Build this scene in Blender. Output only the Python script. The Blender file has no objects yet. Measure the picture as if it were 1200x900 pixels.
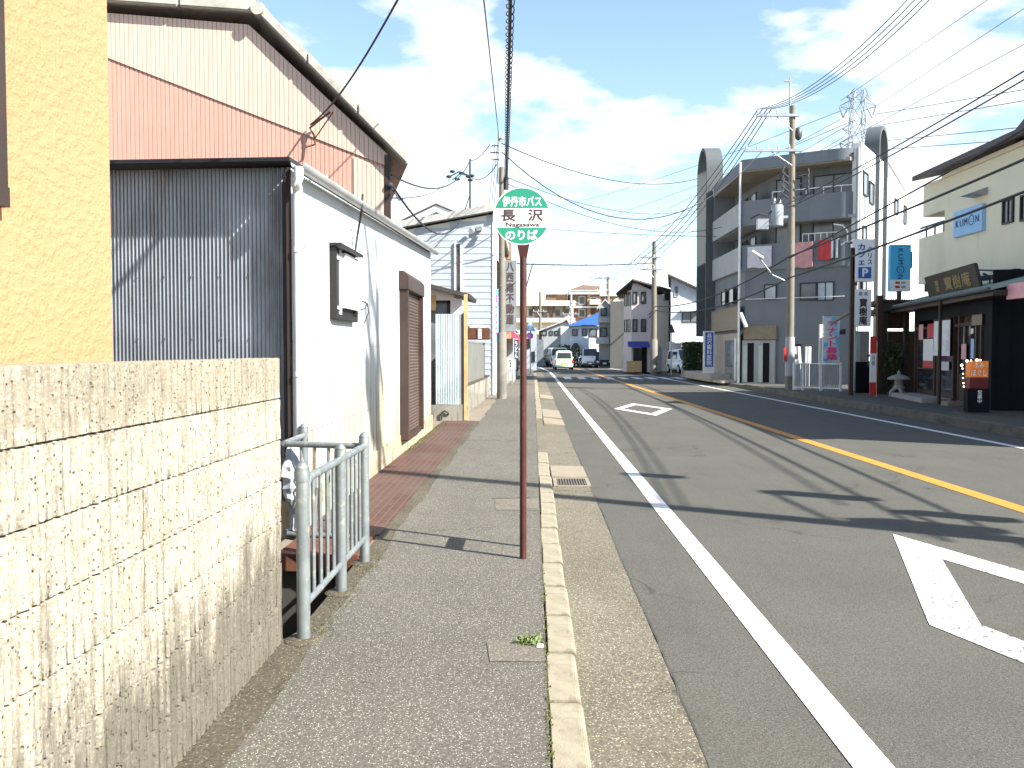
import bpy, bmesh, math, random
from mathutils import Vector, Matrix

rnd = random.Random(7)
SC = bpy.context.scene
COL = SC.collection
R = math.radians

# ------------------------------------------------------------------ camera
F, CX, CY = 1037.0, 600.0, 450.0            # focal length and centre in pixels of the 1200 x 900 photograph
YAW, PITCH, EYE = math.atan(24.6 / F), math.atan(39.0 / F), 1.45
cam = bpy.data.cameras.new('Camera')
cam.sensor_width = 36.0
cam.lens = F / 1200.0 * 36.0
cam.clip_start, cam.clip_end = 0.05, 5000
camo = bpy.data.objects.new('Camera', cam)
COL.objects.link(camo)
camo.location = (0, 0, EYE)
camo.rotation_euler = (math.pi / 2 - PITCH, 0, YAW)
SC.camera = camo

# ------------------------------------------------------------------ sky, sun, exposure
SUN_AZ, SUN_EL = 119.3, 39.0
SC.view_settings.view_transform = 'Standard'
SC.view_settings.look = 'None'
SC.view_settings.exposure = 1.5
SC.view_settings.gamma = 1.0
world = bpy.data.worlds.new('World')
SC.world = world
world.use_nodes = True


class NT:
    def __init__(s, tree):
        s.t = tree

    def n(s, typ, **kw):
        nd = s.t.nodes.new(typ)
        for k, v in kw.items():
            if k.startswith('i_'):
                nd.inputs[k[2:]].default_value = v
            else:
                setattr(nd, k, v)
        return nd

    def l(s, a, b):
        s.t.links.new(a, b)

    def math(s, op, a, b=None, c=None, clamp=False):
        nd = s.t.nodes.new('ShaderNodeMath')
        nd.operation = op
        nd.use_clamp = clamp
        for i, v in enumerate((a, b, c)):
            if v is None:
                continue
            if isinstance(v, (int, float)):
                nd.inputs[i].default_value = v
            else:
                s.l(v, nd.inputs[i])
        return nd.outputs[0]

    def ramp(s, fac, stops, interp='LINEAR'):
        nd = s.t.nodes.new('ShaderNodeValToRGB')
        cr = nd.color_ramp
        cr.interpolation = interp
        while len(cr.elements) < len(stops):
            cr.elements.new(0.5)
        for e, (p, c) in zip(cr.elements, stops):
            e.position = p
            e.color = (c, c, c, 1) if isinstance(c, (int, float)) else (c[0], c[1], c[2], 1)
        s.l(fac, nd.inputs[0])
        return nd.outputs[0]

    def mix(s, fac, a, b, mode='MIX'):
        nd = s.t.nodes.new('ShaderNodeMix')
        nd.data_type = 'RGBA'
        nd.blend_type = mode
        for i, v in ((0, fac), (6, a), (7, b)):
            if isinstance(v, (int, float)):
                nd.inputs[i].default_value = v
            elif isinstance(v, (tuple, list)):
                nd.inputs[i].default_value = (v[0], v[1], v[2], 1)
            else:
                s.l(v, nd.inputs[i])
        return nd.outputs[2]

    def noise(s, vec, scale, detail=4, rough=.55):
        nd = s.n('ShaderNodeTexNoise', i_Scale=scale, i_Detail=detail, i_Roughness=rough)
        s.l(vec, nd.inputs['Vector'])
        return nd.outputs[0]

    def map(s, vec, sc):
        nd = s.n('ShaderNodeMapping')
        nd.inputs['Scale'].default_value = sc
        s.l(vec, nd.inputs['Vector'])
        return nd.outputs[0]


def build_world():
    w = NT(world.node_tree)
    bg = world.node_tree.nodes['Background']
    sky = w.n('ShaderNodeTexSky', sky_type='NISHITA', sun_disc=False, sun_elevation=R(SUN_EL), sun_rotation=R(SUN_AZ),
              air_density=1.0, dust_density=.6, ozone_density=1.0)
    tc = w.n('ShaderNodeTexCoord')
    d = tc.outputs['Generated']
    sp = w.n('ShaderNodeSeparateXYZ')
    w.l(d, sp.inputs[0])
    # cloud layer: direction projected on a flat deck
    den = w.math('ADD', w.math('MAXIMUM', sp.outputs[2], 0.0), 0.16)
    cx = w.math('DIVIDE', sp.outputs[0], den)
    cy = w.math('DIVIDE', sp.outputs[1], den)
    cb = w.n('ShaderNodeCombineXYZ')
    w.l(cx, cb.inputs[0]); w.l(cy, cb.inputs[1])
    n1 = w.noise(cb.outputs[0], 1.15, 9, .56)
    n2 = w.noise(cb.outputs[0], 3.6, 8, .6)
    m = w.math('ADD', w.math('MULTIPLY', n1, .75), w.math('MULTIPLY', n2, .25))

    def lobe(px, py, width, amp):                       # a broad clear or cloudy part of the sky, by direction
        v = ray(px, py)
        dot = w.n('ShaderNodeVectorMath', operation='DOT_PRODUCT')
        w.l(d, dot.inputs[0]); dot.inputs[1].default_value = v
        a = w.math('SUBTRACT', 1.0, dot.outputs['Value'])
        return w.math('MULTIPLY', w.math('EXPONENT', w.math('MULTIPLY', a, -1.0 / (width * width / 2))), amp)
    for args in CLOUD_LOBES:
        m = w.math('ADD', m, lobe(*args))
    # more cover towards the horizon
    m = w.math('ADD', m, w.math('MULTIPLY', w.math('SUBTRACT', 0.30, sp.outputs[2]), .22))
    cov = w.ramp(m, [(0.505, 0.0), (0.56, 0.75), (0.64, 1.0)])
    base = w.mix(1.0, sky.outputs[0], (1.50, 1.50, 1.44), 'MULTIPLY')
    cloudcol = w.ramp(n2, [(0.3, (5.9, 6.2, 6.6)), (0.65, (7.6, 7.7, 7.8))])
    out = w.mix(cov, base, cloudcol)
    w.l(out, bg.inputs[0])
    bg.inputs[1].default_value = 0.072


_rt = Matrix.Rotation(YAW, 3, 'Z') @ Matrix.Rotation(math.pi / 2 - PITCH, 3, 'X')


def ray(px, py):
    v = _rt @ Vector(((px - CX) / F, -(py - CY) / F, -1.0))
    return v.normalized()


def P(px, py, Y=None, X=None, Z=None):
    """The point of the place that the photograph shows at a pixel, given one of its three coordinates."""
    v = ray(px, py)
    if Y is not None:
        t = Y / v.y
    elif X is not None:
        t = X / v.x
    else:
        t = (Z - EYE) / v.z
    return Vector((0, 0, EYE)) + v * t


# (pixel x, pixel y, angular width, amount): + cloud, - clear
CLOUD_LOBES = [(740, 60, .17, -.17), (680, 150, .09, .10), (790, 175, .10, .12), (720, 290, .20, -.16), (1180, 90, .10, -.05), (560, 40, .10, .06), (430, 150, .22, .10), (600, 200, .2, .08), (900, 60, .10, .10),
               (1110, 40, .10, .08), (1000, 210, .18, .08), (1150, 110, .08, -.06), (430, 10, .08, -.05), (990, 90, .06, -.04)]
build_world()

sun = bpy.data.lights.new('Sun', 'SUN')
sun.energy = 5.0
sun.angle = R(0.53)
sun.color = (1.0, .95, .87)
suno = bpy.data.objects.new('Sun', sun)
COL.objects.link(suno)
sdir = Vector((math.sin(R(SUN_AZ)) * math.cos(R(SUN_EL)), math.cos(R(SUN_AZ)) * math.cos(R(SUN_EL)), math.sin(R(SUN_EL))))
suno.rotation_euler = (-sdir).to_track_quat('-Z', 'Y').to_euler()
suno.location = sdir * 60


# ------------------------------------------------------------------ materials
def new_mat(name):
    m = bpy.data.materials.new(name)
    m.use_nodes = True
    t = NT(m.node_tree)
    b = m.node_tree.nodes['Principled BSDF']
    tc = t.n('ShaderNodeTexCoord')
    return m, t, b, tc.outputs['Object']


def bump(t, b, h, strength, dist):
    nd = t.n('ShaderNodeBump', i_Strength=strength, i_Distance=dist)
    t.l(h, nd.inputs['Height'])
    t.l(nd.outputs[0], b.inputs['Normal'])


def sc(c, k):
    return tuple(min(1.0, x * k) for x in c)


def mat(name, col, rough=.75, metal=0.0, var=.14, vs=2.0, bs=0, bd=.002, stain=None, spec=.4, emit=0):
    """Base colour with cloudy variation, optional grain, optional stain = (colour, (sx, sy, sz), low, high)."""
    m, t, b, o = new_mat(name)
    n = t.noise(o, vs, 6)
    c = t.ramp(n, [(0.3, sc(col, 1 - var)), (0.7, sc(col, 1 + var))])
    if stain:
        sn = t.noise(t.map(o, stain[1]), 1.0, 6, .65)
        c = t.mix(t.ramp(sn, [(stain[2], 0.0), (stain[3], 1.0)]), c, stain[0])
    t.l(c, b.inputs['Base Color'])
    b.inputs['Roughness'].default_value = rough
    b.inputs['Metallic'].default_value = metal
    b.inputs['Specular IOR Level'].default_value = spec
    if bs:
        bump(t, b, t.noise(o, bs, 3), .6, bd)
    if emit:
        t.l(c, b.inputs['Emission Color'])
        b.inputs['Emission Strength'].default_value = emit
    return m


def asphalt(name, col, cell, bright, amount, patch):
    m, t, b, o = new_mat(name)
    v = t.n('ShaderNodeTexVoronoi', i_Scale=cell)
    t.l(o, v.inputs['Vector'])
    sp = t.n('ShaderNodeSeparateColor')
    t.l(v.outputs['Color'], sp.inputs[0])
    c = t.ramp(sp.outputs[0], [(0.0, sc(col, .74)), (.5, col), (.9, sc(col, 1.18))])
    fine = t.noise(o, cell * .45, 4, .7)
    c = t.mix(1.0, c, t.ramp(fine, [(.3, .58), (.7, 1.42)]), 'MULTIPLY')
    big = t.noise(o, .7, 7, .62)
    c = t.mix(1.0, c, t.ramp(big, [(.3, 1 - patch), (.7, 1 + patch)]), 'MULTIPLY')
    spot = t.noise(o, 1.9, 8, .7)
    c = t.mix(t.ramp(spot, [(.60, 0.0), (.70, .35)]), c, sc(col, .5))
    mid = t.noise(t.map(o, (1.6, .22, 1)), 2.6, 6, .62)
    c = t.mix(t.ramp(mid, [(.50, 0.0), (.75, .38)]), c, sc(col, .66))
    ck = t.n('ShaderNodeTexVoronoi', feature='DISTANCE_TO_EDGE', i_Scale=.55)
    wob = t.n('ShaderNodeTexNoise', i_Scale=3.5, i_Detail=5)
    t.l(o, wob.inputs['Vector'])
    t.l(t.mix(.35, o, wob.outputs['Color']), ck.inputs['Vector'])
    crack = t.math('MULTIPLY', t.ramp(ck.outputs['Distance'], [(.0015, 1.0), (.006, 0.0)]), t.ramp(t.noise(o, .45, 3), [(.48, 0.0), (.56, .75)]))
    c = t.mix(crack, c, sc(col, .3))
    # pale chips of stone: small dots, each of its own brightness
    chip = t.math('MULTIPLY', t.ramp(sp.outputs[1], [(amount, 0.0), (min(.999, amount + .05), 1.0)]), t.ramp(v.outputs['Distance'], [(.25, 1.0), (.5, 0.0)]))
    c = t.mix(chip, c, bright)
    t.l(c, b.inputs['Base Color'])
    b.inputs['Roughness'].default_value = .85
    b.inputs['Specular IOR Level'].default_value = .25
    bump(t, b, t.math('ADD', fine, t.math('MULTIPLY', v.outputs['Distance'], .5)), .45, .004)
    return m


def block_mat():
    m, t, b, o = new_mat('ribbed_block')
    col = (.40, .365, .285)
    v = t.n('ShaderNodeTexVoronoi', i_Scale=84.0)
    t.l(o, v.inputs['Vector'])
    sp = t.n('ShaderNodeSeparateColor')
    t.l(v.outputs['Color'], sp.inputs[0])
    v2 = t.n('ShaderNodeTexVoronoi', i_Scale=150.0)
    t.l(o, v2.inputs['Vector'])
    sp2 = t.n('ShaderNodeSeparateColor')
    t.l(v2.outputs['Color'], sp2.inputs[0])
    c = t.ramp(t.noise(o, 14, 7, .65), [(.3, sc(col, .80)), (.7, sc(col, 1.18))])
    c = t.mix(t.ramp(sp2.outputs[0], [(.78, 0.0), (.85, .75)]), c, (.66, .63, .56))
    dark = t.math('MULTIPLY', t.ramp(sp.outputs[1], [(.80, 0.0), (.83, .9)]), t.ramp(v.outputs['Distance'], [(.20, 1.0), (.38, 0.0)]))
    c = t.mix(dark, c, (.075, .06, .045))
    tan = t.math('MULTIPLY', t.ramp(sp.outputs[2], [(.70, 0.0), (.75, .6)]), t.ramp(v.outputs['Distance'], [(.25, 1.0), (.5, 0.0)]))
    c = t.mix(tan, c, (.30, .235, .14))
    # grey weathering in ragged vertical streaks
    st = t.noise(t.map(o, (1, 26, 1.7)), 1.2, 6, .7)
    st2 = t.noise(o, 2.1, 4, .6)
    sm = t.math('ADD', st, t.math('MULTIPLY', st2, .35))
    c = t.mix(t.ramp(sm, [(.68, 0.0), (.80, .58)]), c, (.19, .168, .13))
    # splash dirt creeping up unevenly from the pavement, and lichen on the top course
    gp = t.n('ShaderNodeSeparateXYZ')
    geo = t.n('ShaderNodeNewGeometry')
    t.l(geo.outputs['Position'], gp.inputs[0])
    low = t.math('SUBTRACT', t.math('ADD', t.math('MULTIPLY', t.noise(t.map(o, (1, 3.5, 1)), 2.4, 7, .7), 1.15), t.math('MULTIPLY', gp.outputs[1], .07)), gp.outputs[2])
    c = t.mix(t.ramp(low, [(.16, 0.0), (.46, .80)]), c, (.10, .09, .07))
    top = t.math('SUBTRACT', gp.outputs[2], t.math('MULTIPLY', t.noise(t.map(o, (1, 3, 1)), 5, 6, .65), .5))
    c = t.mix(t.ramp(top, [(.95, 0.0), (1.12, .5)]), c, (.21, .18, .13))
    t.l(c, b.inputs['Base Color'])
    b.inputs['Roughness'].default_value = .95
    b.inputs['Specular IOR Level'].default_value = .15
    h = t.math('ADD', t.noise(o, 55, 6, .75), t.math('MULTIPLY', dark, -.8))
    bump(t, b, h, 1.0, .010)
    return m


def stucco_mat():
    m, t, b, o = new_mat('yellow_stucco')
    c = t.ramp(t.noise(o, 1.4, 6), [(.3, (.475, .228, .120)), (.7, (.505, .246, .130))])
    t.l(c, b.inputs['Base Color'])
    b.inputs['Roughness'].default_value = .95
    b.inputs['Specular IOR Level'].default_value = .1
    h = t.math('ADD', t.ramp(t.noise(t.map(o, (1, .75, 1)), 38, 3, .5), [(.42, 0.0), (.62, 1.0)]), t.math('MULTIPLY', t.noise(o, 120, 4, .6), .5))
    bump(t, b, h, .38, .007)
    return m


def white_sheet_mat():
    m, t, b, o = new_mat('white_corrugated')
    c = t.ramp(t.noise(o, 1.3, 5), [(.3, (.40, .43, .45)), (.7, (.48, .50, .51))])
    gp = t.n('ShaderNodeSeparateXYZ')
    geo = t.n('ShaderNodeNewGeometry')
    t.l(geo.outputs['Position'], gp.inputs[0])
    st = t.noise(t.map(o, (1, 7, .35)), 1.0, 5, .6)
    low = t.math('SUBTRACT', st, t.math('MULTIPLY', gp.outputs[2], .13))
    c = t.mix(t.ramp(low, [(.32, 0.0), (.48, .8)]), c, (.33, .275, .135))
    st2 = t.noise(t.map(o, (1, 9, .4)), 1.3, 5, .7)
    low2 = t.math('SUBTRACT', st2, t.math('MULTIPLY', gp.outputs[2], .2))
    c = t.mix(t.ramp(low2, [(.40, 0.0), (.55, .8)]), c, (.20, .12, .055))
    low3 = t.math('SUBTRACT', t.noise(t.map(o, (1, 5, .5)), 1.7, 5, .6), t.math('MULTIPLY', gp.outputs[2], .16))
    c = t.mix(t.ramp(low3, [(.40, 0.0), (.52, .7)]), c, (.22, .28, .30))
    fy = t.math('ABSOLUTE', t.math('SUBTRACT', t.math('FRACT', t.math('MULTIPLY', gp.outputs[1], 1 / .192)), .5))
    ny = t.math('LESS_THAN', fy, .034)
    for z0 in (.78, 1.52, 2.3):
        dz = t.math('ABSOLUTE', t.math('SUBTRACT', gp.outputs[2], z0))
        c = t.mix(t.math('MULTIPLY', t.math('LESS_THAN', dz, .008), ny), c, (.05, .045, .04))
        drip = t.math('MULTIPLY', t.math('MULTIPLY', t.math('LESS_THAN', fy, .045), t.math('LESS_THAN', t.math('ABSOLUTE', t.math('SUBTRACT', gp.outputs[2], z0 - .09)), .085)), t.noise(o, 6, 3))
        c = t.mix(t.math('MULTIPLY', drip, .6), c, (.30, .21, .10))
    lap = t.math('LESS_THAN', t.math('ABSOLUTE', t.math('SUBTRACT', gp.outputs[2], 1.50)), .004)
    c = t.mix(t.math('MULTIPLY', lap, .5), c, (.25, .24, .22))
    t.l(c, b.inputs['Base Color'])
    b.inputs['Roughness'].default_value = .45
    return m


def paver_mat():
    m, t, b, o = new_mat('red_pavers')
    br = t.n('ShaderNodeTexBrick', offset=.5, i_Scale=1.0)
    br.inputs['Color1'].default_value = (.078, .030, .020, 1)
    br.inputs['Color2'].default_value = (.058, .025, .018, 1)
    br.inputs['Mortar'].default_value = (.10, .065, .05, 1)
    br.inputs['Mortar Size'].default_value = .006
    br.inputs['Brick Width'].default_value = .22
    br.inputs['Row Height'].default_value = .075
    mp = t.n('ShaderNodeMapping')
    mp.inputs['Rotation'].default_value = (0, 0, math.pi / 2)
    t.l(o, mp.inputs['Vector'])
    t.l(mp.outputs[0], br.inputs['Vector'])
    c = t.mix(t.ramp(t.noise(o, 1.2, 6), [(.42, 0.0), (.7, .55)]), br.outputs['Color'], (.10, .076, .060))
    t.l(c, b.inputs['Base Color'])
    b.inputs['Roughness'].default_value = .8
    bump(t, b, br.outputs['Fac'], -.5, .004)
    return m


def glass(name, col, rough=.06):
    m, t, b, o = new_mat(name)
    c = t.ramp(t.noise(o, .9, 2), [(.35, sc(col, .7)), (.65, sc(col, 1.3))])
    t.l(c, b.inputs['Base Color'])
    b.inputs['Roughness'].default_value = rough
    b.inputs['Specular IOR Level'].default_value = .6
    return m


M = dict(
    sidewalk=asphalt('sidewalk_asphalt', (.102, .095, .080), 150, (.50, .47, .39), .80, .14),
    road=asphalt('road_asphalt', (.083, .081, .068), 170, (.17, .165, .15), .86, .10),
    gutter=asphalt('gutter_concrete', (.128, .116, .086), 110, (.42, .38, .28), .72, .24),
    verge=asphalt('verge_concrete', (.078, .068, .048), 110, (.30, .27, .20), .84, .35),
    earth=mat('packed_earth', (.20, .17, .13), .95, vs=1.2, bs=60, bd=.006),
    kerb=mat('kerb_concrete', (.25, .222, .160), .9, var=.2, vs=14, bs=130, bd=.003, stain=((.13, .11, .08), (9, 4, 9), .50, .70)),
    slab=mat('ramp_concrete', (.235, .205, .15), .9, var=.14, vs=4, bs=110, stain=((.22, .19, .15), (3, 5, 3), .52, .75)),
    line_white=mat('white_road_paint', (.62, .62, .61), .7, var=.07, vs=7, stain=((.20, .195, .18), (46, 26, 30), .575, .64)),
    line_worn=mat('worn_road_paint', (.62, .62, .61), .7, var=.07, vs=7, stain=((.12, .118, .105), (34, 22, 30), .535, .585)),
    line_orange=mat('orange_road_paint', (.50, .215, .030), .7, var=.12, vs=4, stain=((.16, .11, .06), (30, 12, 25), .64, .72)),
    block=block_mat(), stucco=stucco_mat(), white_sheet=white_sheet_mat(), paver=paver_mat(),
    pit=mat('wet_concrete', (.05, .048, .042), .6, vs=3, bs=30),
    dark_sheet=mat('grey_corrugated', (.27, .30, .34), .38, metal=.5, var=.2, vs=2.2, stain=((.13, .10, .085), (2, 2, .5), .55, .75)),
    pink=mat('pink_siding', (.53, .30, .235), .7, var=.05, vs=1.1, stain=((.60, .33, .22), (3, 3, .6), .6, .8)),
    pink_pale=mat('pale_pink_siding', (.60, .45, .36), .7, var=.04, vs=1.1),
    cement_roof=mat('cement_roof', (.42, .405, .355), .9, var=.16, vs=5, bs=40, stain=((.20, .19, .16), (4, 4, 4), .56, .75)),
    brown_dark=mat('dark_brown_trim', (.036, .025, .020), .6, vs=4),
    dark_wood=mat('weathered_dark_wood', (.040, .032, .026), .8, var=.35, vs=7, bs=40),
    shutter=mat('brown_shutter', (.088, .060, .047), .5, vs=2),
    shutter_frame=mat('shutter_frame_brown', (.050, .032, .026), .45, vs=3),
    white_pipe=mat('white_plastic_pipe', (.72, .74, .74), .35, vs=3),
    gutter_metal=mat('galvanised_gutter', (.55, .57, .57), .4, metal=.4, vs=3),
    galv=mat('galvanised_pipe', (.24, .27, .275), .42, metal=.5, var=.2, vs=9, stain=((.45, .44, .38), (20, 20, 20), .55, .7)),
    rust=mat('rusty_steel', (.11, .042, .024), .85, var=.35, vs=8, bs=50),
    plastic=mat('milky_plastic_bag', (.36, .40, .44), .35, vs=8),
    panel_grey=mat('grey_fence_panel', (.17, .17, .155), .6, var=.08, vs=2, stain=((.11, .11, .10), (3, 3, .5), .55, .75)),
    low_wall=mat('low_wall_concrete', (.27, .258, .215), .9, var=.15, vs=3, bs=60, stain=((.12, .11, .085), (6, 3, .8), .52, .66)),
    wall_base=mat('stained_plinth', (.38, .33, .225), .9, var=.18, vs=4, bs=60, stain=((.24, .11, .05), (9, 3, 2.5), .54, .66)),
    sign_green=mat('sign_green', (.018, .25, .155), .4, var=.04, vs=5),
    sign_white=mat('sign_white', (.78, .79, .78), .4, var=.02, vs=5),
    sign_char=mat('sign_brown_black', (.055, .035, .04), .5, vs=5),
    pole_maroon=mat('maroon_paint', (.060, .017, .014), .5, var=.3, vs=9, bs=70, bd=.0008, stain=((.13, .055, .03), (40, 40, 5), .58, .66)),
    grate=mat('iron_grate', (.15, .125, .10), .8, metal=.1, vs=9),
    pole_conc=mat('pole_concrete', (.185, .168, .135), .85, var=.12, vs=3, bs=60),
    pole_grey=mat('pole_concrete_grey', (.19, .18, .155), .85, var=.14, vs=3, bs=60),
    cable=mat('black_cable', (.025, .025, .03), .6, vs=3),
    wire=mat('grey_wire', (.10, .105, .12), .6, vs=3),
    insul=mat('porcelain', (.62, .63, .62), .3, vs=5),
    steel=mat('steel_grey', (.34, .36, .38), .45, metal=.5, vs=4),
    steel_dark=mat('dark_steel', (.07, .075, .08), .5, metal=.4, vs=4),
    transformer=mat('transformer_grey', (.27, .30, .32), .5, vs=3),
    siding=mat('pale_grey_siding', (.37, .41, .45), .6, var=.05, vs=2),
    siding_side=mat('cream_siding', (.62, .60, .53), .6, var=.06, vs=2),
    white_trim=mat('white_trim', (.72, .73, .73), .5, vs=3),
    roof_grey=mat('grey_roof_edge', (.40, .40, .38), .7, vs=4),
    roof_dark=mat('dark_roof', (.05, .047, .045), .7, vs=5),
    blue_sheet=mat('pale_blue_sheet', (.42, .50, .52), .5, var=.1, vs=2.5, stain=((.55, .48, .30), (7, 7, .6), .54, .68)),
    wood=mat('raw_wood', (.55, .36, .17), .8, var=.2, vs=8),
    apt_arch=mat('arch_grey', (.085, .098, .105), .8, var=.06, vs=1.2),
    apt=mat('apartment_grey', (.165, .185, .205), .85, var=.07, vs=1.0, stain=((.13, .14, .15), (2, 2, .35), .56, .75)),
    apt_light=mat('apartment_pale_grey', (.34, .355, .36), .8, var=.06, vs=1.2, stain=((.22, .23, .23), (3, 3, .4), .56, .78)),
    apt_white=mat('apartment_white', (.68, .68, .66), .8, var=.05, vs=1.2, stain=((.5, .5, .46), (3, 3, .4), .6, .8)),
    soffit=mat('balcony_soffit', (.30, .27, .21), .8, vs=2),
    tan=mat('tan_tile', (.23, .195, .135), .7, var=.12, vs=6),
    stone=mat('pale_stone', (.38, .345, .285), .8, var=.12, vs=3),
    kumon_wall=mat('beige_render', (.74, .69, .53), .85, var=.05, vs=.9, bs=50, stain=((.58, .52, .34), (2.5, 2.5, .35), .56, .76)),
    tile_dark=mat('dark_tile_roof', (.075, .055, .06), .6, vs=8),
    black_wall=mat('black_board', (.008, .009, .013), .75, vs=4, spec=.15),
    copper=mat('green_copper_roof', (.25, .36, .32), .6, var=.15, vs=5, stain=((.14, .2, .17), (5, 5, 5), .5, .7)),
    gold=mat('gold_letter', (.25, .18, .065), .5, vs=4),
    brown_wood=mat('brown_wood', (.055, .030, .021), .7, var=.25, vs=8),
    cloth_white=mat('white_cloth', (.72, .72, .74), .9, vs=4),
    dark_red=mat('dark_red_panel', (.14, .012, .014), .5, vs=4),
    red=mat('red_paint', (.50, .035, .035), .5, vs=4),
    pink_sign=mat('pink_sign', (.72, .36, .38), .5, vs=3),
    blue_sign=mat('sky_blue_sign', (.30, .54, .80), .5, var=.04, vs=3),
    cyan_sign=mat('cyan_sign', (.06, .43, .72), .5, var=.04, vs=3),
    navy=mat('navy_paint', (.018, .035, .12), .5, vs=4),
    royal=mat('royal_blue', (.02, .10, .42), .5, vs=4),
    lamp_orange=mat('lit_orange_panel', (.42, .13, .025), .5, var=.25, vs=9, emit=.22),
    bulb=mat('warm_bulb', (1.0, .72, .4), .5, vs=3, emit=2.0),
    granite=mat('granite', (.30, .29, .27), .9, var=.2, vs=25, bs=90),
    glass_dull=glass('dusty_dark_glass', (.015, .017, .018), .5),
    glass=glass('window_glass', (.035, .042, .05)), glass_mid=glass('curtained_glass', (.16, .18, .19), .15),
    glass_pale=glass('pale_curtain_glass', (.36, .42, .44), .25),
    frame_dark=mat('dark_window_frame', (.020, .019, .019), .5, vs=4),
    frame_alu=mat('aluminium_frame', (.45, .46, .46), .4, metal=.4, vs=4),
    brick=mat('brown_brick', (.155, .098, .070), .85, var=.16, vs=2.5),
    brick_orange=mat('orange_brick', (.32, .20, .13), .85, var=.12, vs=2.5),
    cream=mat('cream_render', (.66, .60, .50), .85, var=.06, vs=1.5),
    shaded_grey=mat('shaded_grey_render', (.085, .085, .08), .85, var=.08, vs=1.5),  # dark base colour stands in for shade from the neighbouring house
    grey_house=mat('grey_render', (.33, .34, .34), .85, var=.08, vs=1.5),
    pale_house=mat('pale_pinkish_render', (.60, .52, .50), .85, var=.06, vs=1.5),
    white_house=mat('white_render', (.62, .67, .73), .8, var=.06, vs=1.5),
    blue_roof=mat('blue_tile_roof', (.03, .095, .30), .5, var=.15, vs=4),
    brown_roof=mat('brown_roof', (.10, .076, .060), .7, var=.15, vs=4),
    awning_red=mat('red_awning', (.74, .07, .12), .7, vs=4), awning_blue=mat('violet_blue_awning', (.06, .06, .28), .7, vs=4),
    awning_stripe=mat('white_awning', (.78, .72, .72), .7, vs=4),
    leaf=mat('dark_leaves', (.045, .075, .025), .6, var=.5, vs=9), leaf_light=mat('light_leaves', (.11, .17, .04), .6, var=.4, vs=12),
    bark=mat('bark', (.10, .075, .05), .9, vs=9),
    tyre=mat('tyre_rubber', (.02, .02, .02), .8, vs=9), rim=mat('alloy_rim', (.5, .5, .52), .35, metal=.7, vs=5),
    car_green=mat('pale_green_car_paint', (.60, .76, .58), .3, var=.03, vs=2), car_white=mat('white_car_paint', (.74, .76, .77), .3, var=.03, vs=2),
    car_dark=mat('dark_car_paint', (.03, .035, .05), .25, var=.1, vs=2), plate_y=mat('yellow_plate', (.80, .60, .05), .5, vs=4),
    plate_w=mat('white_plate', (.75, .76, .75), .5, vs=4), tail=mat('tail_lamp', (.45, .03, .02), .3, vs=5),
    headlamp=mat('head_lamp', (.70, .74, .78), .15, vs=5), black_plastic=mat('black_plastic', (.03, .03, .032), .6, vs=5),
    pink_cloth=mat('pink_quilt', (.55, .27, .27), .9, var=.15, vs=5), mauve_cloth=mat('pale_mauve_quilt', (.56, .53, .56), .9, var=.12, vs=5),
    banner=mat('banner_cyan', (.25, .60, .78), .8, var=.1, vs=6), banner_pink=mat('banner_pink', (.80, .10, .28), .8, vs=6),
    hill=mat('far_slope', (.13, .15, .09), .95, vs=.2),
)
# banner cloth: cyan above, white below, with soft patches
_m, _t, _b, _o = new_mat('tenant_banner')
_c = _t.ramp(_t.noise(_o, 2.6, 4), [(.40, (.16, .52, .78)), (.52, (.70, .80, .84)), (.64, (.82, .62, .25))])
_t.l(_c, _b.inputs['Base Color'])
_b.inputs['Roughness'].default_value = .9
M['tenant'] = _m


# ------------------------------------------------------------------ building helpers
ORG = {}


def V(*a):
    return Vector(a)


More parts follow.
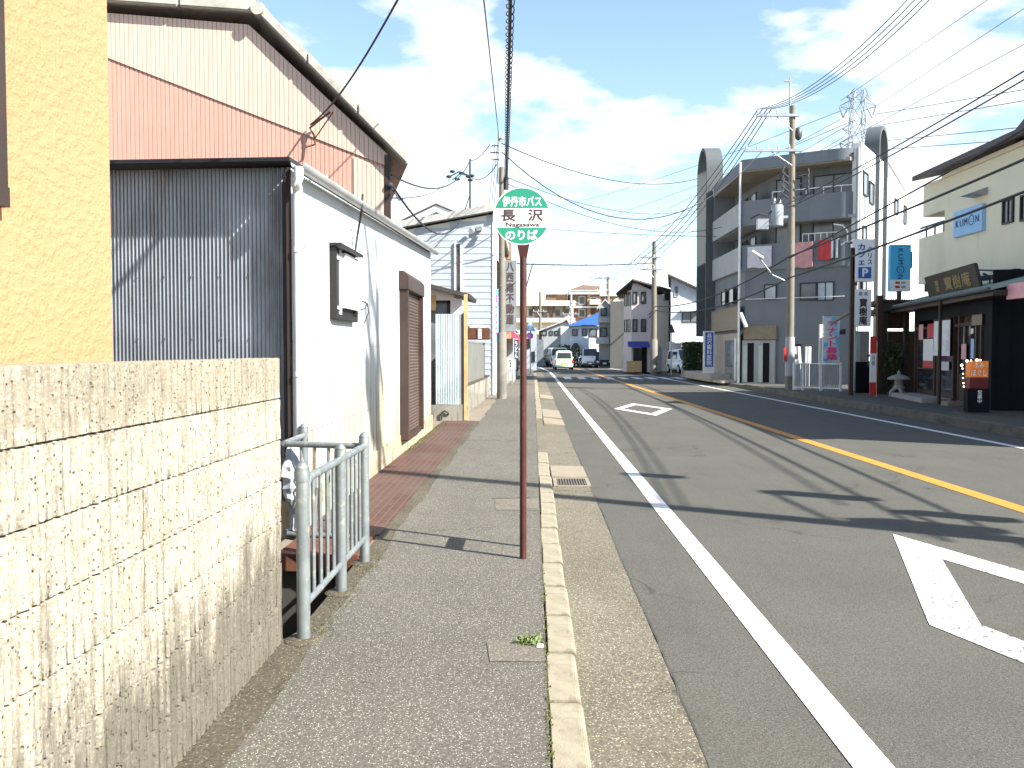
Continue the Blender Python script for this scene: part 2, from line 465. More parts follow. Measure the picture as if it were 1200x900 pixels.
class MB:
    """Collects shapes in place coordinates; build() links them as one mesh object."""

    def __init__(s):
        s.v, s.f = [], []

    def add(s, vs, fs):
        k = len(s.v)
        s.v += [Vector(v) for v in vs]
        s.f += [tuple(i + k for i in f) for f in fs]
        return s

    def obox(s, o, a, b, c):
        o, a, b, c = Vector(o), Vector(a), Vector(b), Vector(c)
        vs = [o, o + a, o + a + b, o + b, o + c, o + a + c, o + a + b + c, o + b + c]
        return s.add(vs, [(0, 3, 2, 1), (4, 5, 6, 7), (0, 1, 5, 4), (1, 2, 6, 5), (2, 3, 7, 6), (3, 0, 4, 7)])

    def box(s, x0, x1, y0, y1, z0, z1):
        return s.obox((x0, y0, z0), (x1 - x0, 0, 0), (0, y1 - y0, 0), (0, 0, z1 - z0))

    def quad(s, *p):
        return s.add(p, [tuple(range(len(p)))])

    def prism(s, poly, vec):
        n = len(poly)
        vec = Vector(vec)
        vs = [Vector(p) for p in poly] + [Vector(p) + vec for p in poly]
        fs = [tuple(range(n))[::-1], tuple(range(n, 2 * n))] + [(i, (i + 1) % n, n + (i + 1) % n, n + i) for i in range(n)]
        return s.add(vs, fs)

    def loft(s, rings, cap=True):
        n = len(rings[0])
        vs = [Vector(p) for r in rings for p in r]
        fs = []
        for k in range(len(rings) - 1):
            for i in range(n):
                j = (i + 1) % n
                fs.append((k * n + i, k * n + j, (k + 1) * n + j, (k + 1) * n + i))
        if cap:
            fs.append(tuple(range(n))[::-1])
            fs.append(tuple(range((len(rings) - 1) * n, len(rings) * n)))
        return s.add(vs, fs)

    def tube(s, pts, r, n=8, cap=True):
        pts = [Vector(p) for p in pts]
        rings = []
        up = Vector((0, 0, 1))
        prev = None
        for i, p in enumerate(pts):
            d = (pts[min(i + 1, len(pts) - 1)] - pts[max(i - 1, 0)]).normalized()
            if prev is None:
                a = d.cross(up)
                if a.length < .05:
                    a = d.cross(Vector((1, 0, 0)))
            else:
                a = prev - d * prev.dot(d)
            a.normalize()
            prev = a
            b = d.cross(a)
            rr = r[i] if isinstance(r, (list, tuple)) else r
            rings.append([p + a * math.cos(2 * math.pi * k / n) * rr + b * math.sin(2 * math.pi * k / n) * rr for k in range(n)])
        return s.loft(rings, cap)

    def cyl(s, p0, p1, r0, r1=None, n=16):
        return s.tube([p0, p1], [r0, r0 if r1 is None else r1], n)

    def ball(s, c, r, nu=12, nv=8):
        c = Vector(c)
        rr = (r, r, r) if isinstance(r, (int, float)) else r
        rings = []
        for j in range(nv + 1):
            a = math.pi * (j / nv) * .98 + .01 * math.pi
            rings.append([c + Vector((math.sin(a) * math.cos(2 * math.pi * i / nu) * rr[0], math.sin(a) * math.sin(2 * math.pi * i / nu) * rr[1],
                                      math.cos(a) * rr[2])) for i in range(nu)])
        return s.loft(rings)

    def lathe(s, c, prof, n=20):
        c = Vector(c)
        return s.loft([[c + Vector((r * math.cos(2 * math.pi * i / n), r * math.sin(2 * math.pi * i / n), z)) for i in range(n)] for r, z in prof])

    def strip(s, path, z0, z1, th, side=1):
        """A wall of thickness th standing on a plan polyline, thickness to its left (side 1) or right (-1)."""
        pl = [Vector((p[0], p[1])) for p in path]
        off = []
        for i, p in enumerate(pl):
            a = (pl[i] - pl[max(i - 1, 0)])
            b = (pl[min(i + 1, len(pl) - 1)] - pl[i])
            if a.length < 1e-6: a = b
            if b.length < 1e-6: b = a
            na = Vector((-a.y, a.x)).normalized(); nb = Vector((-b.y, b.x)).normalized()
            m = (na + nb).normalized()
            off.append(p + m * (th * side / max(.4, m.dot(na))))
        rings = [[(p.x, p.y, z0), (q.x, q.y, z0), (q.x, q.y, z1), (p.x, p.y, z1)] for p, q in zip(pl, off)]
        return s.loft(rings)

    def leaves(s, c, r, n, size, g):
        c = Vector(c)
        for _ in range(n):
            while True:
                p = Vector((g.uniform(-1, 1), g.uniform(-1, 1), g.uniform(-1, 1)))
                if .25 < p.length < 1: break
            q = c + Vector((p.x * r[0], p.y * r[1], p.z * r[2])) * (1 + .12 * math.sin(7 * p.x + 5 * p.z))
            a = Vector((g.uniform(-1, 1), g.uniform(-1, 1), g.uniform(-1, 1))).normalized() * size * g.uniform(.6, 1.3)
            b = a.cross(Vector((g.uniform(-1, 1), g.uniform(-1, 1), g.uniform(-1, 1)))).normalized() * size * .5
            s.quad(q - a, q + b, q + a, q - b)
        return s

    def build(s, name, m, parent=None, smooth=False, bevel=0, angle=40):
        o0 = ORG.get(parent.name) if parent else None
        if o0 is None:
            lo = [min(v[i] for v in s.v) for i in range(3)]
            hi = [max(v[i] for v in s.v) for i in range(3)]
            o0 = Vector(((lo[0] + hi[0]) / 2, (lo[1] + hi[1]) / 2, lo[2]))
        me = bpy.data.meshes.new(name)
        me.from_pydata([v - o0 for v in s.v], [], s.f)
        bm = bmesh.new()
        bm.from_mesh(me)
        if bevel:
            bmesh.ops.remove_doubles(bm, verts=bm.verts, dist=1e-5)
        bmesh.ops.recalc_face_normals(bm, faces=bm.faces)
        if bevel:
            ed = [e for e in bm.edges if len(e.link_faces) == 2 and e.calc_face_angle(0) > .5]
            bmesh.ops.bevel(bm, geom=ed, offset=bevel, segments=2, affect='EDGES', clamp_overlap=True)
        bm.to_mesh(me)
        bm.free()
        if smooth:
            for p in me.polygons: p.use_smooth = True
            me.set_sharp_from_angle(angle=R(angle))
        me.materials.append(M[m] if isinstance(m, str) else m)
        o = bpy.data.objects.new(name, me)
        COL.objects.link(o)
        if parent:
            o.parent = parent
        else:
            o.location = o0
        ORG[o.name] = o0.copy()
        return o


def tag(o, label, cat, group=None, kind=None):
    o['label'] = label
    o['category'] = cat
    if group: o['group'] = group
    if kind: o['kind'] = kind
    return o


def struct(o, kind='structure'):
    o['kind'] = kind
    return o


def thing(name, label, cat, loc, group=None):
    o = bpy.data.objects.new(name, None)
    o.empty_display_size = .2
    COL.objects.link(o)
    o.location = loc
    ORG[o.name] = Vector(loc)
    return tag(o, label, cat, group)


def copy_tree(o, parent=None):
    c = o.copy()
    COL.objects.link(c)
    c.parent = parent
    ORG[c.name] = ORG[o.name]
    for ch in o.children:
        copy_tree(ch, c)
    return c


TDG = None


def text(body, m, parent, o, u, v, w, h, bold=.015, name='lettering', n_off=.004, space=1.0, keep=False):
    """Lettering fitted into the rectangle o, o + u*w, o + v*h (u, v unit vectors); proud of it by n_off."""
    cu = bpy.data.curves.new('t', 'FONT')
    cu.body = body
    cu.align_x = 'CENTER'
    cu.space_line = space
    cu.resolution_u = 4
    to = bpy.data.objects.new('t', cu)
    COL.objects.link(to)
    dg = bpy.context.evaluated_depsgraph_get()
    me = bpy.data.meshes.new_from_object(to.evaluated_get(dg))
    bpy.data.objects.remove(to)
    bpy.data.curves.remove(cu)
    xs = [p.co.x for p in me.vertices]; ys = [p.co.y for p in me.vertices]
    x0, x1, y0, y1 = min(xs), max(xs), min(ys), max(ys)
    o, u, v = Vector(o), Vector(u), Vector(v)
    nn = u.cross(v)
    kx, ky = w / (x1 - x0), h / (y1 - y0)
    dx = dy = 0
    if keep:
        k = min(kx, ky)
        dx, dy = (w - k * (x1 - x0)) / 2, (h - k * (y1 - y0)) / 2
        kx = ky = k
    mb = MB()
    shifts = [(0, 0)]
    if bold > 0:
        shifts += [(math.cos(a * math.pi / 4) * bold, math.sin(a * math.pi / 4) * bold) for a in range(8)]
    step = min(.0004, n_off * .08)
    for q, (sx, sy) in enumerate(shifts):           # a bolder weight: the glyph laid over itself, each layer a hair higher
        mb.add([o + u * (dx + (p.co.x - x0 + sx) * kx) + v * (dy + (p.co.y - y0 + sy) * ky) + nn * (n_off + q * step) for p in me.vertices],
               [tuple(p.vertices) for p in me.polygons])
    bpy.data.meshes.remove(me)
    ob = mb.build(name, m, parent)
    return ob


def window(parent, o, u, n, w, h, frame='frame_alu', pane='glass', th=.05, bar=.05, mullion=1, name='window'):
    """Window on a wall: lower corner o, along u, outward n."""
    o, u, n = Vector(o), Vector(u).normalized(), Vector(n).normalized()
    up = Vector((0, 0, 1))
    mb = MB()
    for a0, a1, b0, b1 in ((0, w, 0, bar), (0, w, h - bar, h), (0, bar, bar, h - bar), (w - bar, w, bar, h - bar)):
        mb.obox(o + u * a0 + up * b0 - n * .02, u * (a1 - a0), up * (b1 - b0), n * (th + .02))
    for k in range(mullion):
        x = w * (k + 1) / (mullion + 1)
        mb.obox(o + u * (x - bar * .4) + up * bar - n * .02, u * bar * .8, up * (h - 2 * bar), n * (th * .7 + .02))
    f = mb.build(name, frame, parent)
    MB().obox(o + u * bar * .8 + up * bar * .8 - n * .02, u * (w - 1.6 * bar), up * (h - 1.6 * bar), n * (.02 + th * .35)).build('pane', pane, f)
    return f


def win_px(parent, px0, py0, px1, py1, Y, **k):
    """Window on a wall facing the camera at depth Y, from its rectangle in the photograph."""
    a, b = P(px0, py1, Y=Y), P(px1, py0, Y=Y)
    return window(parent, a, (1, 0, 0), (0, -1, 0), b.x - a.x, b.z - a.z, **k)


def wire(p0, p1, sag, r, label, group, name='overhead_wire', m='wire', seg=22, n=5, cat='wire'):
    p0, p1 = Vector(p0), Vector(p1)
    pts = []
    for i in range(seg + 1):
        t = i / seg
        p = p0.lerp(p1, t)
        p.z -= sag * 4 * t * (1 - t)
        pts.append(p)
    return tag(MB().tube(pts, r, n).build(name, m, smooth=True), label, cat, group)


def corrugated(o, u, n, length, z0, z1, pitch, amp, per=8, prof=None, ztop=None):
    """Corrugated sheet standing on a line: o start, u along, n outward."""
    o, u, n = Vector(o), Vector(u), Vector(n)
    k = int(length / pitch * per)
    vs, fs = [], []
    for i in range(k + 1):
        x = length * i / k
        ph = (x / pitch) % 1.0
        d = prof(ph) if prof else .5 + .5 * math.cos(2 * math.pi * ph)
        q = o + u * x + n * (amp * d)
        zt = ztop(x) if ztop else z1
        vs += [(q.x, q.y, z0), (q.x, q.y, zt)]
    for i in range(k):
        fs.append((2 * i, 2 * i + 2, 2 * i + 3, 2 * i + 1))
    return MB().add(vs, fs)


X1, Y1, Z1 = V(1, 0, 0), V(0, 1, 0), V(0, 0, 1)

# ================================================================== ground, road, pavements
def bend(y):
    return -.0012 * max(0.0, y - 58) ** 2


YS = [-14, -4, 0, 2, 4, 8, 12, 18, 26, 34, 42, 50, 58, 64, 70, 76, 82, 90, 98, 108, 120, 135]


def ribbon(x0, x1, z, y0=-14, y1=135, z1=None):
    """A sheet following the street; x0, x1 may be functions of y."""
    f0 = x0 if callable(x0) else (lambda y: x0)
    f1 = x1 if callable(x1) else (lambda y: x1)
    ys = [y0] + [y for y in YS if y0 < y < y1] + [y1]
    mb = MB()
    vs, fs = [], []
    for y in ys:
        b = bend(y)
        vs += [(f0(y) + b, y, z), (f1(y) + b, y, z if z1 is None else z1)]
    for i in range(len(ys) - 1):
        fs.append((2 * i, 2 * i + 1, 2 * i + 3, 2 * i + 2))
    return mb.add(vs, fs)


PX0, PX1, PY0, PY1 = -1.84, -1.215, 4.352, 6.25       # the open channel behind the pipe fence
g = MB()
zg = -.128
for x0, x1, y0, y1 in ((-900, PX0, -300, 2500), (PX1, 900, -300, 2500), (PX0, PX1, -300, PY0), (PX0, PX1, PY1, 2500)):
    g.quad((x0, y0, zg), (x1, y0, zg), (x1, y1, zg), (x0, y1, zg))
struct(g.build('ground', 'earth'))
g = MB()
for x0, x1, y0, y1 in ((-40, PX0, -14, 62), (PX1, -1.05, -14, 62), (PX0, PX1, -14, PY0), (PX0, PX1, PY1, 62)):
    g.box(x0, x1, y0, y1, -.12, -.012)
struct(g.build('left_lot', 'earth'))
g = MB()
g.box(PX0 - .1, PX0, PY0, PY1, -1.1, -.014)
g.box(PX1, PX1 + .1, PY0, PY1, -1.1, -.014)
g.box(PX0, PX1, PY0 - .1, PY0, -1.1, -.014)
g.box(PX0, PX1, PY1, PY1 + .1, -1.1, -.014)
g.box(PX0 - .1, PX1 + .1, PY0 - .1, PY1 + .1, -1.2, -1.1)
struct(g.build('drain_channel', 'pit'))

KR = lambda y: 8.65                                     # kerb line across the street
struct(ribbon(.62, lambda y: KR(y) + .05, -.10).build('road', 'road'))
# the pavement: a body of asphalt with a slightly ragged inner edge
sw = MB()
ys = [-14 + .5 * i for i in range(152)] + [64, 70, 76, 82, 90, 98, 108, 120]
vs, fs = [], []
for i, y in enumerate(ys):
    b = bend(y)
    e = -1.085 + .018 * math.sin(y * 2.3) + .014 * math.sin(y * 5.1 + 1)
    vs += [(e + b, y, -.12), (e + b, y, 0.0), (.063 + b, y, 0.0), (.063 + b, y, -.12)]
for i in range(len(ys) - 1):
    a = 4 * i
    for k in range(3):
        fs.append((a + k, a + k + 1, a + k + 5, a + k + 4))
sw.add(vs, fs)
struct(sw.build('sidewalk', 'sidewalk'))
# rougher concrete verge between the pavement and the walls
vg = MB()
vs, fs = [], []
ys = [-14 + .25 * i for i in range(130)]
for y in ys:
    inner = -1.30 if y < 4.34 else (-1.215 if y < 6.3 else -1.21)
    vs += [(inner, y, -.003), (-1.06, y, -.003)]
for i in range(len(ys) - 1):
    fs.append((2 * i, 2 * i + 1, 2 * i + 3, 2 * i + 2))
vg.add(vs, fs)
struct(vg.build('verge', 'verge'))
struct(MB().box(-1.86, -1.205, 6.9, 18.25, -.02, .003).build('red_paving', 'paver'))
# patches where the pavement was cut and filled
pt = MB()
for x0, x1, y0, y1 in ((-.20, .055, 4.07, 4.36), (-.34, .055, 8.0, 8.6)):
    pt.quad((x0, y0, .004), (x1, y0, .004), (x1, y1, .004), (x0 - .03, y1, .004))
M['patch'] = asphalt('patch_asphalt', (.132, .120, .098), 150, (.42, .39, .33), .84, .12)
struct(pt.build('pavement_patch', 'patch'))

# ---- near kerb: single stones, then a dropped crossing, then stones again
kg = random.Random(3)
y = -.6
kk = 0
kerbs = []
while y < 58:
    if 12.0 < y < 18.9:
        y += .1
        continue
    L = .6
    dz = kg.uniform(-.004, .004)
    dx = kg.uniform(-.006, .006)
    if y < 33:
        mb = MB().prism([(.068 + dx, y + .013, -.12), (.212 + dx, y + .013, -.12), (.207 + dx, y + .013, -.014 + dz), (.19 + dx, y + .013, .002 + dz), (.068 + dx, y + .013, .003 + dz)], (0, L - .026, 0))
        kerbs.append(mb.build('kerb_stone', 'kerb', bevel=.004))
        y += L
    else:
        L = 58 - y
        mb = MB().box(.068, .21, y, y + L, -.12, .003)
        kerbs.append(mb.build('kerb_stone', 'kerb'))
        y += L + .01
for k in kerbs:
    struct(k)
struct(MB().box(.068, .21, 12.02, 18.9, -.12, -.03).build('dropped_kerb', 'gutter'))
struct(ribbon(.2, .655, -.095, -14, 100).build('gutter', 'gutter'))
# pale ramp slabs laid in the gutter at the crossing, and the surround of the drain
sl = [(18.1, 19.6), (20.0, 22.6), (28.0, 30.0), (10.68, 11.7)]
for y0, y1 in sl:
    o = MB().prism([(.225, y0, -.094), (.66, y0, -.094), (.66, y0, -.078), (.225, y0, -.03 if y0 > 15 else -.07)], (0, y1 - y0, 0)).build('ramp_slab', 'slab', bevel=.004)
    struct(o)
gr = thing('drain_grate', 'slotted dark iron drain grate set in the gutter beside the kerb', 'grate', (.45, 10.3, -.09))
MB().box(.24, .28, 10.0, 10.62, -.094, -.078).box(.62, .66, 10.0, 10.62, -.094, -.078).box(.28, .62, 9.99, 10.03, -.094, -.078).box(.28, .62, 10.58, 10.62, -.094, -.078).build('frame', 'slab', gr)
MB().quad((.28, 10.03, -.0925), (.62, 10.03, -.0925), (.62, 10.58, -.0925), (.28, 10.58, -.0925)).build('well', 'black_plastic', gr)
for i in range(11):
    x = .288 + i * .031
    MB().box(x, x + .013, 10.03, 10.58, -.0915, -.081).build('bar', 'grate', gr)

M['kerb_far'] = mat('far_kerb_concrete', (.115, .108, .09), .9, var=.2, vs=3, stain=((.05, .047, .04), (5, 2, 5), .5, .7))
# worn joint where the road surfacing meets the gutter
jt = MB()
vs, fs = [], []
jr = random.Random(21)
yy, n_ = 1.0, 0
while yy < 45:
    x = .655 + .006 * math.sin(yy * 1.7) + jr.uniform(-.004, .004)
    w = jr.uniform(.003, .012)
    vs += [(x, yy, -.0935), (x + w, yy, -.0935)]
    yy += .12
    n_ += 1
for i in range(n_ - 1):
    fs.append((2 * i, 2 * i + 1, 2 * i + 3, 2 * i + 2))
struct(jt.add(vs, fs).build('road_joint', 'pit'))
jt = MB()
for x0, y0, x1, y1 in ((-.30, 11.6, .05, 11.75), (-.95, 14.2, -.1, 14.4), (-.42, 8.62, -.02, 8.66), (-.25, 17.0, .05, 17.1)):
    n_ = 14
    vs, fs = [], []
    for i in range(n_ + 1):
        t_ = i / n_
        yj = y0 + (y1 - y0) * t_ + jr.uniform(-.02, .02)
        vs += [(x0 + (x1 - x0) * t_, yj, .0045), (x0 + (x1 - x0) * t_, yj + jr.uniform(.008, .022), .0045)]
    for i in range(n_):
        fs.append((2 * i, 2 * i + 2, 2 * i + 3, 2 * i + 1))
    jt.add(vs, fs)
struct(jt.build('pavement_crack', 'pit'))
# ---- far kerb and pavement
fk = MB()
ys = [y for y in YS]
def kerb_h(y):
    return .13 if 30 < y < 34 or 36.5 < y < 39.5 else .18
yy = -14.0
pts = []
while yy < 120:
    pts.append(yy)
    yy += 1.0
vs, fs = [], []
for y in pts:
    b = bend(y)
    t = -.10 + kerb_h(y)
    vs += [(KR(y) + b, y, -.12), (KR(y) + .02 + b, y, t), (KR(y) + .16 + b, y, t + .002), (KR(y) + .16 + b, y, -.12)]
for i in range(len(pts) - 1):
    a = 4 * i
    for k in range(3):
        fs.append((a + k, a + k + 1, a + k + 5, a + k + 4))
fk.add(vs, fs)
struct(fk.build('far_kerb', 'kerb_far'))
vs, fs = [], []
for y in pts:
    b = bend(y)
    t = -.10 + kerb_h(y) - .002
    vs += [(KR(y) + .15 + b, y, t), (40 + b, y, t)]
for i in range(len(pts) - 1):
    fs.append((2 * i, 2 * i + 1, 2 * i + 3, 2 * i + 2))
struct(MB().add(vs, fs).build('far_sidewalk', 'road'))

# ---- painted markings
zl = -.096
struct(ribbon(1.19, 1.345, zl, -12, 118).build('edge_line', 'line_white'))
struct(ribbon(lambda y: 4.78 - .0118 * min(y, 62), lambda y: 4.98 - .0118 * min(y, 62), zl, -12, 118).build('centre_line', 'line_orange'))
struct(ribbon(lambda y: 7.90 - .0125 * min(y, 62), lambda y: 8.05 - .0125 * min(y, 62), zl, -12, 118).build('far_edge_line', 'line_white'))
cw = MB()
for i in range(9):
    x = 1.75 + i * .78
    cw.quad((x, 48.2, zl + .001), (x + .42, 48.2, zl + .001), (x + .42, 51.8, zl + .001), (x, 51.8, zl + .001))
struct(cw.build('crosswalk', 'line_white'))


def diamond(cx, cy, hx, hy, w):
    mb = MB()
    k = w / hx * 1.05
    out = [(0, hy), (hx, 0), (0, -hy), (-hx, 0)]
    for i in range(4):
        a, b = V(*out[i], 0), V(*out[(i + 1) % 4], 0)
        a2, b2 = a * (1 - k), b * (1 - k)
        p = [a, b, b2, a2]
        mb.quad(*[(cx + q.x, cy + q.y, zl) for q in p])
    return mb


struct(diamond(3.04, 5.0, .80, 2.5, .275).build('diamond_marking', 'line_worn'))
struct(diamond(2.93, 23.6, .78, 2.5, .24).build('diamond_marking', 'line_worn'))

# small weed growing at a crack in the pavement
wg = random.Random(5)
tag(MB().leaves((-.01, 4.33, .02), (.07, .05, .022), 90, .014, wg).build('weed', 'leaf_light'), 'tiny tuft of green weed in a pavement crack next to kerb', 'weed')
tag(MB().box(.018, .052, 4.255, 4.30, .004, .012).build('paper_scrap', 'sign_white', bevel=.003), 'small white scrap lying by the weed tuft at the kerb', 'litter')
mg = MB()
for i in range(260):
    yy = wg.uniform(12.5, 18); xx = -1.83 + abs(wg.gauss(0, .05))
    a = wg.uniform(0, 6.28); s = wg.uniform(.01, .03)
    mg.quad((xx, yy, .004), (xx + s * math.cos(a), yy + s * math.sin(a), .02), (xx + s * .5, yy + s, .03), (xx - s * .4, yy + s * .6, .012))
for i in range(420):
    yy = 2.6 + 5.5 * wg.random() ** 2.2; xx = .064 + wg.gauss(0, .006)
    a = wg.uniform(0, 6.28); s = wg.uniform(.004, .012)
    mg.quad((xx, yy, .004), (xx + s * math.cos(a), yy + s * math.sin(a), .010), (xx + s * .5, yy + s, .012), (xx - s * .4, yy + s * .6, .007))
for i in range(240):
    yy = wg.choice((4.36, 4.5, 5.0, 5.3, 5.8, 6.1)) + wg.gauss(0, .12); xx = -1.10 + wg.gauss(0, .04)
    a = wg.uniform(0, 6.28); s = wg.uniform(.005, .014)
    mg.quad((xx, yy, .001), (xx + s * math.cos(a), yy + s * math.sin(a), .010), (xx + s * .5, yy + s, .012), (xx - s * .4, yy + s * .6, .006))
M['moss'] = mat('dry_moss', (.10, .105, .03), .9, var=.5, vs=20)
struct(mg.build('moss', 'moss'), 'stuff')

# ================================================================== ribbed block wall
bw = thing('block_wall', 'cream ribbed concrete block garden wall with dark joints beside the pavement', 'wall', (-1.33, .7, -.05))
XF = -1.247
WT = 1.417
MB().box(-1.41, XF - .030, -4, 4.335, -.06, WT - .012).build('core', 'block', bw)
br = random.Random(11)
# rib profile along the wall, shared by all courses with a little jitter
prof = [(-4.0, 0), (1.2, 0)]
y = 1.2
while y < 4.30:
    w = br.uniform(.028, .064)
    gw = br.uniform(.006, .011)
    w = min(w, 4.33 - y)
    d = br.uniform(.008, .016)
    bl = br.uniform(-.003, .004)
    prof += [(y + gw * .25, -d), (y + gw * .8, -d * .9), (y + gw, -.001), (y + gw + (w - gw) * .3, bl + .002), (y + gw + (w - gw) * .7, bl + .001), (y + w, -.001)]
    y += w
prof.append((4.336, -.002))
prof.sort()
z = WT
course = 0
while z > -.05:
    zt, zb = z, max(z - .203, -.06)
    zs = [zb + .002, zb + .005, zb + .045, zb + .09, zb + .14, zt - .006, zt - .002]
    if zt - zb < .15:
        zs = [zb, zb + .01, zt - .010, zt - .004]
    mb = MB()
    vs, fs = [], []
    for j, zz in enumerate(zs):
        inset = -.013 if j in (0, len(zs) - 1) else 0
        for (yy, dx) in prof:
            jit = br.uniform(-.0022, .0022) if yy > 1.2 else 0
            gj = dx * br.uniform(.45, 1.2) if dx < -.003 else dx
            vs.append((XF + gj + jit + inset, yy + (br.uniform(-.002, .002) if 1.2 < yy < 4.3 else 0), zz + br.uniform(-.001, .001)))
    n = len(prof)
    for j in range(len(zs) - 1):
        for i in range(n - 1):
            fs.append((j * n + i, j * n + i + 1, (j + 1) * n + i + 1, (j + 1) * n + i))
    mb.add(vs, fs)
    # back to the core at the end and on top of the course
    a = [j * n + n - 1 for j in range(len(zs))]
    k0 = len(mb.v)
    for j in a:
        q = mb.v[j]
        mb.v.append(Vector((-1.41, 4.336, q.z)))
    for j in range(len(a) - 1):
        mb.f.append((a[j], k0 + j, k0 + j + 1, a[j + 1]))
    if course == 0:
        mb.box(-1.41, XF - .010, -4, 4.335, WT - .012, WT - .003)
    mb.build('block_course', 'block', bw, smooth=True, angle=55)
    z -= .203
    course += 1

# ================================================================== yellow house
yh = thing('stucco_house', 'yellow rough stucco house rising behind the ribbed block wall', 'house', (-4.5, .3, 0))
yx = P(131, 300, X=-1.62)
YE = yx.y
MB().box(-8, -1.62, -6, YE, -.02, 6.2).build('wall', 'stucco', yh, bevel=.006)
MB().prism([(-1.15, -6.4, 6.15), (-4.8, -6.4, 7.6), (-8.4, -6.4, 6.15), (-8.4, -6.4, 6.3), (-4.8, -6.4, 7.8), (-1.15, -6.4, 6.3)], (0, YE + 6.6, 0)).build('roof', 'tile_dark', yh)
# brown bay window frame whose edge shows at the border of the picture
a, b = P(4, 220, X=-1.60), P(4, 0, X=-1.60)
wf = MB().box(-1.65, -1.585, a.y - .06, a.y, a.z, 3.6).box(-1.65, -1.585, a.y - 1.7, a.y - 1.64, a.z, 3.6).box(-1.65, -1.58, a.y - 1.7, a.y, a.z - .06, a.z).box(-1.65, -1.585, a.y - 1.7, a.y, 3.6, 3.66).build('window', 'brown_dark', yh)
MB().box(-1.65, -1.61, a.y - 1.64, a.y - .06, a.z, 3.6).build('pane', 'glass', wf)
MB().box(-1.63, -1.30, a.y - 1.8, a.y + .1, 3.30, 3.36).build('window_hood', 'brown_dark', yh)

# ================================================================== corrugated workshop
ws = thing('corrugated_workshop', 'low corrugated workshop with white street side and dark grey front', 'building', (-4.5, 11, 0))
WX = -1.855
Yc = P(341, 300, X=WX).y
Ye = P(505, 330, X=WX).y
# street side sheet, top rising along its length
zc, ze = P(352, 205, X=WX).z, P(505, 297, X=WX).z
corrugated((WX - .012, Yc, 0), Y1, X1, Ye - Yc, .27, 3.0, .064, .012, 8, None, lambda x: zc + (ze - zc) * x / (Ye - Yc)).build('white_side', 'white_sheet', ws, smooth=True)
MB().box(WX - .15, WX - .02, Yc + .14, Ye, .1, min(zc, ze) - .02).build('wall_core', 'dark_wood', ws)
MB().box(WX - .2, WX + .012, Yc + .05, Ye + .1, -.02, .27).build('plinth', 'wall_base', ws)
# grey corrugated front, set back a little, its far end turned away
fu = V(-math.sin(R(76)), math.cos(R(76)), 0)
fn = V(-math.cos(R(76)), -math.sin(R(76)), 0)
fo = V(WX - .03, Yc + .115, 0)
cs = corrugated(fo, fu, fn, 5.2, .0, 3.06, .036, .016, 10, None, lambda x: zc + .02 + .04 * x)
for zz in (.75, 1.55, 2.05):
    for i in range(20):
        q = fo + fu * (.1 + i * .26) + fn * .016
        cs.cyl((q.x, q.y, zz), (q.x + fn.x * .006, q.y + fn.y * .006, zz), .008, n=6)
cs.build('dark_front', 'dark_sheet', ws, smooth=True)
MB().box(WX - .035, WX - .004, Yc - .004, Yc + .035, .0, zc).build('corner_trim', 'brown_dark', ws)
MB().box(WX - .075, WX - .040, Yc + .06, Yc + .09, .0, zc - .1).build('corner_post', 'steel_dark', ws)
# thin flat roof with an overhang over the front
r0 = P(346, 172, Y=Yc - .14); r1 = P(131, 162, Y=Yc + .2)
ev = MB()
rq0, rq1 = fo + fn * .21, fo + fu * 6.2 + fn * .21
roofpts = [V(WX + .02, rq0.y, zc + .03), V(rq1.x, rq1.y, zc + .29), V(-8, Ye, zc + .62), V(WX + .02, Ye + .1, ze + .03)]
ev.prism([p for p in roofpts], (0, 0, .03)).build('roof', 'cable', ws)
# gutter and downpipe on the street side
gp = [V(WX + .085, Yc - .1 + (Ye + .3 - Yc) * t, zc + .015 + (ze - zc + .03) * t) for t in [i / 14 for i in range(15)]]
gm = MB()
rings = []
for p in gp:
    ring = []
    for k in range(9):
        a = math.pi + math.pi * k / 8
        ring.append(p + V(math.cos(a) * .055, 0, math.sin(a) * .055))
    for k in range(9):
        a = 2 * math.pi - math.pi * k / 8
        ring.append(p + V(math.cos(a) * .049, 0, math.sin(a) * .049))
    rings.append(ring)
gm.loft(rings).build('gutter', 'gutter_metal', ws, smooth=True)
for i in range(7):
    p = gp[0].lerp(gp[-1], (i + .5) / 7)
    MB().tube([p + V(-.09, 0, .02), p + V(-.05, 0, .03), p + V(.055, 0, .012), p + V(.06, 0, -.01)], .005, 5).build('gutter_bracket', 'steel', ws)
dp = gp[0] + V(0, .02, -.05)
q = V(WX + .055, Yc + .0, 0)
MB().tube([dp + V(0, 0, .02), dp + V(0, 0, -.06), dp + V(-.02, .01, -.10), V(q.x, q.y, dp.z - .13), V(q.x, q.y, dp.z - .24), V(q.x, q.y, 1.2), V(q.x, q.y, .02)],
          .038, 12).build('downpipe', 'white_pipe', ws, smooth=True)
for zz in (1.25, 2.2):
    MB().cyl((q.x, q.y, zz), (q.x, q.y, zz + .03), .043).build('pipe_clip', 'white_pipe', ws)
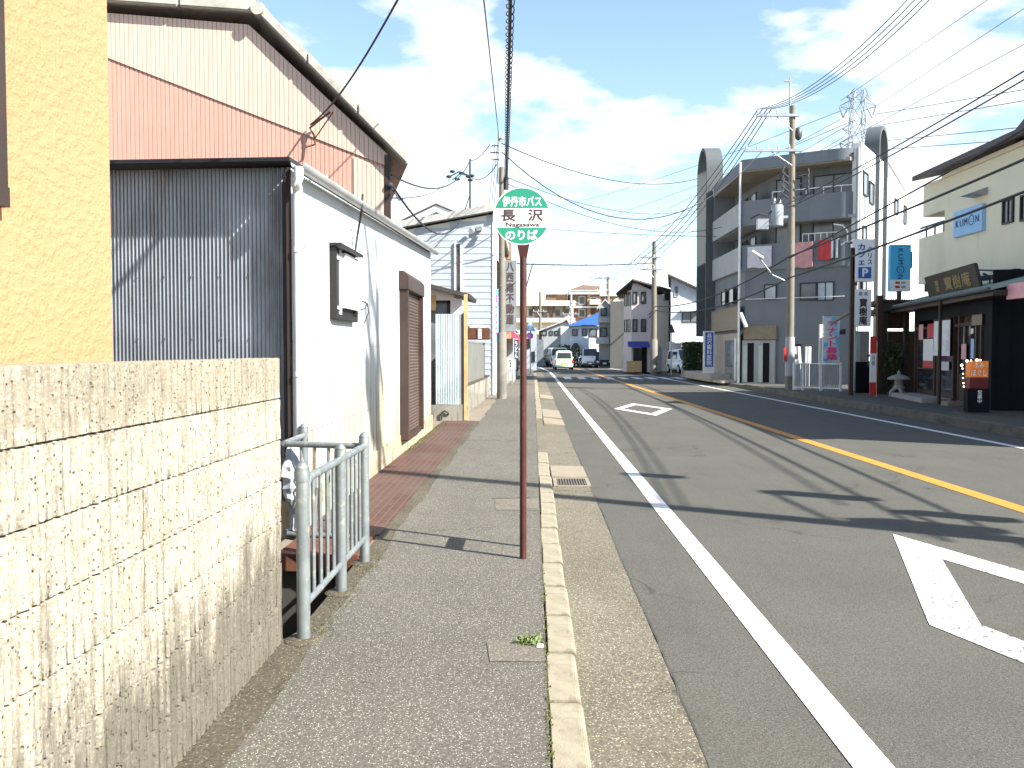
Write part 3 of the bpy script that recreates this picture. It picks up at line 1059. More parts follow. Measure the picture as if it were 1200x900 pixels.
# roller shutter in a proud brown case
s0, s1 = P(470, 400, X=WX + .02).y, P(496.5, 400, X=WX + .115).y
zt, zb = 2.56, .20
sx = WX + .115
sh = MB().box(WX - .01, sx, s0, s0 + .12, zb, zt - .26).build('shutter_guide', 'shutter_frame', ws, bevel=.006)
MB().box(WX - .01, sx, s1 - .12, s1, zb, zt - .26).build('shutter_guide', 'shutter_frame', ws, bevel=.006)
MB().prism([(WX - .01, s0 - .03, zt - .26), (sx + .015, s0 - .03, zt - .26), (sx + .015, s0 - .03, zt - .07), (sx - .05, s0 - .03, zt), (WX - .01, s0 - .03, zt)], (0, s1 - s0 + .06, 0)).build('shutter_case', 'shutter_frame', ws, bevel=.005)
sl = MB()
pz = []
n = 44
ring = []
for i in range(n * 4 + 1):
    zz = zb + .06 + (zt - .26 - zb - .06) * i / (n * 4)
    ring.append((zz, .010 * abs(math.sin(math.pi * i / 4))))
vs = []
for zz, d in ring:
    vs += [(sx - .07 + d, s0 + .11, zz), (sx - .07 + d, s1 - .11, zz)]
sl.add(vs, [(2 * i, 2 * i + 1, 2 * i + 3, 2 * i + 2) for i in range(len(ring) - 1)])
sl.build('shutter_curtain', 'shutter', ws)
MB().box(WX, sx - .03, s0 + .1, s1 - .1, zb - .02, zb + .06).build('shutter_sill', 'shutter_frame', ws)
# small hooded window part covered with a white board
wy0, wy1 = P(387, 330, X=WX).y, P(413, 330, X=WX).y
wz0, wz1 = P(388, 374, X=WX).z, P(388, 289, X=WX).z
wf = MB().box(WX - .02, WX + .055, wy0, wy0 + .045, wz0, wz1).box(WX - .02, WX + .055, wy0 + .045, wy1, wz0, wz0 + .05).box(WX - .02, WX + .11, wy0 - .03, wy1 + .03, wz1, wz1 + .03).box(WX - .02, WX + .055, wy1 - .04, wy1, wz0 + .05, wz0 + .2).build('window', 'frame_dark', ws, bevel=.004)
MB().box(WX - .005, WX + .018, wy0 + .045, wy1 - .05, wz0 + .05, wz1).build('pane', 'glass_dull', wf)
MB().box(WX + .018, WX + .035, wy0 + .30, wy0 + .33, wz0 + .05, wz1).box(WX + .018, WX + .03, wy0 + .05, wy0 + .30, wz0 + .10, wz0 + .13).box(WX + .018, WX + .03, wy0 + .05, wy0 + .30, wz1 - .10, wz1 - .05).build('sash', 'white_trim', wf)
MB().box(WX + .02, WX + .058, wy0 + .40, wy1 + .02, wz0 + .12, wz1 - .02).build('cover_board', 'white_trim', wf)
wq = P(424, 366, X=WX + .03)
MB().tube([wq + V(0, 0, .12), wq + V(.04, .1, .10), wq + V(.05, .12, 0), wq + V(.02, .02, -.12)], .007, 6).tube([wq + V(0, -.1, .02), wq + V(.03, .02, .04), wq + V(.03, .14, .1)], .006, 6).build('loose_cable', 'cable', ws, smooth=True)
# cable strapped over the gutter and hanging down the wall
MB().tube([P(425, 228, X=WX + .12), P(424, 245, X=WX + .13), P(419, 275, X=WX + .05), P(415, 303, X=WX + .03)], .011, 6).build('hanging_cable', 'cable', ws, smooth=True)
# end wall
MB().box(-6, WX - .02, Ye - .1, Ye, 0, ze - .05).build('end_wall', 'dark_wood', ws)

# ================================================================== pink gabled shed behind
YG = 13.4
pg = thing('pink_gabled_shed', 'tall pink sheet metal gable with grey cement roof edge above the workshop', 'building', (-6, 15.5, 0))
def G(px, py): return P(px, py, Y=YG)
xr = G(455, 230).x
ridge = G(60, 0); kink = G(300, 22); eave = G(462, 190)
gable = [V(-9.8, YG, 2.6), V(xr, YG, 2.6), V(xr, YG, eave.z + .12), V(kink.x - .1, YG, kink.z - .12), V(-7.6, YG, kink.z + .22), V(-9.8, YG, kink.z - 1.0)]
back = [V(p.x - 1.6 if p.x > -4 else p.x, YG + 6, p.z) for p in gable]
MB().loft([gable, back]).build('wall', 'pink', pg)
def ribs(poly, yoff, pitch=.067):
    """vertical ribbed cladding clipped to a convex polygon given in (x, z)"""
    mb = MB()
    xs = [p[0] for p in poly]
    x = min(xs)
    def span(x):
        zs = []
        for i in range(len(poly)):
            (xa, za), (xb, zb2) = poly[i], poly[(i + 1) % len(poly)]
            if (xa - x) * (xb - x) <= 0 and abs(xa - xb) > 1e-9:
                zs.append(za + (zb2 - za) * (x - xa) / (xb - xa))
        return (min(zs), max(zs)) if len(zs) >= 2 else None
    cuts = []
    while x < max(xs) - pitch:
        cuts += [(x + .001, 0), (x + pitch - .012, 0), (x + pitch - .010, -.012), (x + pitch - .004, -.012), (x + pitch - .002, 0)]
        x += pitch
    prev = None
    for x, d in cuts:
        s = span(x)
        if not s:
            prev = None
            continue
        k = len(mb.v)
        mb.v += [Vector((x, YG - yoff - .012 - d, s[0])), Vector((x, YG - yoff - .012 - d, s[1]))]
        if prev is not None:
            mb.f.append((prev, k, k + 1, prev + 1))
        prev = k
    return mb
sA, sB = G(131, 70), G(456, 196)
seam = lambda x: sA.z + (sB.z - sA.z) * (x - sA.x) / (sB.x - sA.x)
ribs([(-9.7, 2.6), (xr, 2.6), (xr, seam(xr)), (-9.7, seam(-9.7))], .012).build('lower_cladding', 'pink', pg)
top = [(-9.7, seam(-9.7)), (xr, seam(xr)), (xr, eave.z + .1), (kink.x - .1, kink.z - .1), (-7.6, kink.z + .2), (-9.7, kink.z - .9)]
ribs(top, .030).build('upper_cladding', 'pink_pale', pg)
c0 = G(415, 200)
ribs([(c0.x, 2.7), (xr - .01, 2.7), (xr - .01, seam(xr) - .05), (c0.x, seam(c0.x) - .05)], .026).build('newer_panel', 'pink_pale', pg)
MB().obox((xr - .05, YG - .045, 2.6), (.09, 0, 0), (0, .05, 0), (0, 0, eave.z - 2.5)).build('corner_trim', 'shutter_frame', pg)
OV = .15
e2 = P(478, 192, Y=YG - OV); k2 = P(301, 13, Y=YG - OV); l2 = P(131, 1, Y=YG - OV)
sl_ = (l2.z - k2.z) / (l2.x - k2.x)
far = V(-7.6, YG - OV, k2.z + sl_ * (-7.6 - k2.x))
path = [e2, k2, far, V(-10.4, YG - OV, far.z - 1.3)]
rf = MB()
th = .13
lo = [p.copy() for p in path]; hi = [p + V(.02, 0, th) for p in path]
poly = lo + hi[::-1]
rb = [V(p.x - 1.5 if p.x > -4.2 else p.x, YG + 6.2, p.z) for p in poly]
rf.loft([poly, rb]).build('roof', 'cement_roof', pg)
MB().cyl(k2 + V(.03, -.09, .02), k2 + V(.03, .2, .02), .10, n=16).build('ridge_end_tile', 'cement_roof', pg, smooth=True)
# fascia roll along the verge, in lengths
for (a, b) in ((path[0], path[1]), (path[1], path[2])):
    n = 3
    for i in range(n):
        p, q2 = a.lerp(b, i / n), a.lerp(b, (i + .985) / n)
        MB().prism([p + V(0, -.05, -.02), q2 + V(0, -.05, -.02), q2 + V(0, -.05, th + .03), p + V(0, -.05, th + .03)], (0, .12, 0)).build('verge_capping', 'cement_roof', pg, bevel=.02)
# service cable fixed to the gable
qa, qb = G(365, 152), G(372, 168)
MB().tube([G(393, 137) + V(0, -.3, 0), G(378, 143) + V(0, -.15, 0), qa + V(0, -.1, 0), G(370, 160) + V(0, -.12, 0), qb + V(0, -.15, -.05), G(362, 176) + V(0, -.2, 0)], .016, 6).tube([G(396, 137) + V(0, -.3, 0), G(372, 165) + V(0, -.15, 0)], .01, 5).build('service_cable', 'rust', pg, smooth=True)

# ================================================================== pipe fence round the channel
pf = thing('pipe_fence', 'galvanised pipe fence with round capped posts guarding the open channel', 'fence', (-1.15, 5.2, 0))
FX = -1.15
posts = [(FX, 4.37), (FX, 5.24), (FX, 5.98), (-1.755, 6.72)]
for i, (x, y) in enumerate(posts):
    p = MB().cyl((x, y, -.05 if i < 3 else -.4), (x, y, .80), .033, n=18).cyl((x, y, .815), (x, y, .87), .035, n=18).build('post', 'galv', pf, smooth=True)
    MB().lathe((x, y, 0), [(.036, .80), (.037, .815), (.036, .85), (.030, .875), (.016, .893), (.002, .90)], 18).build('cap', 'galv', p, smooth=True)
    if i < 3:
        MB().lathe((x, y, 0), [(.10, -.001), (.085, .008), (.045, .014), (.034, .012)], 14).build('footing', 'verge', p, smooth=True)
def panel(a, b, zt, zb, bars, rounded=True, m='galv'):
    a, b = V(*a, 0), V(*b, 0)
    d = (b - a).normalized()
    L = (b - a).length
    pt = []
    rr = .09
    def at(s, z): 
        q = a + d * s
        return V(q.x, q.y, z)
    if rounded:
        pt = [at(.055, zb), at(.055, zt - rr)]
        for k in range(1, 5): pt.append(at(.055 + rr * (1 - math.cos(k / 4 * math.pi / 2)), zt - rr + rr * math.sin(k / 4 * math.pi / 2)))
        pt += [at(L - .03, zt)]
    else:
        pt = [at(.03, zt), at(L - .02, zt)]
    MB().tube(pt, .0215, 12).build('top_rail', m, pf, smooth=True)
    MB().tube([at(.03, zb), at(L - .03, zb)], .018, 10).build('bottom_rail', m, pf, smooth=True)
    for k in range(bars):
        s = .055 + (L - .09) * (k + 1) / (bars + 1)
        MB().tube([at(s, zb), at(s, zt)], .011, 8).build('bar', m, pf, smooth=True)
panel(posts[0], posts[1], .80, .17, 4)
panel(posts[1], posts[2], .80, .17, 4, False)
panel(posts[2], (-1.745, 6.12), .80, .17, 4, False)
panel((-1.745, 6.12), posts[3], .80, .17, 3, False)
MB().ball((FX + .004, 4.40, .545), (.03, .03, .035), 8, 6).build('rust_spot', 'rust', pf)
tag(MB().box(PX0 + .02, PX1 - .02, 6.16, 6.92, -.012, .012).box(PX0 + .02, PX1 - .02, 6.16, 6.22, -.11, -.012).build('rusty_plate', 'rust', bevel=.004), 'rusty brown steel plate bridging the channel end behind the pipe fence', 'steel plate')
# crumpled plastic bag over the back rail
pb = MB()
vs, fs = [], []
bg_ = random.Random(2)
nu, nv = 14, 16
for j in range(nv + 1):
    for i in range(nu):
        a = 2 * math.pi * i / nu
        t = j / nv
        w = (.035 + .09 * math.sin(math.pi * min(1, t * 1.25)) ** .7) * (1 + bg_.uniform(-.22, .22))
        vs.append((-1.70 + w * .55 * math.cos(a), 6.22 + w * math.sin(a) * 1.1, .80 - .62 * t + bg_.uniform(-.01, .01)))
for j in range(nv):
    for i in range(nu):
        k = (i + 1) % nu
        fs.append((j * nu + i, j * nu + k, (j + 1) * nu + k, (j + 1) * nu + i))
fs.append(tuple(range(nu))); fs.append(tuple(range(nv * nu, nv * nu + nu)))
pb.add(vs, fs)
tag(pb.build('plastic_bag', 'plastic', smooth=True, angle=25), 'crumpled milky plastic bag hanging from the back rail of the pipe fence', 'bag')

# ================================================================== bus stop
bs = thing('bus_stop', 'bus stop sign with round green and white disc on thin maroon poles', 'bus stop', (-.066, 6.12, 0))
BX, BY = -.068, 6.13
p1 = MB().cyl((BX, BY, -.03), (BX, BY, 2.10), .024, n=16).build('pole', 'pole_maroon', bs, smooth=True)
p2 = MB().cyl((BX - .003, BY + .38, -.03), (BX - .003, BY + .38, 2.05), .022, n=16).build('pole', 'pole_maroon', bs, smooth=True)
dc = P(611.5, 253.2, Y=BY - .03)
DR = .1965
MB().prism([(BX - .042, BY - .03, dc.z - DR + .006), (BX + .042, BY - .03, dc.z - DR + .006), (BX + .024, BY - .02, dc.z - DR - .085), (BX - .024, BY - .02, dc.z - DR - .085)], (0, .05, 0)).build('bracket', 'pole_maroon', bs)
MB().cyl((BX, BY, 2.05), (BX, BY + .01, dc.z), .02, n=10).tube([(BX, BY, 2.06), (BX - .003, BY + .38, 2.04)], .014, 8).build('pole_neck', 'pole_maroon', bs, smooth=True)
dk = MB().cyl((dc.x, BY - .03, dc.z), (dc.x, BY - .014, dc.z), DR, n=64).build('disc', 'sign_white', bs, smooth=True)
yf = BY - .0307
r2 = DR * .965
for sgn, h in ((1, .285), (-1, .415)):
    a0 = math.asin(h)
    pts = [(dc.x + r2 * math.cos(a), yf, dc.z + sgn * r2 * math.sin(a)) for a in [a0 + (math.pi - 2 * a0) * i / 40 for i in range(41)]]
    MB().prism(pts, (0, .0006, 0)).build('green_field', 'sign_green', dk)
    MB().prism([(x, BY - .012, z) for x, _, z in pts], (0, -.0015, 0)).build('green_field', 'sign_green', dk)
u = DR / 285.0
def disc_text(s, x0, x1, y0, y1, m, b, **k):
    text(s, m, dk, (dc.x + (x0 - 535) * u, yf if m == 'sign_white' else yf + .0005, dc.z - (y1 - 450) * u), X1, Z1, (x1 - x0) * u, (y1 - y0) * u, b, n_off=.0005, **k)
disc_text('伊丹市バス', 345, 728, 257, 354, 'sign_white', .03)
disc_text('長', 332, 470, 388, 497, 'sign_char', .03)
disc_text('沢', 600, 742, 386, 496, 'sign_char', .03)
disc_text('Nagasawa', 378, 708, 512, 567, 'sign_char', .028)
disc_text('のりば', 376, 690, 590, 682, 'sign_white', .03)
MB().box(BX - .012, BX + .008, BY + .03, BY + .35, .42, .53).build('name_plate', 'sign_white', bs)
MB().box(BX - .014, BX + .010, BY + .03, BY + .35, 1.02, 1.32).build('timetable', 'sign_white', bs)

# ================================================================== left side, further along the street
def rect(px0, py0, px1, py1, Y):
    a, b = P(px0, py1, Y=Y), P(px1, py0, Y=Y)
    return a.x, b.x, a.z, b.z


# pale blue corrugated screen on a block footing
cp = thing('corrugated_screen', 'pale blue corrugated sheet screen on a concrete footing at the end of the red paving', 'fence', (-1.7, 18.4, 0))
YP = 18.4
x0, x1, z0, z1 = rect(511, 368, 542, 474, YP)
corrugated((x0, YP, 0), X1, -Y1, x1 - x0, z0, z1, .036, .010, 6).build('sheet', 'blue_sheet', cp, smooth=True)
MB().box(x1 - .005, x1 + .035, YP - .03, YP + .02, z0, z1 + .02).build('edge_batten', 'brown_dark', cp)
MB().box(x1 + .03, x1 + .10, YP - .04, YP + .04, 0, P(544, 345, Y=YP).z).build('post', 'wood', cp)
MB().box(x0 - .3, x1 + .12, YP - .03, YP + .12, -.02, z0 - .01).build('footing', 'low_wall', cp)
MB().tube([(x0 + .12, YP - .07, .0), (x0 + .12, YP - .07, .16), (x0 + .19, YP - .07, .2), (x0 + .26, YP - .07, .16), (x0 + .26, YP - .04, .12)], .02, 8).build('hose_bib', 'steel_dark', cp, smooth=True)

# lean-to porch with a dark roof edge
lt = thing('lean_to', 'white lean to porch with a thin black roof and wooden post behind the blue screen', 'shed', (-2, 19.5, 0))
YL = 19.4
a, b = P(495, 331, Y=YL), P(549, 348, Y=YL)
MB().prism([(a.x - 1.2, YL - .3, a.z + .20), (b.x + .02, YL - .3, b.z - .03), (b.x + .05, YL - .3, b.z + .05), (a.x - 1.2, YL - .3, a.z + .30)], (0, 2.4, 0)).build('roof', 'roof_dark', lt)
x0, x1, z0, z1 = rect(500, 337, 532, 352, YL)
MB().prism([(x0 - 1, YL, z0), (x1, YL, z0), (x1, YL, z1 - .10), (x0 - 1, YL, z1 + .14)], (0, .1, 0)).build('gable_board', 'white_trim', lt)
x0, x1, z0, z1 = rect(528, 350, 541, 440, YL)
MB().box(x0, x1, YL + .01, YL + .1, 0, z1).build('wall', 'white_trim', lt)
x0, x1, z0, z1 = rect(504, 352, 528, 372, YL)
f = MB().box(x1 - .08, x1, YL + .02, YL + .06, z0, z1).box(x0, x1, YL + .02, YL + .06, z1 - .06, z1).build('window', 'frame_dark', lt)
MB().box(x0, x1 - .08, YL + .05, YL + .07, 0, z1 - .06).build('pane', 'glass_mid', f)
x0, x1, z0, z1 = rect(505, 346, 511, 364, YL)
MB().box(x0, x1, YL - .05, YL, z0, z1).build('post', 'wood', lt)

# low concrete wall with a grey sheet fence on it
lw = thing('low_wall', 'low stained concrete wall along the pavement carrying a grey panel fence', 'wall', (-1.5, 24, 0))
wl = [(-1.62, 18.7), (-1.44, 26.0), (-1.44, 36)]
mb = MB()
mb.strip(wl, -.02, .62, .16, 1)
mb.build('wall', 'low_wall', lw)
mb = MB()
mb.strip([(-1.60, 18.7), (-1.42, 26.0), (-1.42, 36)], .62, .66, .20, 1)
mb.build('coping', 'verge', lw)
gf = thing('panel_fence', 'plain grey sheet panel fence in thin green frames standing on the low wall', 'fence', (-1.55, 22, .66))
for (ya, yb) in ((18.9, 21.7), (21.8, 24.4), (24.5, 27.2)):
    xa = -1.69 + .024 * (ya - 18.7); xb = -1.69 + .024 * (yb - 18.7)
    MB().strip([(xa, ya), (xb, yb)], .66, 1.66, .03, 1).build('panel', 'panel_grey', gf)
    MB().strip([(xa + .01, ya - .03), (xa + .012, ya + .02)], .66, 1.70, .05, 1).build('post', 'steel', gf)
    MB().strip([(xa + .01, ya), (xb + .01, yb)], 1.66, 1.70, .05, 1).build('top_rail', 'steel', gf)

# pale siding house
sh = thing('siding_house', 'two storey pale grey siding house with a slim window and sloping roof edge', 'house', (-3, 32, 0))
YH = 29.0
x0, x1 = P(452, 300, Y=YH).x, P(579, 300, Y=YH).x
zl_, zr_ = P(480, 268, Y=YH).z, P(579, 250, Y=YH).z
zl_ -= (zr_ - zl_) / 99 * 28
mb = MB()
nb = int(zr_ / .21) + 1
def ztop(x): return zl_ + (zr_ - zl_) * (x - x0) / (x1 - x0)
for i in range(nb):
    za, zb = i * .21, (i + 1) * .21
    xa = x0
    if zb > zl_:
        xa = x0 + (x1 - x0) * max(0, (zb - zl_)) / (zr_ - zl_)
    if xa < x1 - .1:
        mb.add([(xa, YH - .012, za), (x1, YH - .012, za), (x1, YH, min(zb, zr_)), (xa, YH, min(zb, zr_))], [(0, 1, 2, 3)])
mb.build('cladding', 'siding', sh)
MB().prism([(x0, YH + .005, -.02), (x1 - .004, YH + .005, -.02), (x1 - .004, YH + .005, zr_ - .02), (x0, YH + .005, zl_ - .02)], (0, 14, 0)).build('wall', 'siding_side', sh)
MB().box(x1 - .05, x1 + .03, YH - .04, YH + .04, 0, zr_).build('corner_trim', 'white_trim', sh)
MB().prism([(x0 - .5, YH - .25, zl_ - .02), (x1 + .16, YH - .25, zr_ + .08), (x1 + .16, YH - .25, zr_ + .30), (x0 - .5, YH - .25, zl_ + .18)], (0, 14.6, 0)).build('roof', 'roof_grey', sh)
MB().box(x1 - .001, x1 + .15, YH - .2, YH + 14.2, zr_ - .12, zr_ + .07).build('eave_soffit', 'roof_dark', sh)
win_px(sh, 532.5, 284, 541.5, 352, YH - .012, frame='white_trim', pane='glass', mullion=0, bar=.06, th=.06)
for (ya, yb, za, zb) in ((31, 31.7, 3.4, 4.6), (34.5, 35.2, 3.4, 4.6), (34.5, 35.4, .9, 2.2)):
    window(sh, (x1, yb, za), -Y1, X1, yb - ya, zb - za, frame='frame_dark', mullion=0)
sl_ = thing('security_lamp', 'twin head security lamp high on the pale siding house corner', 'lamp', tuple(P(561, 268, Y=YH - .15)))
q = P(561, 268, Y=YH - .15)
MB().box(q.x - .08, q.x + .08, q.y, q.y + .14, q.z - .06, q.z + .08).build('base', 'steel', sl_)
for d in (-.18, .14):
    MB().cyl((q.x + d, q.y, q.z - .02), (q.x + d * 1.3, q.y - .14, q.z - .10), .06, .10, 12).build('lamp_head', 'white_trim', sl_, smooth=True)
x0b, x1b, z0b, z1b = rect(551, 386, 577, 398, YH - .6)
hb = tag(MB().box(x0b, x1b, YH - 2.6, YH - 1.9, z0b - .02, z1b).build('boiler_box', 'rust', bevel=.02), 'rust red box unit showing above the grey panel fence', 'box unit')
MB().box((x0b + x1b) / 2 + .02, (x0b + x1b) / 2 + .12, YH - 2.63, YH - 2.60, z0b, z1b - .03).build('pale_post', 'white_trim', hb)
tag(MB().box(x0b - .1, x1b - .2, YH - 1.5, YH - 1.0, z0b, z1b + .12).build('pipe_unit', 'cream', bevel=.03), 'cream pipe box behind the rust red box unit', 'box unit')

# roof of a house behind
rh = thing('gable_roof_house', 'distant house showing a white edged brown gable above the siding house', 'house', (-8, 42, 0))
YB = 42.0
a, b, c = P(472, 266, Y=YB), P(512, 247, Y=YB), P(548, 262, Y=YB)
MB().prism([(a.x, YB, 0), (c.x, YB, 0), (c.x, YB, c.z), (b.x, YB, b.z - .25), (a.x, YB, a.z)], (0, 8, 0)).build('wall', 'brown_roof', rh)
mb = MB()
for p, q in ((a, b), (b, c)):
    mb.prism([p + V(0, -.4, -.1), q + V(0, -.4, -.1), q + V(0, -.4, .20), p + V(0, -.4, .20)], (0, 8.6, 0))
mb.build('roof', 'white_trim', rh)
mb = MB()
for p, q in ((a, b), (b, c)):
    mb.prism([p + V(0, -.45, .20), q + V(0, -.45, .20), q + V(0, -.45, .28), p + V(0, -.45, .28)], (0, 8.8, 0))
mb.build('roof_edge', 'roof_dark', rh)

# shops beyond: sign tower, awning, banners
st = thing('sign_tower', 'grey upright estate agent sign board reading down beside the pavement', 'sign', (-1.0, 40, 0))
YT = 40.0
x0, x1, z0, z1 = rect(591, 305, 605, 386, YT)
MB().box(x0, x1, YT, YT + .35, z0 - .1, z1).build('board', 'apt', st, bevel=.01)
MB().box(x0 - .4, x0, YT + .1, YT + .25, z0 + .2, z0 + .35).box(x0 - .4, x0, YT + .1, YT + .25, z1 - .5, z1 - .35).cyl((x0 - .3, YT + .18, 0), (x0 - .3, YT + .18, z1), .06, n=8).build('support_pole', 'steel', st)
text('八\n西\n南\n不\n動\n産', 'sign_char', st, (x0 + .09, YT, z0 + .25), X1, Z1, x1 - x0 - .2, z1 - z0 - .35, .03, n_off=.012, space=1.05)
x0, x1, z0, z1 = rect(583, 262, 599, 304, 41)
tag(MB().box(x0, x1, 41, 41.3, 2, z1).box(x0 + .02, x1 + .015, 40.98, 41, z0, z1 - .05).build('orange_sign', 'brick_orange', bevel=.01), 'faded orange sign panel showing above the grey upright sign', 'sign')
MB()
sb = thing('shop_house', 'grey shop building with steep side roof behind the red awning', 'shop', (-3, 46, 0))
YS_ = 42.5
x0, x1, z0, z1 = rect(540, 388, 603, 440, YS_)
MB().box(x0, x1, YS_, YS_ + 9, -.02, z1).build('wall', 'grey_house', sb)
a, b, c = P(565, 388, Y=YS_), P(592, 358, Y=YS_), P(604, 386, Y=YS_)
MB().prism([a, b, c], (0, 9, 0)).build('roof', 'grey_house', sb)
window(sb, (x1, 48.6, .4), -Y1, X1, 2.2, 1.9, frame='brown_dark')
window(sb, (x1, 51.2, .3), -Y1, X1, 1.2, 2.0, frame='brown_dark', mullion=0)
aw = thing('red_awning', 'red and white striped shop awning over the pavement edge', 'awning', (-1, 43, 2))
Ya = 41.6
A0, A1 = P(594, 386, Y=Ya), P(611, 396, Y=Ya)
for i in range(7):
    t0, t1 = i / 7, (i + 1) / 7
    xx0, xx1 = A0.x - .2, A1.x
    ring = []
    for t in (t0, t1):
        yy = Ya + 4.5 * t
        ring.append([(xx0, yy, A0.z), (xx0 + (xx1 - xx0) * .5, yy, A0.z - .05), (xx1 - .05, yy, A1.z + .05), (xx1, yy, A1.z - .02), (xx1, yy, A1.z - .26), (xx1 - .03, yy, A1.z - .26), (xx0, yy, A0.z - .08)])
    MB().loft(ring).build('awning_stripe', 'awning_red' if i % 2 == 0 else 'awning_stripe', aw)
def standing_banner(name, label, px0, py0, px1, py1, Y, m, words, tm, base=None, group=None, bold=.03, pole='white_pipe'):
    x0, x1, z0, z1 = rect(px0, py0, px1, py1, Y)
    t = thing(name, label, 'banner', ((x0 + x1) / 2, Y, base or 0), group)
    mb = MB()
    n = 8
    vs, fs = [], []
    for j in range(n + 1):
        zz = z0 + (z1 - z0) * j / n
        for i in range(5):
            vs.append((x0 + (x1 - x0) * i / 4, Y + .03 * math.sin(j * .9 + i * 1.1) * (i / 4), zz))
    for j in range(n):
        for i in range(4):
            fs.append((j * 5 + i, j * 5 + i + 1, (j + 1) * 5 + i + 1, (j + 1) * 5 + i))
    k = len(vs)
    vs += [(x, y + .006, z) for x, y, z in vs]
    fs += [tuple(a + k for a in f[::-1]) for f in fs]
    mb.add(vs, fs)
    cl = mb.build('cloth', m, t, smooth=True)
    text(words, tm, cl, (x0 + (x1 - x0) * .14, Y - .045, z0 + (z1 - z0) * .06), X1, Z1, (x1 - x0) * .72, (z1 - z0) * .86, bold, n_off=.004)
    MB().cyl((x0 - .03, Y, base or 0), (x0 - .03, Y, z1 + .06), .018, n=8).tube([(x0 - .04, Y, z1 + .02), (x1, Y, z1 + .02)], .012, 6).build('pole', pole, t, smooth=True)
    return t
standing_banner('navy_banner', 'narrow navy banner with white letters under the red awning', 602.5, 398, 607.5, 421, 41.2, 'navy', 'う\nど\nん', 'sign_white')
standing_banner('cyan_banner', 'tall turquoise and pink banner between the panel fence and concrete pole', 576, 340, 584, 401, 30, 'banner', '売\n出\n中', 'banner_pink')
x0, x1, z0, z1 = rect(595, 420, 601, 432, 38)
sbd = thing('small_sign_board', 'small white notice board standing at the foot of the shop wall', 'sign', ((x0 + x1) / 2, 38, 0))
MB().box(x0, x1, 38, 38.04, z0, z1).build('board', 'sign_white', sbd)
MB().box(x0, x0 + .03, 38, 38.04, 0, z0).box(x1 - .03, x1, 38, 38.04, 0, z0).build('leg', 'steel', sbd)
text('駐\n車\n場', 'sign_char', sbd, (x0 + .06, 38, z0 + .05), X1, Z1, x1 - x0 - .12, z1 - z0 - .1, .02)

# blue crossing sign and no-parking sign on one post
ts = thing('crossing_sign', 'blue triangular pedestrian crossing sign with round no parking sign on one post', 'road sign', (-.16, 53, 0))
YC = 53.0
q = P(621.5, 438, Y=YC)
qx = q.x
MB().cyl((qx, YC, 0), (qx, YC, P(621, 374, Y=YC).z), .035, n=10).build('post', 'steel', ts, smooth=True)
x0, x1, z0, z1 = rect(615.5, 375, 627.5, 388, YC)
cx_ = (x0 + x1) / 2
tr = MB().prism([(x0, YC - .06, z0), (x1, YC - .06, z0), (cx_, YC - .06, z1)], (0, .02, 0)).build('triangle_plate', 'blue_sign', ts)
MB().prism([(cx_ - .10, YC - .065, z0 + .08), (cx_ + .10, YC - .065, z0 + .08), (cx_, YC - .065, z1 - .22)], (0, .003, 0)).build('white_mark', 'sign_white', tr)
c = P(621, 393.5, Y=YC)
rd = MB().cyl((c.x, YC - .06, c.z), (c.x, YC - .045, c.z), .20, n=24).build('round_plate', 'red', ts)
MB().cyl((c.x, YC - .066, c.z), (c.x, YC - .061, c.z), .155, n=24).build('blue_face', 'royal', rd)
MB().obox((c.x - .12, YC - .07, c.z + .09), (.03, 0, .03), (.21, 0, -.21), (0, .003, 0)).build('bar', 'red', rd)

# ================================================================== utility poles
def insulator(mb, p, h=.16, r=.045):
    mb.lathe(p, [(r * .4, 0), (r, .02), (r * .5, h * .4), (r * .9, h * .5), (r * .45, h * .8), (r * .6, h), (.004, h + .01)], 10)


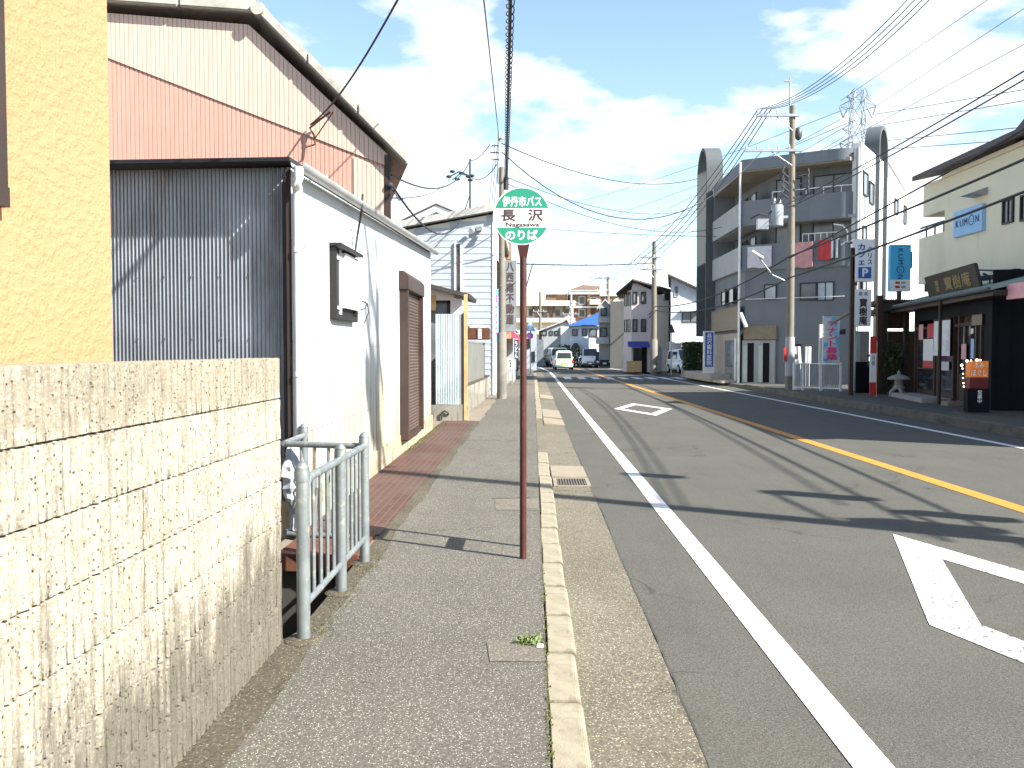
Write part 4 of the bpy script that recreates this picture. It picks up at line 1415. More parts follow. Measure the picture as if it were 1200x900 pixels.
def utility_pole(x, y, z0, top, label, arms, transformer=True, rod=1.0, r0=.17, group='concrete utility poles', sheet=False, m='pole_conc', name='utility_pole', drop=4.0):
    t = thing(name, label, 'utility pole', (x, y, z0), group)
    MB().tube([(x, y, z0 - .1), (x, y, z0 + (top - z0) * .5), (x, y, top)], [r0, r0 * .83, r0 * .64], 18).build('shaft', m, t, smooth=True)
    if rod:
        MB().cyl((x - .1, y, top - .6), (x - .1, y, top + rod), .03, n=8).box(x - .32, x - .02, y - .03, y + .03, top + rod - .12, top + rod - .07).build('ground_wire_rod', 'steel', t, smooth=True)
    for (za, xa, xb, n) in arms:
        a = MB().box(x + xa, x + xb, y - .045 - r0 * .7, y + .045 - r0 * .7, za - .045, za + .045).build('crossarm', 'steel', t)
        MB().tube([(x + xa * .45, y - r0 * .7, za - .04), (x - .02, y - r0 * .6, za - .55)], .02, 6).build('brace', 'steel', t)
        for i in range(n):
            mb = MB()
            insulator(mb, (x + xa + .06 + (xb - xa - .5) * i / max(1, n - 1), y - r0 * .7, za + .045))
            mb.build('insulator', 'insul', a, smooth=True)
    zz = z0 + 2.4
    for k in range(int((top - 1.5 - zz) / .5)):
        s = 1 if k % 2 else -1
        MB().cyl((x, y + s * r0 * .5, zz + k * .5), (x + s * .04, y + s * (r0 + .14), zz + k * .5), .01, n=6).build('step_bolt', 'steel', t)
    if transformer:
        zt = top - drop
        tr = MB().lathe((x - .52, y, 0), [(.18, zt - .40), (.22, zt - .37), (.22, zt + .34), (.18, zt + .40), (.02, zt + .42)], 18).build('transformer', 'transformer', t, smooth=True)
        for d in (-.1, .1):
            mb = MB(); insulator(mb, (x - .52 + d, y, zt + .45), .2, .05); mb.build('bushing', 'insul', tr, smooth=True)
        MB().box(x - .55, x, y - .06, y + .06, zt - .1, zt).build('transformer_bracket', 'steel', t)
        MB().box(x - 1.25, x - .85, y - .12, y + .12, zt - .50, zt - .12).box(x - .9, x - .5, y - .03, y + .03, zt - .34, zt - .28).build('switch_box', 'steel', t)
        MB().tube([(x - 1.5, y, zt - .1), (x - 1.2, y - .1, zt + .05), (x - .9, y - .05, zt + .0), (x - .6, y, zt + .3), (x - .2, y - .1, zt + 1.0)], .03, 6).build('lead_cable', 'cable', t, smooth=True)
        for k in range(4):
            MB().tube([(x - .2, y - .25, zt + .6 + .25 * k), (x - .45, y - .35, zt + .75 + .25 * k), (x - .35, y - .3, zt + 1.1 + .22 * k)], .035, 6).build('cable_termination', 'steel_dark', t, smooth=True)
            MB().tube([(x + .2, y - .2, zt + .5 + .3 * k), (x + .55, y - .3, zt + .72 + .25 * k), (x + .5, y - .3, zt + 1.05 + .2 * k)], .032, 6).build('cable_termination', 'steel_dark', t, smooth=True)
    if sheet:
        MB().lathe((x, y, 0), [(r0 * 1.0 + .012, z0 + .45), (r0 + .012, z0 + 1.9)], 18).build('bill_guard_sheet', 'apt_light', t, smooth=True)
        b = MB().box(x - .25, x - .17, y - .15, y - .05, z0 + 1.0, z0 + 1.5).build('notice_plate', 'red', t)
    return t


RX, RY = P(925, 455, Z=.06).x, P(925, 455, Z=.06).y
zz = lambda py: P(925, py, Y=RY).z
ptop = zz(124)
main = utility_pole(RX, RY, .06, ptop, 'tall concrete utility pole with transformer standing in front of the grey apartment block', [(zz(136), -1.35, .2, 4), (zz(177), -1.75, .3, 5)], True, 1.0, .155, sheet=True)
MB().ball((RX + .22, RY, zz(157)), (.14, .12, .24), 12, 8).build('switch_drum', 'steel_dark', main, smooth=True)
MB().cyl((RX + .10, RY - .05, .1), (RX + .10, RY - .05, .06 + 2.0), .03, n=8).build('cable_guard', 'galv', main)
# lamp on an arm of the pole
la = P(885, 299, Y=RY - .3); lb = P(905, 322, Y=RY - .1)
lm = MB().tube([(RX, RY, P(925, 332, Y=RY).z), lb, la + V(.15, 0, -.1)], .025, 8).build('lamp_arm', 'steel', main, smooth=True)
MB().obox(la + V(-.15, -.1, .12), (.42, 0, -.26), (0, .2, 0), (.04, 0, .07)).build('street_lamp_head', 'white_trim', lm, bevel=.01)

NT_ = 12.5
near_p = utility_pole(9.3, 4.3, .06, NT_, 'concrete utility pole with transformer nearest the camera on the far kerb', [(NT_ - .4, -1.35, .9, 4), (NT_ - 1.3, -1.2, 1.0, 5)], True, .5, drop=1.75)
for (yy, z0_, z1_, w) in ((6.0, 5.3, 6.1, .16), (5.35, 4.5, 5.2, .14), (4.62, 4.9, 5.7, .2), (6.6, 6.9, 7.4, .14)):
    MB().box(9.3 - w, 9.3 + w, yy - .12, yy + .12, z0_, z1_).build('junction_box', 'steel', near_p, bevel=.02)
    MB().tube([(9.3, 4.3, z1_ - .1), (9.3, yy, z1_ + .03)], .03, 6).build('box_arm', 'steel', near_p)
back_p = copy_tree(near_p)
back_p.location = (13.0, -15.0, .06)
back_p['label'] = 'concrete utility pole with transformer behind the camera on the far kerb'

F1 = P(766, 437, Z=.06)
fx, fy = F1.x, F1.y
fz = lambda py: P(766, py, Y=fy).z
far_p = utility_pole(fx, fy, .06, fz(283), 'slim concrete utility pole in front of the bay windowed house', [(fz(302), -.9, .4, 3), (fz(316), -.9, .4, 3)], False, 0, .2, sheet=False)
MB().lathe((fx, fy, 0), [(.24, .06), (.24, 2.1), (.2, 2.15)], 14).build('footing_sleeve', 'pole_grey', far_p, smooth=True)
F2 = P(712, 432, Y=95)
far2 = utility_pole(F2.x, 95, 0, P(712, 324, Y=95).z, 'distant concrete pole in front of the grey box house', [(P(712, 326, Y=95).z, -2.0, .3, 3), (P(712, 341, Y=95).z, -1.2, .3, 2)], False, 0, .24)
F3 = P(633, 430, Y=100)
utility_pole(F3.x, 100, 0, P(633, 342, Y=100).z, 'thin distant pole beyond the blue crossing sign', [(P(633, 365, Y=100).z, -.8, .8, 3)], False, 0, .2)
F4 = P(669, 420, Y=105)
utility_pole(F4.x, 105, 0, P(669, 345, Y=105).z, 'white distant pole with cross arms before the brown brick flats', [(P(669, 355, Y=105).z, -1, 1, 3), (P(669, 368, Y=105).z, -1, 1, 3)], False, 0, .2, m='apt_light')

# concrete pole on the near side with the coiled cable
L1 = P(588, 467, Z=0)
LX, LY = L1.x, L1.y
lz = lambda py: P(588, py, Y=LY).z
nl = utility_pole(LX, LY, 0, lz(196), 'concrete utility pole with dark lower half at the pavement edge by the siding house', [], False, 0, .115, m='pole_conc')
MB().lathe((LX, LY, 0), [(.150, 0), (.146, 1.95), (.128, 2.0)], 16).build('weathered_sleeve', 'pole_grey', nl, smooth=True)
MB().cyl((LX - .10, LY, lz(215)), (LX - .08, LY, lz(155)), .04, n=8).build('extension_rod', 'steel', nl, smooth=True)
MB().cyl((LX + .13, LY, lz(222)), (LX + .13, LY, lz(208)), .08, n=12).build('cable_splice', 'cable', nl, smooth=True)
for k, (py, d) in enumerate(((172, -.25), (180, -.3), (188, -.2), (164, .12))):
    mb = MB(); insulator(mb, (LX - .08 + d, LY - .05, lz(py))); mb.build('insulator', 'insul', nl, smooth=True)
    MB().cyl((LX - .08, LY - .05, lz(py) + .02), (LX - .08 + d, LY - .05, lz(py) + .02), .02, n=6).build('insulator_arm', 'steel_dark', nl)
# mast of the house behind
mq = P(551, 248, Y=34)
ms = thing('service_mast', 'thin black service mast with clustered insulators above the siding house', 'mast', (mq.x, 34, 0))
MB().cyl((mq.x, 34, 0), (mq.x, 34, P(552, 186, Y=34).z), .05, .04, 10).build('mast', 'steel_dark', ms, smooth=True)
for px, py in ((526, 207), (530, 201), (536, 210), (541, 203), (549, 207), (553, 206), (551, 211)):
    MB().ball(P(px, py, Y=34), (.11, .07, .06), 8, 6).build('insulator', 'cable', ms, smooth=True)
MB().tube([P(527, 207, Y=34), P(538, 201, Y=34), P(548, 205, Y=34), P(553, 207, Y=34)], .025, 6).tube([P(530, 211, Y=34), P(540, 203, Y=34), P(551, 208, Y=34)], .02, 6).build('jumper_cable', 'cable', ms, smooth=True)
mq2 = P(539.5, 252, Y=36)
tag(MB().cyl((mq2.x, 36, 4), (mq2.x, 36, P(539.5, 228, Y=36).z), .03, n=6).build('aerial_pole', 'steel', smooth=True), 'short thin aerial pole beside the service mast', 'aerial')

# ================================================================== grey apartment block
C1 = P(868, 448, Z=.06)
C1 = V(C1.x, C1.y, 0)
ua = V(.847, -.531, 0).normalized()
ia = V(.531, .847, 0).normalized()
ap = thing('apartment_block', 'grey four storey apartment block with white side and tall arch fins', 'apartment block', (C1.x + 3, C1.y + 4, 0))
def A(x, y, z=0):
    q = C1 + ua * x + ia * y
    return V(q.x, q.y, z)
def az(py, px=868): return P(px, py, Y=C1.y).z
LA = 4.85
C4 = V(C1.x, P(836, 300, X=C1.x).y, 0)
c4 = ((C4 - C1).dot(ua), (C4 - C1).dot(ia))
def plan(inset, back=13.9):
    d = V(*c4, 0).normalized()
    nC = V(d.y, -d.x, 0)
    p0 = V(0, 0, 0)
    # corner inset along both faces
    a = [(c4[0] + nC.x * inset, c4[1] + nC.y * inset), (nC.x * inset * 1.0 + inset * .35, inset), (LA, inset), (LA, back), (c4[0] + 4.5, back), (c4[0] + 2.5, c4[1] + 2.0)]
    return a
def slab(pl, z0, z1): return MB().prism([A(x, y, z0) for x, y in pl], (0, 0, z1 - z0))
zr1, zr0 = az(188), az(201)
z4t, z4b = az(236), az(264)
z3t, z3b = az(288), az(317)
z2 = az(352)
slab(plan(.10), -.02, z3b).build('wall', 'apt', ap)
slab(plan(1.05), z3b, zr0).build('recessed_wall', 'apt', ap)
# white sunlit side wall, a sheet in front of the core
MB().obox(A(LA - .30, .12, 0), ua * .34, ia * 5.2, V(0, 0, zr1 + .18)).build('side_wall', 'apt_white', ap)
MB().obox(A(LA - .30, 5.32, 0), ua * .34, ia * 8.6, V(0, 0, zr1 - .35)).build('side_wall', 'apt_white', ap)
MB().obox(A(LA - .12, .02, 0), ua * .10, ia * .1, V(0, 0, zr1 - .05)).build('corner_pier', 'apt_light', ap)
def rounded(o, r=.75, n=8):
    pts = [(c4[0] * (1 + .0), c4[1]), (0, -o), (LA - r + .05, -o)]
    for k in range(1, n + 1):
        a = k / n * math.pi / 2
        pts.append((LA - r + .05 + r * math.sin(a), -o + r * (1 - math.cos(a))))
    pts.append((LA + .05, 1.0))
    return [(A(x, y).x, A(x, y).y) for x, y in pts]
def side_pts(o): return rounded(o)
for (zb_, zt_, nm) in ((z4b, z4t, 4), (z3b, z3t, 3)):
    MB().strip(rounded(.03), zb_, zt_, .14, 1).build('balcony_parapet', 'apt', ap, smooth=True, angle=30)
    pl = [(c4[0] + .1, c4[1]), (.06, .03), (LA - .1, .03), (LA - .05, 1.3), (.3, 1.3), (c4[0] + 1.1, c4[1])]
    slab(pl, zb_ - .02, zb_ + .10).build('balcony_slab', 'apt_light', ap)
# pale cladding strips of the balconies on the street side
for (zb_, zt_) in ((z4b, z4t), (z3b, z3t)):
    a = A(c4[0], c4[1]); b = A(-.02, .0)
    MB().obox(V(a.x - .03, a.y, zb_ + .02), V(b.x - a.x, b.y - a.y, 0), V(-.02, 0, 0), V(0, 0, zt_ - zb_ - .04)).build('balcony_cladding', 'apt_light', ap)
a = A(c4[0], c4[1]); b = A(-.02, .0)
MB().obox(V(a.x - .03, a.y, az(386)), V(b.x - a.x, b.y - a.y, 0), V(-.06, 0, 0), V(0, 0, az(358) - az(386))).build('street_panel', 'tan', ap)
# roof: fascia round the corner, slab under it
MB().strip(rounded(.12, .9), zr0, zr1, .2, 1).build('roof_fascia', 'apt', ap, smooth=True, angle=30)
slab([(c4[0], c4[1]), (.02, -.06), (LA - .35, -.05), (LA - .05, .4), (LA - .05, 12), (c4[0] + 4.5, 12), (c4[0] + 2.5, c4[1] + 2)], zr0 - .05, zr0 + .10).build('roof_slab', 'soffit', ap)
M_end = MB().obox(V(C4.x + .02, C4.y - .06, z3b), V(1.7, 0, 0), V(0, .16, 0), V(0, 0, zr0 - z3b)).build('end_wall', 'apt', ap)
# railings on the balconies
for zt_, hi, xs in ((z4t, .28, (1.3, 4.75)), (z3t, .32, (2.6, 4.2))):
    rl = MB()
    rl.tube([A(xs[0], .04, zt_ + hi), A(xs[1] - .6, .04, zt_ + hi), A(xs[1] - .1, .16, zt_ + hi)], .022, 6)
    for k in range(5):
        x = xs[0] + (xs[1] - .6 - xs[0]) * k / 4
        rl.cyl(A(x, .04, zt_), A(x, .04, zt_ + hi), .016, n=6)
    rl.build('balcony_rail', 'white_trim', ap, smooth=True)
MB().tube([A(.2, -.02, az(351)), A(LA - .5, -.02, az(351))], .018, 6).build('conduit', 'white_trim', ap, smooth=True)
nA = -ia
def winA(x, y, z, w, h, **k): return window(ap, A(x, y, z), ua, nA, w, h, **k)
for zb_ in (z4b + .25, z3b + .25):
    winA(1.15, 1.05, zb_, 1.1, 1.75, frame='frame_dark', pane='glass_mid')
    winA(2.75, 1.05, zb_, 1.7, 1.75, frame='frame_dark', pane='glass_mid')
def wA_px(px0, py0, px1, py1, **k):
    # window on the street front A from its rectangle in the photograph
    def hit(px):
        r = ray(px, 400)
        # solve C1 + ua*s = t*r in plan
        det = ua.x * (-r.y) - ua.y * (-r.x)
        s = (-C1.x * (-r.y) - -C1.y * (-r.x)) / det
        return s
    s0, s1 = hit(px0), hit(px1)
    d = A((s0 + s1) / 2, 0).y
    return winA(s0, .095, P((px0 + px1) / 2, py1, Y=d).z, s1 - s0, P((px0 + px1) / 2, py0, Y=d).z - P((px0 + px1) / 2, py1, Y=d).z, **k)
wA_px(894, 333, 909, 351, frame='frame_dark', pane='glass_pale', mullion=0)
wA_px(936, 331, 956, 352, frame='frame_dark', pane='glass_mid', mullion=0)
wA_px(956, 330, 976, 352, frame='frame_dark', pane='glass_pale', mullion=1, bar=.04)
# garage corner with tan tile
def bA(x0, x1, y0, y1, z0, z1): return MB().obox(A(x0, y0, z0), ua * (x1 - x0), ia * (y1 - y0), V(0, 0, z1 - z0))
bA(.12, 1.55, -.06, .12, az(398), az(382)).build('tan_band', 'tan', ap)
bA(.05, 1.5, -.02, .12, 0, az(399)).build('ground_front', 'grey_house', ap)
for s0, s1, m_ in ((.10, .30, 'blue_sheet'), (.80, .98, 'blue_sheet')):
    bA(s0, s1, -.05, 0, .08, az(405)).build('door', m_, ap)
    bA(s1, s1 + .28, -.035, 0, .08, az(402)).build('door_recess', 'black_wall', ap)
# street side at ground: stone porch
a, b = A(c4[0], c4[1]), A(0, 0)
pd = V(b.x - a.x, b.y - a.y, 0)
def sC(t0, t1, out, z0, z1, m_, nm): return MB().obox(V(a.x, a.y, z0) + pd * t0, pd * (t1 - t0), V(-out, 0, 0), V(0, 0, z1 - z0)).build(nm, m_, ap)
sC(.05, .98, .02, .05, az(390), 'stone', 'porch_wall')
sC(.50, .92, .05, .1, az(398), 'glass_mid', 'porch_door')
sC(.86, .90, .09, .1, az(396), 'white_trim', 'door_edge')
sC(-.4, .7, 1.0, .02, .35, 'stone', 'planter_wall')
sC(.45, .98, .9, .02, .12, 'stone', 'porch_step')
# windows of the street side
for zb_, h in ((z4b + .3, 1.4), (z3b + .3, 1.4), (z2 - .05, .75)):
    for t in (.35, .62):
        q = V(a.x, a.y, zb_) + pd * t + (V(.95, 0, 0) if zb_ > z3b else V(-.015, 0, 0))
        if zb_ < z3b: q.x = a.x - .02 + pd.x * t
        window(ap, q, pd, (-1, 0, 0), 1.0, h, frame='frame_dark', pane='glass_pale' if t > .5 else 'glass', mullion=0)
# drain pipes
MB().cyl(A(-.06, -.14, 0), A(-.06, -.14, zr1 - .1), .05, n=10).build('drain_pipe', 'white_pipe', ap, smooth=True)
MB().cyl(A(LA - .02, -.10, 0), A(LA - .02, -.10, zr1 - .05), .05, n=10).build('drain_pipe', 'apt_light', ap, smooth=True)
# white side windows
nB = ua
def wB(y, z, w, h): return window(ap, A(LA + .04, y, z), ia, nB, w, h, frame='frame_dark', pane='glass_mid', mullion=0, th=.06)
for y, py0, py1, w in ((.45, 200, 228, .9), (1.65, 212, 238, .9), (7.2, 232, 250, .9), (9.6, 240, 262, .7), (.45, 264, 281, .8), (.5, 325, 352, .9)):
    d = A(LA, y).y
    px_ = 1005
    z_ = P(px_ + y * 6, py1, Y=d).z
    wB(y, z_, w, P(px_ + y * 6, py0, Y=d).z - z_)
# arch fins
def arch(o, along, out, depth, w, ztop, zbot, name='arch_fin'):
    """U turned upside down: profile in the plane of 'along' and up, band of depth along 'out'."""
    o, along, out = Vector(o), Vector(along).normalized(), Vector(out).normalized()
    rad = w / 2
    t = .16
    def prof(rr):
        p = [along * (rad - rr) + V(0, 0, zbot)]
        for k in range(25):
            a = math.pi * (1 - k / 24)
            p.append(along * (rad + rr * math.cos(a)) + V(0, 0, ztop - rad + rr * math.sin(a)))
        p.append(along * (rad + rr) + V(0, 0, zbot))
        return p
    outer, inner = prof(rad), prof(rad - t)
    rings = []
    for p, q in zip(outer, inner):
        rings.append([o + p, o + p + out * depth, o + q + out * depth, o + q])
    return MB().loft(rings).build(name, 'apt_arch', ap, smooth=True, angle=30)
bq = A(LA + .02, 2.9)
bq = bq - ua * .44
arch(bq, ia, ua, .62, 1.9, P(1035, 146, Y=A(LA, 3.4).y).z, 0.0)
a44 = V(C4.x, C4.y, 0)
arch(V(8.80, C4.y + .12, 0), Y1, X1, .82, 2.6, P(838, 170, Y=C4.y + .6).z, az(388) - .1)
# stair rail line on the roof behind
MB().tube([A(LA - .1, 5.5, zr1 + .6), A(LA - .1, 12.5, zr1 - .4)], .04, 6).build('roof_cable_duct', 'steel', ap, smooth=True)

def hang(name, label, px0, py0, px1, py1, m_, cat='laundry', yo=-.10):
    def hit(px):
        r = ray(px, 300)
        det = ua.x * (-r.y) - ua.y * (-r.x)
        return (-C1.x * (-r.y) - -C1.y * (-r.x)) / det
    s0, s1 = hit(px0), hit(px1)
    d = A((s0 + s1) / 2, 0).y
    z1_, z0_ = P((px0 + px1) / 2, py0, Y=d).z, P((px0 + px1) / 2, py1, Y=d).z
    mb = MB()
    rings = []
    for i in range(9):
        x = s0 + (s1 - s0) * i / 8
        w = .02 * math.sin(i * 1.7)
        rings.append([A(x, yo + w, z0_ + .03 * math.sin(i)), A(x, yo + w - .035, z0_ + .03 * math.sin(i)), A(x, yo - .02, z1_), A(x, yo + .30, z1_ + .02), A(x, yo + .30, z1_ - .02), A(x, yo + .02, z1_ - .03)])
    mb.loft(rings)
    return tag(mb.build(name, m_, smooth=True), label, cat, None)
hang('quilt', 'pale mauve quilt hung over the third floor balcony of the grey block', 877, 289, 905, 314, 'mauve_cloth', 'quilt')
hang('quilt', 'dusty pink quilt hung over the balcony beside the concrete pole', 931, 284, 953, 314, 'pink_cloth', 'quilt')
hang('flag_cloth', 'bright red cloth with black and white hung at the balcony corner', 960, 281, 976, 305, 'red', 'laundry', -.13)
hang('striped_cloth', 'black and white cloth hanging beside the red cloth on the balcony', 975, 280, 983, 303, 'cloth_white', 'laundry', -.15)
hang('dark_cloth', 'narrow black cloth pegged between the red and white laundry', 978, 279, 980.5, 304, 'black_plastic', 'laundry', -.19)
ha = thing('laundry_arm', 'curved white laundry arm sticking up at the balcony corner above the red cloth', 'laundry arm', tuple(A(4.3, -.1, z3t)))
MB().tube([A(3.9, -.1, z3t + .62), A(4.25, -.1, z3t + .55), A(4.45, -.1, z3t + .3), A(4.45, -.1, z3t - .1), A(4.2, -.1, z3t - .25)], .03, 8).build('arm', 'white_trim', ha, smooth=True)
# bracket lamp above the garage
lq = P(872, 376, Y=C1.y - .6)
gl = thing('bracket_lamp', 'tilted white bracket lamp above the garage corner of the grey block', 'lamp', tuple(lq))
MB().obox(lq + V(-.2, 0, .33), (.26, 0, -.62), (.12, 0, .05), (0, .22, 0)).build('lamp_head', 'white_trim', gl, bevel=.02)
MB().tube([lq + V(.1, .1, -.25), lq + V(.02, .3, -.5), V(C1.x, C1.y, lq.z - .6)], .025, 6).build('arm', 'steel_dark', gl, smooth=True)
# vertical blue clinic sign beside the porch
x0, x1, z0, z1 = rect(824.5, 388, 837.5, 431, 43.4)
cs_ = thing('blue_clinic_sign', 'upright royal blue sign with white characters by the grey block porch', 'sign', ((x0 + x1) / 2, 43.4, .06))
MB().box(x0, x1, 43.4, 43.6, .3, z1).build('frame', 'white_trim', cs_)
bf = MB().box(x0 + .07, x1 - .07, 43.37, 43.4, z0 + .05, z1 - .06).build('face', 'royal', cs_)
text('長\n沢\n歯\n科\n医\n院', 'sign_white', bf, (x0 + .14, 43.37, z0 + .12), X1, Z1, x1 - x0 - .28, z1 - z0 - .25, .02, n_off=.01)

# ================================================================== beige school building behind the black shop
KX = 12.6
def K(px, py): return P(px, py, X=KX)
KF = K(1107, 250).y
KN = 11.6
kz = K(1107, 205).z
kb = thing('beige_building', 'large beige rendered building carrying a wide sky blue sign', 'building', (KX + 3, 20, .06))
MB().box(KX, KX + 8, KN, KF, 0, kz + .02).build('wall', 'kumon_wall', kb)
MB().box(KX - .08, KX, KN, KF + .05, kz - .12, kz).build('wall_moulding', 'kumon_wall', kb)
MB().prism([(KX - .50, KN - .3, kz + .02), (KX + 4, KN - .3, kz + 1.0), (KX + 8.3, KN - .3, kz + .02), (KX + 8.3, KN - .3, kz + .2), (KX + 4, KN - .3, kz + 1.2), (KX - .50, KN - .3, kz + .17)], (0, KF - KN + 1.5, 0)).build('roof', 'tile_dark', kb)
# raised gable of a second roof near the picture border
g0 = K(1183, 168); g1 = K(1205, 135)
MB().prism([(KX - .1, g0.y, kz + .15), (KX - .1, g1.y - 2.2, kz + .15), (KX - .1, g1.y - 1.3, g1.z + .5)], (4, 0, 0)).build('gable_roof', 'tile_dark', kb)
# projecting bay at the far end, upper floor, and balcony below
p0, p1 = K(1085, 212), K(1106, 246)
MB().box(KX + .02, KX + 3, KF, p0.y + .2, p1.z, kz - .05).build('bay', 'kumon_wall', kb)
b0 = P(1077, 290, X=KX + .3)
bz0, bz1 = K(1107, 326).z, K(1107, 268).z
MB().box(KX + .3, KX + 3, KF, b0.y, bz0, bz1).build('balcony', 'kumon_wall', kb)
MB().tube([(KX + .35, KF, bz1 + .35), (KX + .35, b0.y, bz1 + .35)], .03, 6).build('balcony_rail', 'steel_dark', kb)
for i in range(4):
    yy = KF + (b0.y - KF) * (i + .3) / 4
    MB().cyl((KX + .35, yy, bz1), (KX + .35, yy, bz1 + .35), .025, n=6).build('rail_post', 'steel_dark', kb)
MB().box(KX + .5, KX + 3, KF, b0.y, bz0 - .25, bz0).build('balcony_soffit', 'dark_wood', kb)
for (px0, px1, py0, py1) in ((1176, 1188.5, 232, 263), (1197, 1212, 226, 259)):
    q0, q1 = K(px0, py1), K(px1, py1)
    zt_ = K((px0 + px1) / 2, (py0 + 2 * py0) / 3).z
    window(kb, (KX, q0.y, K((px0 + px1) / 2, py1 - 1).z), -Y1, -X1, q0.y - q1.y, K((px0 + px1) / 2, py0 + 1).z - K((px0 + px1) / 2, py1 - 1).z, frame='frame_dark', mullion=1, th=.06)
yy = 22.0
for k in range(2):
    window(kb, (KX, 19.5 - 4 * k, 3.6), -Y1, -X1, 1.4, 1.5, frame='frame_dark')
cn = MB()
for (px, py) in ((1137, 224), (1162, 224), (1185, 222)):
    pass
q = K(1150, 229)
MB().prism([(KX - .45, q.y - .35, q.z + .02), (KX, q.y - .35, q.z + .18), (KX, q.y - .35, q.z - .02)], (0, .7, 0)).build('sign_floodlight', 'steel', kb)
def ksign_px(px0, px1, py0a, py1a):
    return K(px0, py0a), K(px1, py1a)
ks = thing('sky_blue_sign', 'wide sky blue sign with dark KUMON lettering on the beige wall', 'sign', tuple(K(1138, 262)))
y0, y1 = K(1121, 260).y, K(1155, 260).y
zb_, zt_ = K(1121, 279).z, K(1121, 249).z
MB().box(KX - .10, KX, y1, y0, zb_, zt_).build('panel', 'blue_sign', ks, bevel=.008)
L = y0 - y1
def klogo(parent, o, u, v, L, H):
    """the letters K U M, a round face for O, then N"""
    o, u, v = Vector(o), Vector(u), Vector(v)
    n = u.cross(v)
    cw_ = L / 5.4
    for i, ch in ((0, 'K'), (1, 'U'), (2, 'M'), (4.62, 'N')):
        text(ch, 'navy', parent, o + u * (cw_ * i + .06 * cw_), u, v, cw_ * .72, H * .72, .004, n_off=.012)
    c = o + u * (cw_ * 3.72) + v * (H * .38)
    r = min(H * .56, cw_ * .74)
    ring = []
    for k in range(28):
        a = 2 * math.pi * k / 28
        ring.append((c + (u * math.cos(a) + v * math.sin(a)) * r, c + (u * math.cos(a) + v * math.sin(a)) * (r - H * .085)))
    mb = MB()
    for k in range(28):
        a, b = ring[k], ring[(k + 1) % 28]
        mb.prism([a[0] + n * .004, b[0] + n * .004, b[1] + n * .004, a[1] + n * .004], n * .008)
    e = H * .05
    for sx in (-.28, .28):
        mb.obox(c + u * (sx * r - e) + v * (.08 * r) + n * .004, u * (2 * e), v * e * 1.1, n * .008)
    mb.obox(c - u * (.28 * r) - v * (.34 * r) + n * .004, u * (.56 * r), v * e, n * .008)
    mb.build('emblem', 'navy', parent)
klogo(ks, (KX - .10, y0 - L * .10, zb_ + (zt_ - zb_) * .36), -Y1, Z1, L * .80, (zt_ - zb_) * .36)

# ================================================================== black fronted shop
SN, SF = V(10.5, 20.55, 0), V(11.55, 27.2, 0)
su = (SF - SN).normalized()                 # along the front, going away
sn = V(-su.y, su.x, 0)                      # outward, to the street
so = V(su.y, -su.x, 0)                      # inward
SL = (SF - SN).length
def S(s, d=0, z=0):
    q = SN + su * s + so * d
    return V(q.x, q.y, z)
def s_of(px):
    r = ray(px, 400)
    det = su.x * (-r.y) - su.y * (-r.x)
    return (-SN.x * (-r.y) - -SN.y * (-r.x)) / det
def S_px(px, py):
    s = s_of(px)
    return s, P(px, py, Y=S(s).y).z
shp = thing('black_shop', 'low black boarded shop with brown timber doors and green copper roof', 'shop', (11.5, 23, .06))
sz = .06
se = 2.74
# walls around the timber front
dA, dB = s_of(1151), s_of(1072)
MB().obox(S(0, .02, sz), su * (dA), so * .15, V(0, 0, se - sz)).build('wall', 'black_wall', shp)
MB().obox(S(dB, .02, sz), su * (SL - dB), so * .15, V(0, 0, se - sz)).build('wall', 'black_wall', shp)
MB().obox(S(dA, .02, P(1110, 371, Y=23).z), su * (dB - dA), so * .15, V(0, 0, se - P(1110, 371, Y=23).z)).build('lintel_wall', 'black_wall', shp)
MB().obox(S(0, 0, sz), so * 4.0, su * -.02, V(0, 0, se + .5)).build('gable_wall', 'black_wall', shp)
bd = MB()
for k in range(12):
    bd.obox(S(0, .1 + k * .32, sz), so * .02, su * -.035, V(0, 0, se + .5))
bd.build('wall_batten', 'black_wall', shp)
MB().obox(S(SL - .1, .1, sz), so * 1.2, su * .1, V(0, 0, se)).build('far_wall', 'black_wall', shp)
MB().obox(S(.0, 1.3, sz), su * SL, so * .1, V(0, 0, se)).build('back_wall', 'brown_dark', shp)
MB().obox(S(.0, .1, sz - .03), su * SL, so * 1.3, V(0, 0, .05)).build('floor', 'granite', shp)
# timber front: posts, sliding doors and window
zl0 = P(1110, 371, Y=23).z
for px in (1073, 1096, 1118, 1124, 1150):
    s = s_of(px)
    MB().obox(S(s - .05, -.02, sz), su * .10, so * .12, V(0, 0, zl0 - sz)).build('timber_post', 'brown_wood', shp)
MB().obox(S(dA, -.015, sz + 2.0), su * (dB - dA), so * .1, V(0, 0, .08)).build('head_rail', 'brown_wood', shp)
d0, d1 = s_of(1117), s_of(1096)
def pane(s0, s1, z0, z1, m_, nm='glazing', d=.03): return MB().obox(S(s0, d, z0), su * (s1 - s0), so * .02, V(0, 0, z1 - z0)).build(nm, m_, shp)
pane(s_of(1118), s_of(1073), sz + .1, sz + 2.0, 'glass', 'door_glass')
for px0, px1 in ((1075, 1095), (1098, 1117)):
    a, b = s_of(px1), s_of(px0)
    f = MB()
    f.obox(S(a, .0, sz + .02), su * .07, so * .03, V(0, 0, 1.98)).obox(S(b - .07, .0, sz + .02), su * .07, so * .03, V(0, 0, 1.98))
    f.obox(S(a, .0, sz + .02), su * (b - a), so * .028, V(0, 0, .25)).obox(S(a, .0, sz + .85), su * (b - a), so * .028, V(0, 0, .05))
    f.build('sliding_door', 'brown_wood', shp)
a, b = s_of(1150), s_of(1124)
pane(a, b, sz + .75, sz + 2.0, 'glass', 'window_glass')
